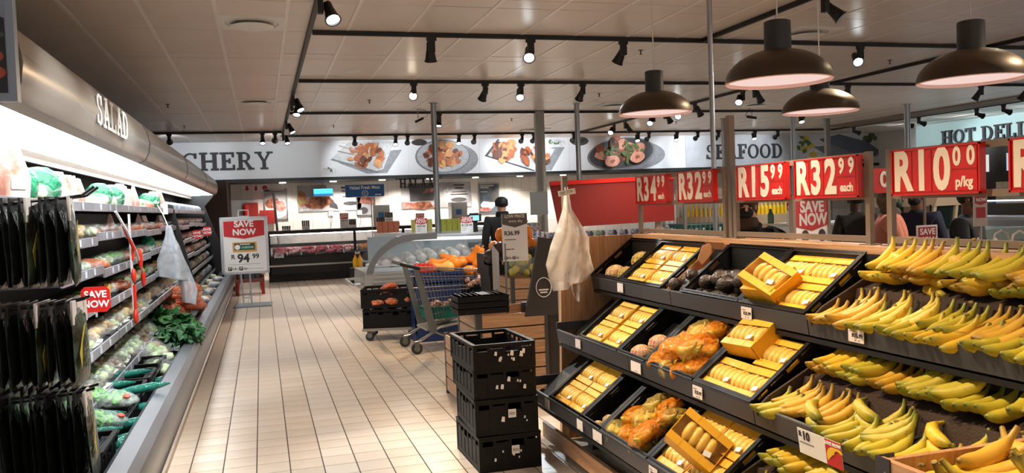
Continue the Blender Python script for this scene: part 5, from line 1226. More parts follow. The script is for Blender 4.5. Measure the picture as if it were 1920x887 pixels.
for i, (x, y, z, r, p) in enumerate([(1.98, 9.9, .80, (0, 1.4, .2), 0), (2.08, 9.75, .77, (0, 1.3, 1.2), 1), (2.15, 9.95, .84, (.3, 1.2, 2.5), 0), (2.22, 9.8, .79, (0, 1.5, .6), 0), (2.36, 9.6, .72, (0, 1.2, .2), 0), (2.46, 9.45, .73, (0, .3, 0), 0), (2.55, 9.5, .72, (.2, 1.4, 1), 1), (2.45, 9.6, .84, (.15, .2, 0), 0), (2.60, 9.55, .74, (0, 1.5, 2), 1), (2.35, 10.1, .80, (0, 1.4, 1), 0), (2.5, 10.1, .86, (.3, .4, 0), 0), (2.02, 9.65, .76, (0, 1.4, 2.8), 1)]):
    squash(_bp if p else _bn, ('pale' if p else 'orange') + ' butternut squash piled behind the trolley, ' + nth(i) + ' one from the aisle', (x + .08, y + .38, z + .09), r, sc=1.15)
tom = M('tomato', (200, 44, 30), .3); _tm = MB().ball((0, 0, 0), (.036, .036, .031), 10).mesh('tomato', tom, True); _tc = MB().cyl((0, 0, .028), (0, 0, .036), .009, .003, 5).mesh('calyx', leafg)
for i in range(14):
    o = put(_tm, 'tomato', None, (1.74 + .052 * (i % 5) + .01 * (i // 5), 9.90 + .07 * (i // 5), .835 + .03 * (i // 5)), (random.uniform(-.5, .5), 0, 0)); put(_tc, 'calyx', o)
    tag(o, 'red tomato in the blue bin seen over the trolley rim, ' + nth(i % 5) + ' in ' + ('front', 'second', 'back')[i // 5] + ' row', 'tomato')
slat_bin('raised oak crate of yellow green squash bags near the black end board', 2.27, 2.66, 7.75, 8.3, .88, 8, .03)
for i, (x, y, z, r) in enumerate([(2.50, 8.66, 1.27, (0, 1.45, .1)), (2.66, 8.62, 1.28, (0, 1.5, 2.9)), (2.52, 8.58, 1.15, (0, 1.5, .2)), (2.70, 8.58, 1.15, (0, 1.4, 3.)), (2.60, 8.70, 1.38, (0, 1.4, .3)), (2.42, 8.66, 1.13, (.2, 1.5, 0))]):
    squash(_bn, 'bright orange squash on the top tier behind low price sign, ' + nth(i) + ' one', (x, y, z), r, sc=1.15)
for i, (x, y, z) in enumerate([(2.27, 8.42, 1.05), (2.39, 8.40, 1.05), (2.51, 8.42, 1.05), (2.63, 8.40, 1.05), (2.72, 8.44, 1.05), (2.33, 8.36, 1.12)]):
    squash(_ds, 'dark gem squash below the orange ones, ' + nth(i) + ' from the aisle side', (x, y, z), (.5, .6 * i, 0), sc=1.05, nm='gem_squash')
tag(MB().box((2.2, 8.32, .86), (2.75, 8.8, .97)).box((2.2, 8.5, .97), (2.75, 8.8, 1.08)).box((2.22, 8.35, 0), (2.73, 8.75, .86)).out('display_riser', blackmat), 'black tiered riser carrying the squash display', 'display stand')
ygs = M('patty_squash', (206, 190, 60), .45, col2=(120, 160, 60), vs=4)
for i, (x, z, s) in enumerate(((2.37, .97, 1.), (2.50, .97, 1.05), (2.43, 1.03, .9))):
    t = thing('squash_bag', 'clear bag of small yellow green squash, ' + nth(i) + ' in raised oak crate', 'bag of squash', (x, 7.92, z), .4 * i); t.scale = (s, s, s)
    for q in range(9): MB().ball((random.uniform(-.06, .06), random.uniform(-.07, .07), random.uniform(-.06, .05)), .034, 8, jit=.06).out('small_squash', ygs, t, smooth=1.5)
    MB().ball((0, 0, 0), (.11, .12, .095), 10, jit=.06).out('film', cling, t, smooth=1.5)
tag(MB().lathe((0, 0, 0), [(.0, .0), (.09, .0), (.135, .075), (.14, .08), (.13, .078), (.085, .012), (0, .012)], 24).out('metal_bowl', chrome, None, (2.02, 7.35, .60), smooth=True), 'shallow steel bowl behind the folded crates', 'bowl')
tag(MB().box((1.9, 7.25, 0), (2.14, 7.48, .60)).out('pedestal', blackmat), 'black pedestal under the shallow steel bowl', 'stand')

# ---------------------------------------------------------------- shopping trolley
t = thing('shopping_trolley', 'wire shopping trolley with black handle standing by the blue bins', 'shopping trolley', (1.45, 9.05, 0), math.radians(4))
wire = M('trolley_wire', (150, 152, 152), .3, .8); tfr = M('trolley_frame', (124, 128, 126), .35, .6)
A = [(.06, .0, .95), (.06, .52, .95)]
MB().cyl((-.03, -.02, .985), (.0, .54, .985), .018, n=8).cyl((-.03, -.02, .985), (.17, -.02, .93), .020, n=8).out('handle', blackmat, t)
for y in (0, .52): MB().prism([(.10, .93), (.16, .93), (.34, .24), (.30, .20), (.26, .22)], 'y', y - .012, y + .012).out('side_plate', tfr, t)
for y in (0, .52):
    MB().tube([(.30, y, .22), (.16, y, .14), (.08, y, .13)], .011, 6).tube([(.28, y, .24), (.5, y, .13), (.95, y + (.06 if y == 0 else -.06), .14), (1.12, y + (.08 if y == 0 else -.08), .13)], .011, 6).tube([(.12, y, .14), (.4, y, .28), (.95, y + (.05 if y == 0 else -.05), .30)], .010, 6).out('lower_frame', wire, t)
MB().tube([(.5, .0, .13), (.5, .52, .13)], .009).tube([(.95, .06, .14), (.95, .46, .14)], .009).tube([(.5, .1, .13), (.95, .12, .14)], .006).tube([(.5, .26, .13), (.95, .26, .14)], .006).tube([(.5, .42, .13), (.95, .40, .14)], .006).out('lower_rack', wire, t)
# basket: four tapering sides of wires
TB = [(.14, 0, .92), (1.20, .07, .83), (1.20, .45, .83), (.14, .52, .92)]; BB = [(.30, .05, .30), (1.08, .12, .42), (1.08, .40, .42), (.30, .47, .30)]
TB = [Vector(p) for p in TB]; BB = [Vector(p) for p in BB]
for s in range(4):
    if s == 3: continue
    b = MB(); p0, p1, q0, q1 = TB[s], TB[(s + 1) % 4], BB[s], BB[(s + 1) % 4]; n = 24 if s != 1 else 9
    for k in range(n + 1): a = p0.lerp(p1, k / n); c = q0.lerp(q1, k / n); b.cyl(a, c, .0028, n=4)
    for r in (0, .18, .40, .62, .82, 1): b.cyl(p0.lerp(q0, r), p1.lerp(q1, r), .007 if r in (0, .4) else .0035, n=5)
    b.out('basket_side', wire, t)
b = MB()
for k in range(13): b.cyl(BB[0].lerp(BB[1], k / 12), BB[3].lerp(BB[2], k / 12), .003, n=4)
for k in range(7): b.cyl(BB[0].lerp(BB[3], k / 6), BB[1].lerp(BB[2], k / 6), .003, n=4)
b.out('basket_floor', wire, t)
MB().box((.26, .03, .205), (.86, .49, .225)).out('child_seat_plate', M('seat_plate', (170, 164, 150), .5), t, None, (0, -.12, 0))
for x, y in ((.10, -.02), (.10, .54), (1.06, .08), (1.06, .44)):
    w = MB().cyl((x, y - .016, .062), (x, y + .016, .062), .062, n=16).out('wheel', M('wheel_rubber', (52, 52, 54), .6) if 'wheel_rubber' not in bpy.data.materials else bpy.data.materials['wheel_rubber'], t)
    MB().cyl((x, y - .02, .062), (x, y + .02, .062), .034, n=12).out('hub', tfr, w)
    MB().prism([(x - .02, .05), (x + .02, .05), (x + .028, .14), (x - .028, .14)], 'y', y - .026, y - .02).prism([(x - .02, .05), (x + .02, .05), (x + .028, .14), (x - .028, .14)], 'y', y + .02, y + .026).out('caster_fork', tfr, t)
tealp = M('teal_plastic', (20, 110, 100), .4)
crate('teal crate of mushrooms inside the trolley', .36, .30, .13, (1.86, 9.28, .36), math.radians(6), tealp)
crate('black wire-like crate standing in the trolley front', .24, .32, .26, (2.30, 9.32, .42), math.radians(4), black)
mush = M('mushroom_brown', (196, 160, 140), .45, col2=(140, 92, 80), vs=8)
_mu = MB().lathe((0, 0, 0), [(0, .03), (.022, .025), (.032, .008), (.03, 0), (.012, -.002), (.01, -.025), (0, -.026)], 10).mesh('mushroom', mush, True)
_ms = MB().lathe((0, 0, 0), [(.01, 0), (.011, -.024), (0, -.025)], 8).mesh('stem', foamt)
for i in range(22):
    if i < 12: p = (1.74 + .05 * (i % 6), 9.20 + .09 * (i // 6), .475 + .02 * (i % 3))
    else: q = i - 12; p = (2.22 + .045 * (q % 5), 9.24 + .10 * (q // 5), .69 + .025 * (q % 3))
    o = put(_mu, 'mushroom', None, p, (random.uniform(-1, 1), random.uniform(-1, 1), 0), 1.15); put(_ms, 'stem', o)
    tag(o, 'shiny brown mushroom heaped in the ' + ('teal' if i < 12 else 'black') + ' trolley crate, ' + nth(i if i < 12 else i - 12) + ' of that heap', 'mushroom')
# ---------------------------------------------------------------- dolly with crates of bread
t = thing('dolly', 'grey wheeled dolly under two layers of black crates', 'dolly', (1.52, 10.42, 0), -.24)
MB().box((-.36, -.30, .125), (.36, .30, .155)).out('deck', M('dolly_grey', (150, 146, 140), .5), t)
for x in (-.28, .28):
    for y in (-.22, .22):
        w = MB().cyl((x, y - .018, .052), (x, y + .018, .052), .052, n=14).out('wheel', bpy.data.materials['wheel_rubber'], t)
        MB().cyl((x, y - .021, .052), (x, y + .021, .052), .02, n=10).out('hub', tfr, w)
        MB().box((x - .03, y - .03, .10), (x + .03, y + .03, .125)).box((x - .03, y - .03, .05), (x + .03, y - .024, .12)).box((x - .03, y + .024, .05), (x + .03, y + .03, .12)).out('caster_fork', tfr, t)
for i, z in enumerate((.157, .40)): crate(('lower black crate on the wheeled dolly', 'upper black crate on the wheeled dolly, holding orange bags')[i], .70, .56, .225, (1.52 - .02 * i, 10.42, z), -.24 + .02 * i)
for i, (x, y, z) in enumerate([(1.32, 10.25, .46), (1.48, 10.2, .46), (1.66, 10.2, .46), (1.42, 10.4, .50), (1.45, 10.28, .62)]):
    place('carrot_bag', 'orange bag in the upper dolly crate, ' + nth(i) + ' from the aisle', 'bag of carrots', (x, y, z - .03), (.2, .1 * i, .6 * i), 1.0)

# ---------------------------------------------------------------- curved deli counter
t = thing('deli_counter', 'deli counter with curved glass front and grey arched end', 'deli counter', (0, 13.4, 0))
steelp = M('deli_steel', (196, 194, 190), .3, .5); dgrey = M('deli_grey', (128, 126, 126), .4, .3); icem = M('deli_white', (222, 226, 228), .3)
def arch(off=0.):
    return [(1.55 + off, .58), (1.58 + off, .70), (1.66 + off, .84 - off * .2), (1.80 + off, .99 - off * .5), (1.97 + off * .8, 1.11 - off * .8), (2.14 + off * .6, 1.165 - off), (2.35, 1.18 - off), (2.7, 1.185 - off)]
a0, a1 = arch(), arch(.10)
b = MB()
for (p, q), (r, s) in zip(zip(a0[:-1], a0[1:]), zip(a1[:-1], a1[1:])): b.prism([p, q, s, r], 'y', -.02, .05)
b.out('end_arch', dgrey, t, smooth=.5)
MB().prism([(1.50, .30), (1.52, .60), (1.66, .60), (4.3, .58), (4.3, .28)], 'y', 0.0, 1.5).out('base_cladding', steelp, t)
MB().box((1.62, .05, 0), (4.3, 1.45, .28)).out('plinth', blackmat, t)
MB().strip(arch(.03)[:7] + [(4.3, 1.15)], 'y', .05, 1.5).out('curved_glass', film('deli_glass', (205, 220, 224), .93, .05, 0, 1.), t, smooth=1.2)
MB().prism(arch(.10)[1:] + [(4.3, 1.07), (4.3, .60), (1.66, .60)], 'y', .02, .026).out('front_glass', film('deli_front_glass', (190, 205, 210), .94, .04, 0, 1.), t)
MB().cyl((2.15, .06, 1.10), (4.3, .06, 1.06), .028, n=12).out('lamp_tube', glow('deli_tube', (.92, .98, 1.0), 1.3), t)
MB().box((2.05, 0, 1.13), (4.3, .22, 1.16)).out('top_shelf', icem, t)
MB().box((1.70, .08, .60), (4.3, 1.4, .66)).box((1.70, .08, .68), (4.3, .16, .70)).out('tray_deck', icem, t)
for k in range(4): MB().box((1.66 + .0 * k, -.01 - .012 * k, .56 - .06 * k), (4.3, .02 - .01 * k, .575 - .06 * k)).out('step_moulding', steelp, t)
MB().prism([(2.35, 1.05), (2.42, 1.05), (2.72, .70), (2.65, .70)], 'y', .5, .52).out('glass_strut', steelp, t)
MB().cyl((3.0, 1.0, .66), (3.0, 1.0, 1.1), .02, n=8).cyl((3.4, 1.0, .66), (3.4, 1.0, 1.1), .02, n=8).out('strut', steelp, t)
MB().box((1.75, 1.38, .6), (4.3, 1.42, 1.12)).out('rear_panel', M('deli_rear', (150, 158, 160), .35, .2), t)
MB().box((3.35, .5, .82), (4.1, .6, .98)).out('rear_box', charcoal, t)
MB().tube([(1.52, .1, .42), (1.36, .05, .42), (1.33, .1, .42), (1.33, 1.2, .42), (1.50, 1.3, .42)], .022, 8).out('bumper_rail', steelp, t)
wpk = M('white_wrap', (226, 226, 224), .35, col2=(196, 190, 180), vs=10, bump=.6, bs=14); ppk = M('pink_wrap', (222, 190, 186), .35, col2=(226, 224, 222), vs=7)
_ro = MB().tube([(0, -.2, 0), (0, -.17, 0), (0, 0, 0), (0, .17, 0), (0, .2, 0)], [.05, .085, .09, .085, .05], 10).mesh('wrapped_roll', wpk, 1.2); _rp = _ro.copy(); _rp.materials[0] = ppk
for i, (x, y, z, p) in enumerate([(1.86, 13.7, .74, 1), (2.04, 13.7, .74, 1), (2.28, 13.75, .78, 0), (2.46, 13.75, .80, 0), (2.64, 13.75, .82, 0), (2.83, 13.75, .82, 0), (3.02, 13.75, .82, 0), (3.22, 13.8, .86, 1)]):
    tag(put(_rp if p else _ro, 'meat_roll', None, (x, y, z), (.15, .2, .15)), ('pink' if p else 'white') + ' wrapped roll behind the curved deli glass, ' + nth(i) + ' from the aisle', 'meat roll')
mix = M('deli_meat', (190, 140, 130), .4, col2=(236, 220, 210), vs=16)
for i in range(8): tag(MB().ball((0, 0, 0), (.10, .08, .04), 9, jit=.15).out('meat_tray', mix, None, (3.42 + .19 * (i % 4), 13.75 + .2 * (i // 4), .80 + .06 * (i // 4)), smooth=1.5), 'mottled meat tray in the far deli glass, ' + nth(i % 4) + ' in ' + ('front', 'back')[i // 4] + ' row', 'meat')
def save_card(label, x, y, z0, w, h, price, head='SAVE', rot=0., name='price_card', low=False):
    t = thing(name, label, 'price card', (x, y, z0), rot)
    MB().box((-w / 2, 0, 0), (w / 2, .006, h)).out('card', paper, t)
    MB().prism([(-w / 2, h), (-w / 2, h * .66), (0, h * .60), (w / 2, h * .66), (w / 2, h)], 'y', -.002, 0).out('header', redp if not low else M('lp_grey', (96, 88, 84), .6) if 'lp_grey' not in bpy.data.materials else bpy.data.materials['lp_grey'], t)
    if not low:
        txt('SAVE', w * .34, paper, t, (0, -.003, h * .90), off=w * .008); txt('NOW', w * .34, paper, t, (0, -.003, h * .75), off=w * .008)
    txt(price, w * .25, ink, t, (0, -.001, h * .48), off=w * .005)
    MB().box((-w * .35, -.0012, h * .30), (0, 0, h * .325)).box((-w * .35, -.0012, h * .18), (-w * .1, 0, h * .205)).out('small_print', greyink, t)
    return t
save_card('save now card on the deli counter nearest the aisle', 2.47, 13.5, 1.17, .19, .26, 'R99.99'); save_card('save now R129.99 card on the deli top beside the scale', 3.23, 13.5, 1.15, .21, .27, 'R129.99')
t = thing('scale', 'deli scale with blue lit screen on black column', 'scale', (3.42, 13.75, 1.15))
MB().box((-.05, -.03, 0), (.05, .03, .2)).out('column', blackmat, t); MB().box((-.11, -.05, .185), (.11, .02, .30)).out('housing', blackmat, t); MB().box((-.085, -.054, .20), (.07, -.05, .285)).out('screen', glow('blue_screen', (.25, .62, 1.0), 1.6), t); MB().box((-.08, -.02, .30), (.07, .02, .325)).out('brackets', blackmat, t)
blk = M('jar_dark', (66, 40, 34), .4); 
gm = [M('carton_' + n, c, .5, var=.3, vs=30) for n, c in (('terracotta', (196, 106, 70)), ('yellowgreen', (190, 190, 70)), ('greenyellow', (214, 206, 110)))]
def cartons(y, x0, n, w, h, z, m, what):
    for i in range(n):
        tag(MB().box((-w / 2 + .004, 0, 0), (w / 2 - .004, .09, h)).box((-w / 2 + .008, -.002, h * .15), (w / 2 - .008, 0, h * .45)).out('carton', m, None, (x0 + w * i, y, z)), what + ', ' + nth(i) + ' from the aisle side', 'carton')
cartons(15.0, 2.0, 4, .10, .20, 1.18, gm[0], 'terracotta carton standing behind the deli glass')
cartons(15.0, 2.62, 4, .095, .22, 1.17, gm[2], 'pale yellow carton behind the deli glass')
cartons(15.0, 3.06, 6, .10, .22, 1.16, gm[1], 'yellow green carton behind the deli glass')
tag(MB().box((1.9, 14.95, 1.10), (4.4, 15.2, 1.16)).box((1.95, 15.0, 0), (4.35, 15.15, 1.10)).out('rear_shelf', steelp), 'steel rear shelf behind the deli counter', 'shelf')

# ---------------------------------------------------------------- butchery counter at the back
t = thing('meat_counter', 'long black glass fronted butchery counter under the tiled wall', 'meat counter', (.11, 20.3, 0))
L_ = 5.4; blk2 = M('counter_black', (34, 32, 32), .4, .2)
MB().box((0, .08, 0), (L_, 1.0, .18)).out('plinth', blackmat, t); MB().box((0, .0, .18), (L_, 1.0, .36)).out('front_panel', blk2, t); MB().box((-.01, -.03, .36), (L_, .05, .40)).out('bumper_strip', steel, t)
MB().box((0, 0, .40), (L_, .9, .56)).out('upper_panel', blk2, t); MB().box((0, .05, .56), (L_, .9, .60)).out('deck', blackmat, t)
MB().box((0, .30, .80), (L_, .34, .88)).box((0, .1, 1.11), (L_, .75, 1.19)).out('rail', blackmat, t)
for x in (0, 1.98, 3.15, 5.35): MB().box((x, .12, .60), (x + .06, .2, 1.12)).out('mullion', blackmat, t)
MB().box((0, 0, .18), (.05, 1.0, 1.16)).out('end_frame', blackmat, t)
for x in (.06, 2.05, 3.22): MB().box((x, .14, .62), (x + (1.9 if x < 2.1 else 1.1 if x > 3 else 1.08), .146, 1.10)).out('glass_pane', glass, t)
MB().box((0, .86, .60), (L_, .9, 1.10)).out('back_glass', film('back_glass', (200, 205, 208), .7, .1, 0, 1), t)
MB().box((.06, .35, 1.085), (L_, .39, 1.105)).out('lamp_strip', glow('meat_lamp', (1.0, .86, .84), 14), t)
pk = [M('raw_pink', (222, 110, 130), .4, col2=(196, 70, 90), vs=20), M('raw_marbled', (226, 130, 140), .4, col2=(240, 214, 208), vs=26), M('crumbed_orange', (230, 160, 60), .5, col2=(190, 110, 40), vs=24)]
for i in range(11):
    k = 0 if i in (0, 2, 3, 4) else 1 if i in (1, 5) else 2
    t = thing('meat_tray', ('pink raw meat', 'marbled pink meat', 'orange crumbed pieces')[k] + ' tray in the butchery counter, ' + nth(i) + ' from the fridge', 'meat tray', (.37 + .33 * i, 20.66, .66), (.32, 0, 0))
    MB().box((-.155, -.22, 0), (.155, .22, .03)).out('tray', charcoal, t)
    b = MB()
    for q in range(24): b.ball((random.uniform(-.13, .13), random.uniform(-.19, .19), .05 + random.uniform(0, .04)), (.055, .05, .035), 7, jit=.2)
    b.out('contents', pk[k], t, smooth=1.4)
for i, (x, w, h) in enumerate([(.55, .20, .11), (1.0, .18, .22), (2.1, .18, .21), (2.78, .22, .22), (3.15, .18, .1), (4.2, .14, .2)]):
    t = thing('spice_display', 'dark pack display on the butchery counter top, ' + nth(i) + ' from the fridge', 'display', (x, 20.6, 1.19))
    for q in range(4): MB().box((-w / 2 + w * q / 4 + .004, 0, 0), (-w / 2 + w * (q + 1) / 4 - .004, .08, h)).out('jar', blk, t)
    MB().box((-w / 2, -.01, 0), (w / 2, -.002, h * .35)).out('label', paper, t)
save_card('save now card standing on the butchery counter, near the middle', 1.90, 20.55, 1.19, .20, .36, 'R89.99'); save_card('grey headed low price card on the butchery counter', 2.95, 20.4, 1.19, .20, .34, 'R64.99', low=True); _t = save_card('red save now card beside the far cartons', 3.55, 19.5, 1.22, .2, .26, 'R79.99'); MB().cyl((0, .003, 0), (0, .003, -1.22), .012, n=6).out('pole', alu, _t); 
save_card('small red save now card near the fridge in butchery glass', .35, 20.28, .57, .22, .11, 'R49')
save_card('white price card on the butchery front lip', 2.15, 20.28, .57, .12, .09, 'R59', low=True)
for i, x in enumerate((2.72, 4.75)): 
    t = thing('grey_cabinet', ('grey machine cabinet behind the butchery counter', 'second grey machine cabinet behind the deli')[i], 'cabinet', (x, 21.5, .9)); MB().box((0, 0, -.9), (.42, .4, .82)).out('housing', M('cab_grey', (170, 168, 164), .5) if not i else bpy.data.materials['cab_grey'], t); MB().box((.12, -.004, .50), (.27, 0, .64)).out('blue_label', M('lab_blue', (60, 110, 160), .5) if not i else bpy.data.materials['lab_blue'], t)
# hanging signs
t = thing('hanging_sign', 'blue and white halaal fresh meat sign hanging over the counter', 'sign', (2.24, 19.0, 1.89))
MB().box((-.43, 0, 0), (.43, .02, .295)).out('board', M('blue_sign', (20, 92, 160), .4), t)
MB().box((-.43, -.003, 0), (.43, 0, .012)).box((-.43, -.003, .283), (.43, 0, .295)).out('border', paper, t)
txt('Halaal Fresh Meat', .108, paper, t, (0, -.004, .215), off=.001, sx=.86); MB().tube([(.0 + .062 * math.cos(a), -.004, .085 + .062 * math.sin(a)) for a in [i * PI / 10 for i in range(21)]], .006, 4).out('emblem', paper, t); txt('C', .08, paper, t, (0, -.004, .085)); bars(t, [(.22, .28, .04, .022), (.29, .36, .04, .022)], -.003, paper)
MB().cyl((.13, .01, 0), (.13, .01, -1.89), .011, n=6).out('pole', alu, t)
t = thing('wall_lettering', 'black cut out halaal slab letters below the bulkhead', 'sign', (3.10, 19.5, 2.085)); slab_word('HALAAL', .20, .02, blackmat, t, (3.10, 19.5, 2.085), (1, 0, 0), .96 / slab_width('HALAAL', .20)); MB().box((-.1, 0, .20), (1.0, .02, .22)).out('bar', blackmat, t)
# posters on the tiles
pm = {k: M('poster_' + k, c, .45, col2=c2, vs=v) for k, c, c2, v in (('grey', (178, 176, 176), (150, 148, 150), 2), ('steak', (176, 110, 74), (104, 56, 38), 9), ('dark', (60, 58, 60), (84, 80, 80), 3), ('blush', (206, 150, 136), (150, 80, 70), 10), ('teal', (92, 106, 116), (60, 70, 80), 4), ('salad', (130, 150, 90), (190, 70, 60), 10))}
def poster(label, x0, z0, x1, z1, base='grey', framed=True, y=22.58):
    t = thing('poster', label, 'poster', (x0, y, z0)); MB().box((0, -.012, 0), (x1 - x0, 0, z1 - z0)).out('sheet', pm[base] if base != 'paper' else paper, t)
    if framed:
        b = MB(); w, h = x1 - x0, z1 - z0
        for a, c in (((0, 0), (w, .03)), ((0, h - .03), (w, h)), ((0, 0), (.03, h)), ((w - .03, 0), (w, h))): b.box((a[0], -.02, a[1]), (c[0], -.012, c[1]))
        b.out('frame', alu, t)
    return t
def pf_(t, nm, m, poly, d): 
    b = MB(); b.prism([(x - t.location.x, z - t.location.z) for x, z in poly], 'y', -d - .002, -.012); return b.out(nm, m, t)
t = poster('framed poster of pork chops on a white plate', .08, 1.43, .66, 2.25); pf_(t, 'plate', paper, ell(.38, 1.72, .30, .24), .014); pf_(t, 'chop', pm['steak'], ell(.28, 1.88, .17, .13, 14, .3, .1), .018); pf_(t, 'chop', pm['blush'], ell(.45, 1.80, .17, .14, 14, -.3, .1), .022); bars(t, [(.12, .42, .73, .02)], -.012, greyink)
t = poster('wide unframed butchery poster with steaks and black lettering', .92, 1.62, 2.55, 2.30, 'paper', False); pf_(t, 'photo', pm['grey'], [(.92, 1.62), (1.85, 1.62), (1.65, 2.3), (.92, 2.3)], .014); pf_(t, 'steak', pm['steak'], ell(1.45, 1.86, .38, .17, 18, .1, .12), .018); pf_(t, 'tomato', pm['salad'], ell(1.03, 1.96, .12, .22, 12, 0, .15), .02); pf_(t, 'cleaver', pm['dark'], [(1.72, 1.72), (1.95, 1.66), (1.92, 1.78), (1.78, 1.92)], .022)
bars(t, [(1.12, 1.40, .58, .04), (1.22, 1.42, .40, .02), (1.15, 1.5, .35, .025)], -.012, ink); txt('FROM', .085, ink, t, (1.24, -.014, .50), off=.003); pf_(t, 'label_print', pm['dark'], ell(2.28, 1.80, .2, .055), .014); shop_logo(t, .06, .06, .07, -.024, paper, ink)
t = poster('poster of raw ribs partly behind the blue sign', 2.42, 1.45, 2.92, 2.20); pf_(t, 'ribs', pm['blush'], [(2.5, 1.8), (2.88, 1.75), (2.88, 2.15), (2.6, 2.1)], .016); pf_(t, 'bowl', pm['dark'], ell(2.6, 1.6, .12, .09), .018)
t = poster('wide poster of a butcher in black apron carving meat', 3.62, 1.60, 5.55, 2.28, 'grey', False); pf_(t, 'apron', pm['dark'], [(3.86, 1.8), (4.5, 1.8), (4.55, 2.28), (3.84, 2.28)], .016); pf_(t, 'hand', pm['blush'], [(4.2, 2.0), (4.6, 2.05), (4.66, 2.16), (4.3, 2.1)], .02); pf_(t, 'meat', pm['steak'], ell(4.2, 1.68, .28, .10, 14, 0, .15), .022); pf_(t, 'table', pm['blush'], [(3.62, 1.6), (4.6, 1.6), (4.6, 1.68), (3.62, 1.78)], .015); pf_(t, 'label_print', pm['dark'], ell(5.2, 1.80, .22, .06), .016); bars(t, [(1.45, 1.75, .58, .035), (1.48, 1.72, .50, .035), (1.40, 1.80, .40, .022), (1.36, 1.84, .33, .028)], -.014, ink); MB().tube([(1.25 + .07 * math.cos(a), -.014, .42 + .06 * math.sin(a)) for a in [.9 + i * .45 for i in range(13)]], .010, 4).cyl((1.28, -.014, .44), (1.29, -.014, .54), .010, n=4).out('logo', paper, t)
t = poster('tall framed poster of a shopper and white flowers', 5.76, 1.38, 6.36, 2.22, 'teal'); pf_(t, 'figure', pm['dark'], [(6.05, 1.7), (6.3, 1.7), (6.32, 2.0), (6.15, 2.08)], .016); pf_(t, 'flowers', paper, ell(6.0, 1.62, .2, .12, 12, 0, .25), .018); pf_(t, 'meat', pm['blush'], ell(5.95, 1.5, .18, .06), .02); bars(t, [(.06, .45, .76, .022), (.06, .3, .71, .022), (.06, .25, .60, .018)], -.012, paper)
t = thing('fire_signs', 'three red fire safety pictograms on white plates', 'sign', (-.42, 22.58, 2.18))
for k in range(3): MB().box((.22 * k, -.012, 0), (.22 * k + .2, 0, .18)).out('plate', paper, t)
MB().prism([(.1, .02), (.17, .09), (.13, .09), (.13, .16), (.07, .16), (.07, .09), (.03, .09)], 'y', -.018, -.012).box((.29, -.018, .03), (.35, -.012, .13)).box((.31, -.018, .13), (.34, -.012, .16)).prism(ell(.54, .09, .065, .065, 16), 'y', -.018, -.012).out('pictogram', redp, t)
t = thing('wall_monitor', 'glowing cyan screen hanging in front of the tiles', 'screen', (1.30, 22.3, 2.0)); MB().box((0, 0, 0), (.52, .05, .22)).out('housing', alu, t); MB().box((.02, -.004, .02), (.50, 0, .2)).out('display', glow('cyan_display', (.10, .62, .95), 1.5), t); MB().box((.02, -.006, .02), (.50, -.004, .07)).out('display_band', glow('cyan_band', (.05, .25, .6), 1.0), t); MB().cyl((.26, .02, .22), (.26, .02, .4), .01, n=6).out('hanger', alu, t)
for i, (x, z) in enumerate(((1.75, 1.55), (2.05, 1.6), (2.5, 1.55), (6.5, 1.5))):
    t = thing('wall_socket', 'small white socket with cable on the tiles, ' + nth(i) + ' from the fridge', 'socket', (x, 22.585, z)); MB().box((-.06, -.03, -.06), (.06, 0, .06)).out('plate', white, t); MB().tube([(0, -.03, -.03), (.02, -.06, -.2), (-.03, -.05, -.4)], .008, 4).out('cable', greyink, t)
for i in range(7): tag(MB().cyl((0, 0, 0), (0, 0, -.02), .09, .08, 14).out('downlight', glow('downlight_lens_%d' % i, (1, .97, .92), 5), None, (.55 + 1.25 * i, 22.0, 2.378)), 'small round downlight under the bulkhead edge, ' + nth(i) + ' from fridge', 'downlight')
for i in range(6):
    lo = bpy.data.objects.new('downlight_beam', lamp_data('SPOT', 115, (1, .93, .86), .08, 140)); COL.objects.link(lo); lo.location = (.55 + 1.5 * i, 22.0, 2.34)

# ---------------------------------------------------------------- save now stand, red chair, orange bottles
t = thing('save_now_stand', 'silver framed save now R94.99 poster stand at the fridge end', 'poster stand', (-.30, 15.3, 0), -.05)
w = .365; sf = M('stand_silver', (190, 194, 200), .3, .5)
MB().box((-w, 0, .60), (w, .03, 1.53)).out('poster', paper, t)
b = MB()
for a, c in (((-w - .03, .57), (w + .03, .61)), ((-w - .03, 1.52), (w + .03, 1.56)), ((-w - .03, .57), (-w + .012, 1.56)), ((w - .012, .57), (w + .03, 1.56))): b.box((a[0], -.012, a[1]), (c[0], .04, c[1]))
b.out('frame', sf, t)
MB().prism([(-w + .03, 1.49), (-w + .03, 1.23), (0, 1.18), (w - .03, 1.23), (w - .03, 1.49)], 'y', -.006, 0).out('header', redp, t)
txt('SAVE', .145, paper, t, (0, -.0075, 1.43), off=.005, sx=1.); txt('NOW', .145, paper, t, (0, -.0075, 1.29), off=.005, sx=1.)
MB().box((-.20, -.005, .95), (.20, 0, 1.12)).out('pack_print', M('pack_gold', (214, 160, 80), .5), t); MB().box((-.17, -.007, .985), (.17, -.004, 1.10)).out('pack_print', M('pack_dark', (52, 56, 50), .5), t); MB().box((-.07, -.009, .995), (.15, -.006, 1.06)).out('pack_print', M('pack_green', (0, 110, 80), .5), t); MB().prism(ell(-.12, 1.035, .045, .045, 14), 'y', -.0105, -.007).out('pack_print', paper, t)
bars(t, [(-.08, .09, 1.076, .014)], -.007, paper); txt('CHEDDAR', .042, paper, t, (.05, -.0095, 1.028))
txt('R', .11, ink, t, (-.20, -.001, .865), off=.003); txt('94', .20, ink, t, (-.03, -.001, .835), off=.007); txt('99', .115, ink, t, (.175, -.001, .865), off=.003); MB().box((-.28, -.002, .735), (.25, 0, .740)).box((-.0, -.002, .655), (.3, 0, .66)).out('small_print', greyink, t); shop_logo(t, -.29, .665, .078, 0, ink, paper)
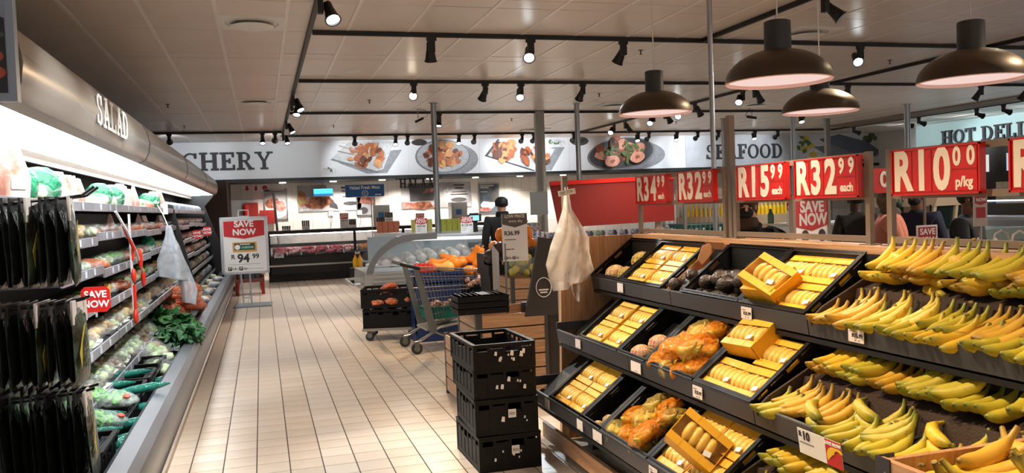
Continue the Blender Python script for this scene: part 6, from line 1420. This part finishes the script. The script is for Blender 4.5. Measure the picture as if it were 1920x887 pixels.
MB().cyl((-.09, .02, .57), (-.06, .02, .03), .014, n=8).cyl((.06, .02, .57), (.07, .02, .03), .014, n=8).box((-.08, .01, .14), (.08, .03, .165)).out('leg', sf, t)
MB().prism([(-.22, -.22), (.40, -.22), (.40, .34), (-.22, .34)], 'z', 0, .03).out('base_plate', M('stand_base', (128, 134, 138), .5), t)
MB().box((-.09, .0, 1.56), (.09, .03, 1.575)).box((-.09, .0, 1.575), (-.075, .03, 1.68)).box((.075, .0, 1.575), (.09, .03, 1.68)).box((-.09, 0, 1.665), (.09, .03, 1.68)).out('top_handle', sf, t)
brn = M('chair_brown', (112, 56, 44), .5); rdm = M('dull_red', (164, 40, 32), .45)
t = thing('display_cart', 'red brown display cart behind the save now stand', 'cart', (-.28, 17.5, 0))
MB().box((-.28, 0, .25), (.28, .5, .32)).box((-.28, 0, .32), (-.25, .5, 1.0)).box((.25, 0, .32), (.28, .5, .9)).box((-.28, .47, .32), (.28, .5, 1.2)).out('body', brn, t)
for x in (-.25, .25): MB().cyl((x, .05, .0), (x * .92, .05, .27), .03, .045, 8).out('leg', rdm, t)
for q in range(4): MB().box((-.22 + .11 * q, .1, .32), (-.13 + .11 * q, .3, .5 + .04 * (q % 2))).out('dark_pack', charcoal, t)
MB().box((.22, -.02, .40), (.30, .02, .62)).out('tan_flap', oak, t)
t = thing('red_cabinet', 'red extinguisher cabinet on the wall behind the poster stand', 'cabinet', (-.42, 22.3, 1.15)); MB().box((0, 0, 0), (.35, .25, .75)).out('housing', rdm, t); MB().box((.38, .0, .2), (.75, .22, .55)).out('hose_box', rdm, t); MB().cyl((.05, -.06, .1), (.05, -.06, .7), .07, n=10).out('extinguisher', red, t)
t = thing('bollard', 'tall grey pipe stand left of the framed chop poster', 'stand', (.42, 20.9, 0)); MB().cyl((0, 0, 0), (-.12, 0, 2.1), .03, n=8).out('pipe', alu, t)
for i, x in enumerate((1.92, 2.02)): 
    t = thing('juice_bottle', ('orange juice bottle', 'second orange juice bottle')[i] + ' on the floor beside the deli end', 'bottle', (x, 18.6, .35)); MB().lathe((0, 0, 0), [(0, 0), (.055, 0), (.058, .15), (.05, .2), (.022, .24), (.022, .27), (0, .27)], 12).out('bottle', M('juice_%d' % i, (240, 180, 40), .3), t, smooth=True); MB().cyl((0, 0, .27), (0, 0, .29), .024, n=10).out('cap', red, t)
tag(MB().box((1.8, 18.5, 0), (2.2, 18.75, .35)).out('low_shelf', blackmat), 'low black shelf carrying the orange juice bottles', 'shelf')
# ---------------------------------------------------------------- people
skin_l = M('skin_light', (204, 150, 120), .5); skin_b = M('skin_brown', (110, 70, 50), .5); skin_d = M('skin_dark', (70, 44, 34), .5); eye_m = M('eye', (20, 16, 14), .2)
def skinned(name, verts, edges, mat, parent, sub=1):
    me = bpy.data.meshes.new(name); me.from_pydata([v[:3] for v in verts], edges, []); me.materials.append(mat)
    o = bpy.data.objects.new(name, me); _link(o, parent)
    sk = o.modifiers.new('skin', 'SKIN'); sk.use_smooth_shade = True
    for i, v in enumerate(verts):
        d = me.skin_vertices[0].data[i]; r = v[3]; d.radius = r if isinstance(r, tuple) else (r, r); d.use_root = (i == 0)
    ss = o.modifiers.new('sub', 'SUBSURF'); ss.levels = sub; ss.render_levels = sub
    return o
def person(label, x, y, yaw, h, skin, top, bottom, lean=(0, 0), hood=None, hair=None, mask=None, arms='down', cap=None, headturn=0., wide=1.):
    t = thing('person', label, 'person', (x, y, 0), yaw); k = h / 1.72
    lx, ly = lean; Wd = wide
    pel = (0, 0, .95 * k); wst = (lx * .3, ly * .3, 1.08 * k); ch = (lx * .7, ly * .7, (1.28 - .12 * (abs(lx) + abs(ly))) * k); nk = (lx, ly, (1.44 - .22 * (abs(lx) + abs(ly))) * k)
    hd = (lx * 1.18, ly * 1.18 - .03, nk[2] + .10 * k); ht = (lx * 1.28, ly * 1.28 - .02, nk[2] + .235 * k)
    sh = lambda s: (nk[0] + s * .185 * Wd, nk[1] + .01, nk[2] - .075 * k)
    if arms == 'down': el = lambda s: (sh(s)[0] + s * .06, sh(s)[1] + .02, sh(s)[2] - .29 * k); wr = lambda s: (el(s)[0] + s * .0, el(s)[1] - .08, el(s)[2] - .25 * k)
    elif arms == 'fold': el = lambda s: (sh(s)[0] + s * .05, sh(s)[1] - .05, sh(s)[2] - .27 * k); wr = lambda s: (nk[0] - s * .08, nk[1] - .24, sh(s)[2] - .25 * k + .03 * s)
    else: el = lambda s: (sh(s)[0] + s * .05, sh(s)[1] - .10, sh(s)[2] - .25 * k); wr = lambda s: (el(s)[0] - s * .05, el(s)[1] - .25, el(s)[2] + .0)
    V = [(*pel, (.15 * Wd, .11)), (*wst, (.14 * Wd, .105)), (*ch, (.15 * Wd, .10)), (*nk, .055), (*hd, (.078, .09)), (*ht, (.07, .08))]; E = [(0, 1), (1, 2), (2, 3), (3, 4), (4, 5)]
    C = [(*pel, (.17 * Wd, .13)), (*wst, (.165 * Wd, .13)), (*ch, (.195 * Wd, .145)), (nk[0] * .97 + ch[0] * .03, nk[1], nk[2] - .045, .105), (nk[0], nk[1], nk[2] + .045, .075)]; F = [(0, 1), (1, 2), (2, 3), (3, 4)]
    L = [(*pel, (.16 * Wd, .13))]; G = []
    for s in (-1, 1):
        n = len(V); V += [(*sh(s), .05), (*el(s), .045), (*wr(s), .032)]; E += [(2, n), (n, n + 1), (n + 1, n + 2)]
        n = len(C); C += [(*sh(s), .085 * Wd ** .5), (*el(s), .065), (wr(s)[0] * .96 + el(s)[0] * .04, wr(s)[1] * .96 + el(s)[1] * .04, wr(s)[2] * .96 + el(s)[2] * .04, .05)]; F += [(2, n), (n, n + 1), (n + 1, n + 2)]
        hp, kn, an, toe = (s * .10, 0, .86 * k), (s * .11, -.02, .48 * k), (s * .11, .02, .09), (s * .12, -.14, .04)
        n = len(V); V += [(*hp, .085), (*kn, .058), (*an, .042), (*toe, .035)]; E += [(0, n), (n, n + 1), (n + 1, n + 2), (n + 2, n + 3)]
        n = len(L); L += [(*hp, .105), (*kn, .08), (s * .11, .02, .14, .075)]; G += [(0, n), (n, n + 1), (n + 1, n + 2)]
        d = (Vector(wr(s)) - Vector(el(s))).normalized(); w0 = Vector(wr(s)); sd = d.orthogonal().normalized()
        hb = MB(); hb.ball(w0 + d * .045, (.034, .034, .046), 8)
        for q in range(4):
            o_ = sd * (.018 * (q - 1.5)); Lf = (.062, .074, .070, .054)[q]
            hb.tube([w0 + d * .07 + o_, w0 + d * (.07 + Lf * .55) + o_, w0 + d * (.07 + Lf) + o_ + Vector((0, -.012, -.008))], [.009, .0085, .006], 6)
        hb.tube([w0 + d * .02 + sd * .03, w0 + d * .05 + sd * .052, w0 + d * .08 + sd * .055], [.011, .010, .007], 6); hb.out('hand', skin, t, smooth=1.4)
        MB().ball((s * .115, -.05, .05), (.05, .14, .05), 10).out('shoe', blackmat, t, smooth=1.4)
    skinned('body', V, E, skin, t, 2)
    skinned('jacket', C, F, top, t, 2); skinned('trousers', L, G, bottom, t, 1)
    hc = Vector(((hd[0] + ht[0]) / 2, (hd[1] + ht[1]) / 2, (hd[2] + ht[2]) / 2)); fd = Matrix.Rotation(headturn, 3, 'Z') @ Vector((0, -1, 0)); sd = Matrix.Rotation(headturn, 3, 'Z') @ Vector((1, 0, 0))
    MB().tube([hc + fd * .085 + Vector((0, 0, .02)), hc + fd * .105 + Vector((0, 0, -.02)), hc + fd * .09 + Vector((0, 0, -.03))], [.008, .014, .01], 6).out('nose', skin, t, smooth=1.4)
    for s in (-1, 1): MB().ball(hc + fd * .085 + sd * (.033 * s) + Vector((0, 0, .018)), .011, 6).out('eye', eye_m, t)
    if not mask: MB().tube([hc + fd * .088 - sd * .026 + Vector((0, 0, -.058)), hc + fd * .096 + Vector((0, 0, -.060)), hc + fd * .088 + sd * .026 + Vector((0, 0, -.058))], .006, 5).out('mouth', M('lips', (140, 80, 70), .5) if 'lips' not in bpy.data.materials else bpy.data.materials['lips'], t)
    for s in (-1, 1): MB().ball(hc + sd * (.085 * s), (.014, .022, .03), 7).out('ear', skin, t, smooth=1.4)
    if hair: MB().ball(hc - fd * .022 + Vector((0, 0, .045)), (.10, .102, .095), 12, jit=.04).out('hair', hair, t, smooth=1.4)
    if hood: 
        MB().ball(hc - fd * .05 + Vector((0, 0, .01)), (.125, .11, .15), 12, jit=.04).ball(hc - fd * .02 + Vector((0, 0, -.13)), (.13, .11, .07), 10, jit=.06).out('hood', hood, t, smooth=1.4)
    if mask: MB().ball(hc + fd * .042 + Vector((0, 0, -.045)), (.072, .062, .052), 10).out('face_mask', mask, t, smooth=1.4)
    if cap:
        MB().lathe(hc + Vector((0, 0, .02)), [(.105, -.03), (.108, .02), (.10, .07), (.06, .105), (0, .115)], 16).ball(hc + fd * .10 + Vector((0, 0, .02)), (.07, .07, .008), 10).out('cap', cap, t, smooth=1.4)
        MB().box(hc - fd * .10 + Vector((-.04, -.01, .03)), hc - fd * .11 + Vector((.04, .01, .045))).out('cap_strap', charcoal, t)
    return t
cl = {k: M('cloth_' + k, c, .85, bump=.25, bs=30) for k, c in dict(black=(20, 20, 22), brown=(70, 46, 30), salmon=(206, 128, 104), navy=(26, 30, 54), dark=(42, 38, 36), denim=(44, 50, 66), grey=(70, 70, 74)).items()}
hairm = M('dark_hair', (24, 18, 16), .6); greenmask = M('green_mask', (30, 66, 60), .8); hijab = M('patterned_scarf', (74, 64, 56), .8, col2=(120, 96, 70), vs=14)
person('person in black coat and cap seen from behind at the deli counter', 3.70, 13.0, PI, 1.70, skin_l, cl['black'], cl['denim'], cap=cl['black'], hair=hairm, wide=1.3)
MB().lathe((0, .0, 1.36), [(.10, .0), (.115, .06), (.10, .12), (.085, .13)], 14).out('coat_collar', cl['black'], [o for o in bpy.data.objects if o.name == 'person'][0], smooth=True)
person('person in black mask and brown hood leaning over the goods', 4.68, 6.78, -.15, 1.72, skin_l, cl['black'], cl['dark'], lean=(-.42, -.18), hood=cl['brown'], mask=cl['black'], arms='fwd', headturn=-.3)
person('person in salmon sweatshirt with green mask and patterned scarf', 6.40, 7.48, .9, 1.60, skin_b, cl['salmon'], cl['denim'], lean=(.04, -.02), hood=hijab, mask=greenmask, arms='fwd', wide=1.35)
person('person in navy jacket beside the salmon sweatshirt', 7.12, 7.85, -1.2, 1.60, skin_b, cl['navy'], cl['denim'], hair=hairm, mask=cl['black'], wide=1.1)
person('person in dark cardigan seen from behind, left of salmon sweatshirt', 6.78, 8.45, 2.7, 1.58, skin_d, cl['dark'], cl['dark'], hair=hairm)
person('person in black with folded arms behind the tall save now sign', 6.45, 6.47, .5, 1.56, skin_b, cl['black'], cl['black'], hair=hairm, mask=cl['black'], arms='fold', wide=1.1)
person('staff member in black behind the seafood counter', 9.2, 12.6, -.3, 1.68, skin_b, cl['black'], cl['dark'], hair=hairm, mask=cl['grey'])
person('small dark figure far behind the salmon sweatshirt', 9.6, 10.9, .4, 1.72, skin_d, cl['black'], cl['dark'], hair=hairm)

# ---------------------------------------------------------------- goods and cases beyond the fruit stand
t = thing('goods_case', 'long low white case with packed goods behind the red board', 'display case', (2.75, 7.9, 0))
MB().box((0, 0, 0), (1.5, .7, 1.12)).out('case', M('case_white', (206, 208, 210), .4), t); MB().box((0, -.02, 1.12), (1.5, .0, 1.22)).out('glass_lip', glass, t); MB().box((-.02, .7, 1.0), (1.5, .74, 1.15)).out('rear_shelf', charcoal, t)
cols = [M('goods_%d' % i, c, .4, col2=(230, 228, 226), vs=30) for i, c in enumerate([(40, 66, 130), (170, 40, 44), (60, 130, 90), (210, 190, 120), (120, 140, 170), (150, 120, 160)])]
bxm = [MB().box((-.045, -.04, 0), (.045, .04, .16)).mesh('pack', m) for m in cols]
for i in range(22):
    c = i % 6 if i < 12 else (0, 4, 0)[i % 3]
    tag(put(bxm[c], 'boxed_pack', None, (2.82 + .065 * i, 8.2 + .10 * (i % 2), 1.121), random.uniform(-.2, .2)), ('blue', 'red', 'green', 'yellow', 'grey blue', 'lilac')[c] + ' pack in the case under the red board, ' + nth(i) + ' from the bag roll', 'pack')
for i in range(7):
    tag(put(bxm[(1, 0, 0, 1, 0, 4, 1)[i]], 'boxed_pack', None, (4.55 + .10 * (i % 4), 14.4, .92 + .17 * (i // 4)), 0, 1.05), 'red or blue pack on the shelf below the blank grey card, ' + nth(i) + ' of them', 'pack')
tag(MB().box((4.4, 14.3, 0), (5.0, 14.6, .92)).out('pack_shelf', charcoal), 'dark shelf unit under the blank grey card', 'shelf')
t = thing('price_sign', 'blank grey card on a thin pole left of the square post', 'price sign', (4.66, 14.0, .9)); MB().box((-.16, 0, .50), (.16, .012, .90)).out('board', M('card_grey', (118, 112, 108), .6), t); MB().prism([(-.05, .50), (.05, .50), (0, .44)], 'y', 0, .012).cyl((0, .006, -.9), (0, .006, .5), .014, n=6).out('pole', alu, t)
t = thing('roll_cage', 'wire roll cage with teal crates behind the price boards', 'roll cage', (4.62, 8.05, 0)); b = MB()
for k in range(12): b.cyl((-.30 + .055 * k, 0, .2), (-.30 + .055 * k, 0, 1.62), .004, n=4).cyl((-.30 + .055 * k, .5, .2), (-.30 + .055 * k, .5, 1.62), .004, n=4)
for z in (.2, .6, 1.0, 1.3, 1.6): b.cyl((-.32, 0, z), (.32, 0, z), .006, n=4).cyl((-.32, .5, z), (.32, .5, z), .006, n=4)
b.out('wire_side', wire, t)
for x in (-.32, .32):
    for y in (0, .5): MB().box((x - .014, y - .014, .1), (x + .014, y + .014, 1.7)).out('upright', alu, t)
MB().box((-.32, 0, .1), (.32, .5, .2)).out('deck', charcoal, t)
for x in (-.27, .27):
    for y in (.06, .44): MB().cyl((x, y - .015, .05), (x, y + .015, .05), .05, n=12).out('wheel', blackmat, t)
for i, z in enumerate((.21, .62, 1.0)): crate(('lowest teal crate in the roll cage', 'middle teal crate in the roll cage', 'top teal crate in the roll cage, tied with white string')[i], .56, .42, .36 if i < 2 else .30, (4.62, 8.3, z), 0, tealp)
t = thing('save_now_stand', 'grey framed save now poster seen over the oak ledge', 'poster stand', (4.08, 5.6, 0), .28)
MB().prism([(-.20, .4), (.22, .4), (.20, 1.55), (-.20, 1.55)], 'y', 0, .02).out('poster', paper, t)
b = MB(); b.box((-.225, -.01, .4), (-.195, .03, 1.58)).box((.19, -.01, .4), (.22, .03, 1.58)).box((-.225, -.01, 1.54), (.22, .03, 1.58)).out('frame', taupe, t)
MB().prism([(-.19, 1.535), (-.19, 1.33), (0, 1.29), (.185, 1.33), (.185, 1.535)], 'y', -.005, 0).out('header', M('dull_header', (176, 36, 44), .5), t); txt('SAVE', .125, M('dull_white', (214, 204, 204), .6), t, (0, -.0065, 1.475), off=.005); txt('NOW', .125, bpy.data.materials['dull_white'], t, (.01, -.0065, 1.375), off=.005)
for q in range(2): MB().prism(ell(-.08 + .2 * q, 1.25, .045, .05, 12), 'y', -.003, 0).out('fruit_print', dsq, t)
MB().box((-.22, 0, 0), (-.19, .03, .4)).box((.19, 0, 0), (.22, .03, .4)).out('leg', taupe, t)
t = thing('seafood_counter', 'pale steel fish counter beyond the stand', 'fish counter', (6.6, 11.4, 0)); MB().box((0, 0, .25), (5.2, .9, .82)).out('cladding', steelp, t); MB().box((0, .05, 0), (5.2, .9, .25)).out('plinth', blackmat, t); MB().prism([(-.05, .82), (.1, 1.08), (.8, 1.12), (.9, .82)], 'x', 0, 5.2).out('worktop', icem, t); MB().strip([(0, 1.05), (.1, 1.25), (.4, 1.32)], 'x', 0, 5.2).out('glass_screen', glass, t)
t = thing('bottle_shelf', 'back shelf of yellow bottles behind the fish counter', 'shelf', (7.3, 13.6, 0)); MB().box((0, 0, 0), (2.4, .4, 1.24)).out('unit', M('unit_tan', (170, 140, 104), .6), t); MB().box((0, .36, 1.24), (2.4, .4, 1.75)).out('back_board', M('board_cream', (214, 206, 190), .6), t)
_bt = MB().lathe((0, 0, 0), [(0, 0), (.035, 0), (.037, .12), (.03, .15), (.012, .18), (.012, .21), (0, .21)], 10).mesh('bottle', M('yellow_bottle', (236, 190, 20), .3), True); _bc = MB().cyl((0, 0, .205), (0, 0, .235), .015, n=8).mesh('cap', M('bottle_cap', (240, 214, 70), .4))
for i in range(26): 
    o = put(_bt, 'yellow_bottle', None, (7.40 + .085 * (i % 26), 13.72, 1.24)); put(_bc, 'cap', o); tag(o, 'yellow bottle on the shelf behind the fish counter, ' + nth(i) + ' from the roll cage', 'bottle')
for i, (x, c) in enumerate(((7.9, (20, 90, 60)), (8.3, (140, 20, 30)), (8.5, (150, 60, 30)))): tag(MB().lathe((0, 0, 0), [(0, 0), (.05, 0), (.05, .14), (.02, .2), (.02, .24), (0, .24)], 10).out('jar', M('jar_%d' % i, c, .3), None, (x, 11.9, 1.125), smooth=True), ('green', 'dark red', 'rust red')[i] + ' jar standing on the fish counter', 'jar')
save_card('small save now card on the fish counter', 8.05, 11.5, 1.10, .24, .36, 'R85.99')
t = thing('price_board', 'red price board far behind, between two frame uprights', 'price board', (5.55, 6.55, 1.56)); MB().box((-.12, 0, 0), (.55, .02, .23)).out('board', red, t); txt('0', .20, cream, t, (.02, -.004, .12), off=.006); txt('00', .09, cream, t, (.20, -.004, .16), off=.003); txt('for 6', .05, cream, t, (.22, -.004, .06))
MB().cyl((-.1, .03, 0), (-.1, .03, -.7), .015, n=6).cyl((.5, .03, 0), (.5, .03, -.7), .015, n=6).out('leg', taupe, t)
tag(MB().box((5.2, 6.5, 0), (6.2, 7.0, .86)).out('low_table', blackmat), 'dark low table under the far red price board', 'table')
t = thing('price_sign', 'small save now sign just above the oak ledge', 'price sign', (5.30, 5.74, .6)); MB().box((-.105, 0, .42), (.105, .008, .68)).out('board', paper, t); MB().box((-.09, -.004, .50), (.09, 0, .665)).out('header', bpy.data.materials['dull_header'], t); txt('SAVE', .07, paper, t, (0, -.0055, .625), off=.002); txt('NOW', .07, paper, t, (0, -.0055, .555), off=.002); MB().cyl((0, .004, -.6), (0, .004, .42), .012, n=6).out('pole', alu, t)
t = thing('price_sign', 'tall narrow save now sign at the right over the bananas', 'price sign', (4.90, 4.80, .7)); MB().box((-.06, 0, .60), (.06, .008, .86)).out('board', M('card_dim', (206, 190, 182), .6), t); MB().prism([(-.05, .85), (-.05, .765), (0, .75), (.05, .765), (.05, .85)], 'y', -.003, 0).box((-.04, -.003, .66), (.04, 0, .735)).out('header', bpy.data.materials['dull_header'], t); txt('SAVE', .034, paper, t, (0, -.0045, .825), off=.001); txt('NOW', .034, paper, t, (0, -.0045, .787), off=.001); MB().cyl((0, .004, -.7), (0, .004, .6), .012, n=6).out('pole', alu, t)
t = thing('handbag', 'dark open basket bag with white handles over the ledge', 'bag', (4.62, 4.38, .85)); MB().prism([(-.16, 0), (.16, 0), (.19, .36), (-.18, .36)], 'y', -.08, .08).out('bag_body', cl['dark'], t); wh = M('bag_handle', (222, 214, 206), .5)
for d in (-.07, .07): MB().tube([(.02, d, .34), (.04, d, .41), (.09, d, .435), (.14, d, .41), (.17, d, .34)], .008, 6).tube([(-.14, d, .34), (-.10, d, .39), (-.06, d, .34)], .008, 6).out('handle', wh, t)
tag(MB().box((4.35, 4.2, 0), (4.95, 4.7, .85)).out('low_table', blackmat), 'dark low table under the basket bag', 'table')
t = thing('vintage_truck', 'cream cabbed vintage truck used as a display', 'truck', (8.75, 9.0, 0), .25); cr_ = M('truck_cream', (206, 186, 160), .35); si = M('truck_silver', (150, 160, 158), .25, .5)
MB().prism([(-.42, 1.36), (-.36, 1.47), (.1, 1.56), (.55, 1.54), (.62, 1.40), (.60, 1.36)], 'y', 0, 1.0).out('cab_roof', cr_, t, smooth=.6)
for x in (-.40, .08, .50): MB().prism([(x, 1.37), (x + .06, 1.37), (x - .0, 1.06), (x - .06, 1.06)], 'y', .02, .08).out('windscreen_post', cr_, t)
MB().box((-.42, .05, 1.05), (.56, .07, 1.38)).out('windscreen', M('dark_glass', (20, 34, 34), .1), t); MB().box((.40, .05, .9), (.62, 1.0, 1.4)).out('cab_side', cr_, t)
MB().prism([(-.62, .45), (-.64, .95), (-.50, 1.06), (.50, 1.06), (.62, .95), (.60, .45)], 'y', -.7, .1).out('bonnet', si, t, smooth=.6); MB().box((-.3, -.72, .55), (.3, -.70, .9)).out('grille', charcoal, t)
MB().cyl((-.5, -.72, .85), (-.5, -.66, .85), .1, n=12).cyl((.5, -.72, .85), (.5, -.66, .85), .1, n=12).out('headlamp', chrome, t)
for x in (-.6, .6): MB().cyl((x - .08, -.3, .32), (x + .08, -.3, .32), .32, n=18).cyl((x - .08, .9, .32), (x + .08, .9, .32), .32, n=18).out('wheel', blackmat, t)
MB().box((-.6, -.6, .3), (.6, 1.2, .5)).out('chassis', blackmat, t)
t = thing('hot_deli_case', 'long lit hot deli case under the pale blue wall', 'deli case', (12.2, 8.6, 0)); MB().box((0, 0, 0), (.9, 5.5, 1.0)).out('base', steelp, t); MB().box((.02, 0, 1.0), (.9, 5.5, 1.06)).out('worktop', icem, t); MB().strip([(0, 1.06), (.1, 1.3), (.5, 1.36)], 'y', 0, 5.5).out('glass_screen', glass, t); MB().box((.30, .1, 1.33), (.36, 5.4, 1.35)).out('lamp_strip', glow('deli_strip', (.62, .72, 1.0), 3), t)
t = thing('menu_wall', 'dark service wall with lit screens beneath hot deli letters', 'service wall', (16.4, 9.0, 0)); MB().box((0, 0, 0), (.3, 8.5, 2.55)).out('backing', M('service_dark', (36, 30, 30), .6), t)
for q in range(5): MB().box((-.02, .4 + 1.6 * q, 1.95), (0, 1.5 + 1.6 * q, 2.35)).out('screen', glow('menu_screen_%d' % q, ((.5, .45, .9), (.75, .8, .9), (.9, .5, .4), (.6, .7, .9), (.9, .85, .8))[q], .8), t)
for q in range(6): MB().box((-.02, .3 + 1.35 * q, 1.2), (0, 1.2 + 1.35 * q, 1.7)).out('poster', cols[(1, 3, 1, 0, 3, 1)[q]], t)
t = thing('price_card', 'white red headed card beside the lit deli photos', 'price card', (6.85, 5.9, .9)); MB().box((-.06, 0, .46), (.06, .008, .64)).out('board', paper, t); MB().box((-.05, -.003, .53), (.05, 0, .63)).out('header', bpy.data.materials['dull_header'], t); MB().cyl((0, .004, -.9), (0, .004, .46), .012, n=6).out('pole', alu, t)
tag(MB().box((6.75, 5.2, .0), (7.25, 5.6, 1.28)).out('dark_unit', cl['black']), 'tall black covered unit at the right edge behind bananas', 'display stand')
tag(MB().box((6.3, 4.55, .0), (6.7, 4.9, 1.27)).out('cardboard_display', cb), 'brown cardboard display at the right picture edge', 'display stand')
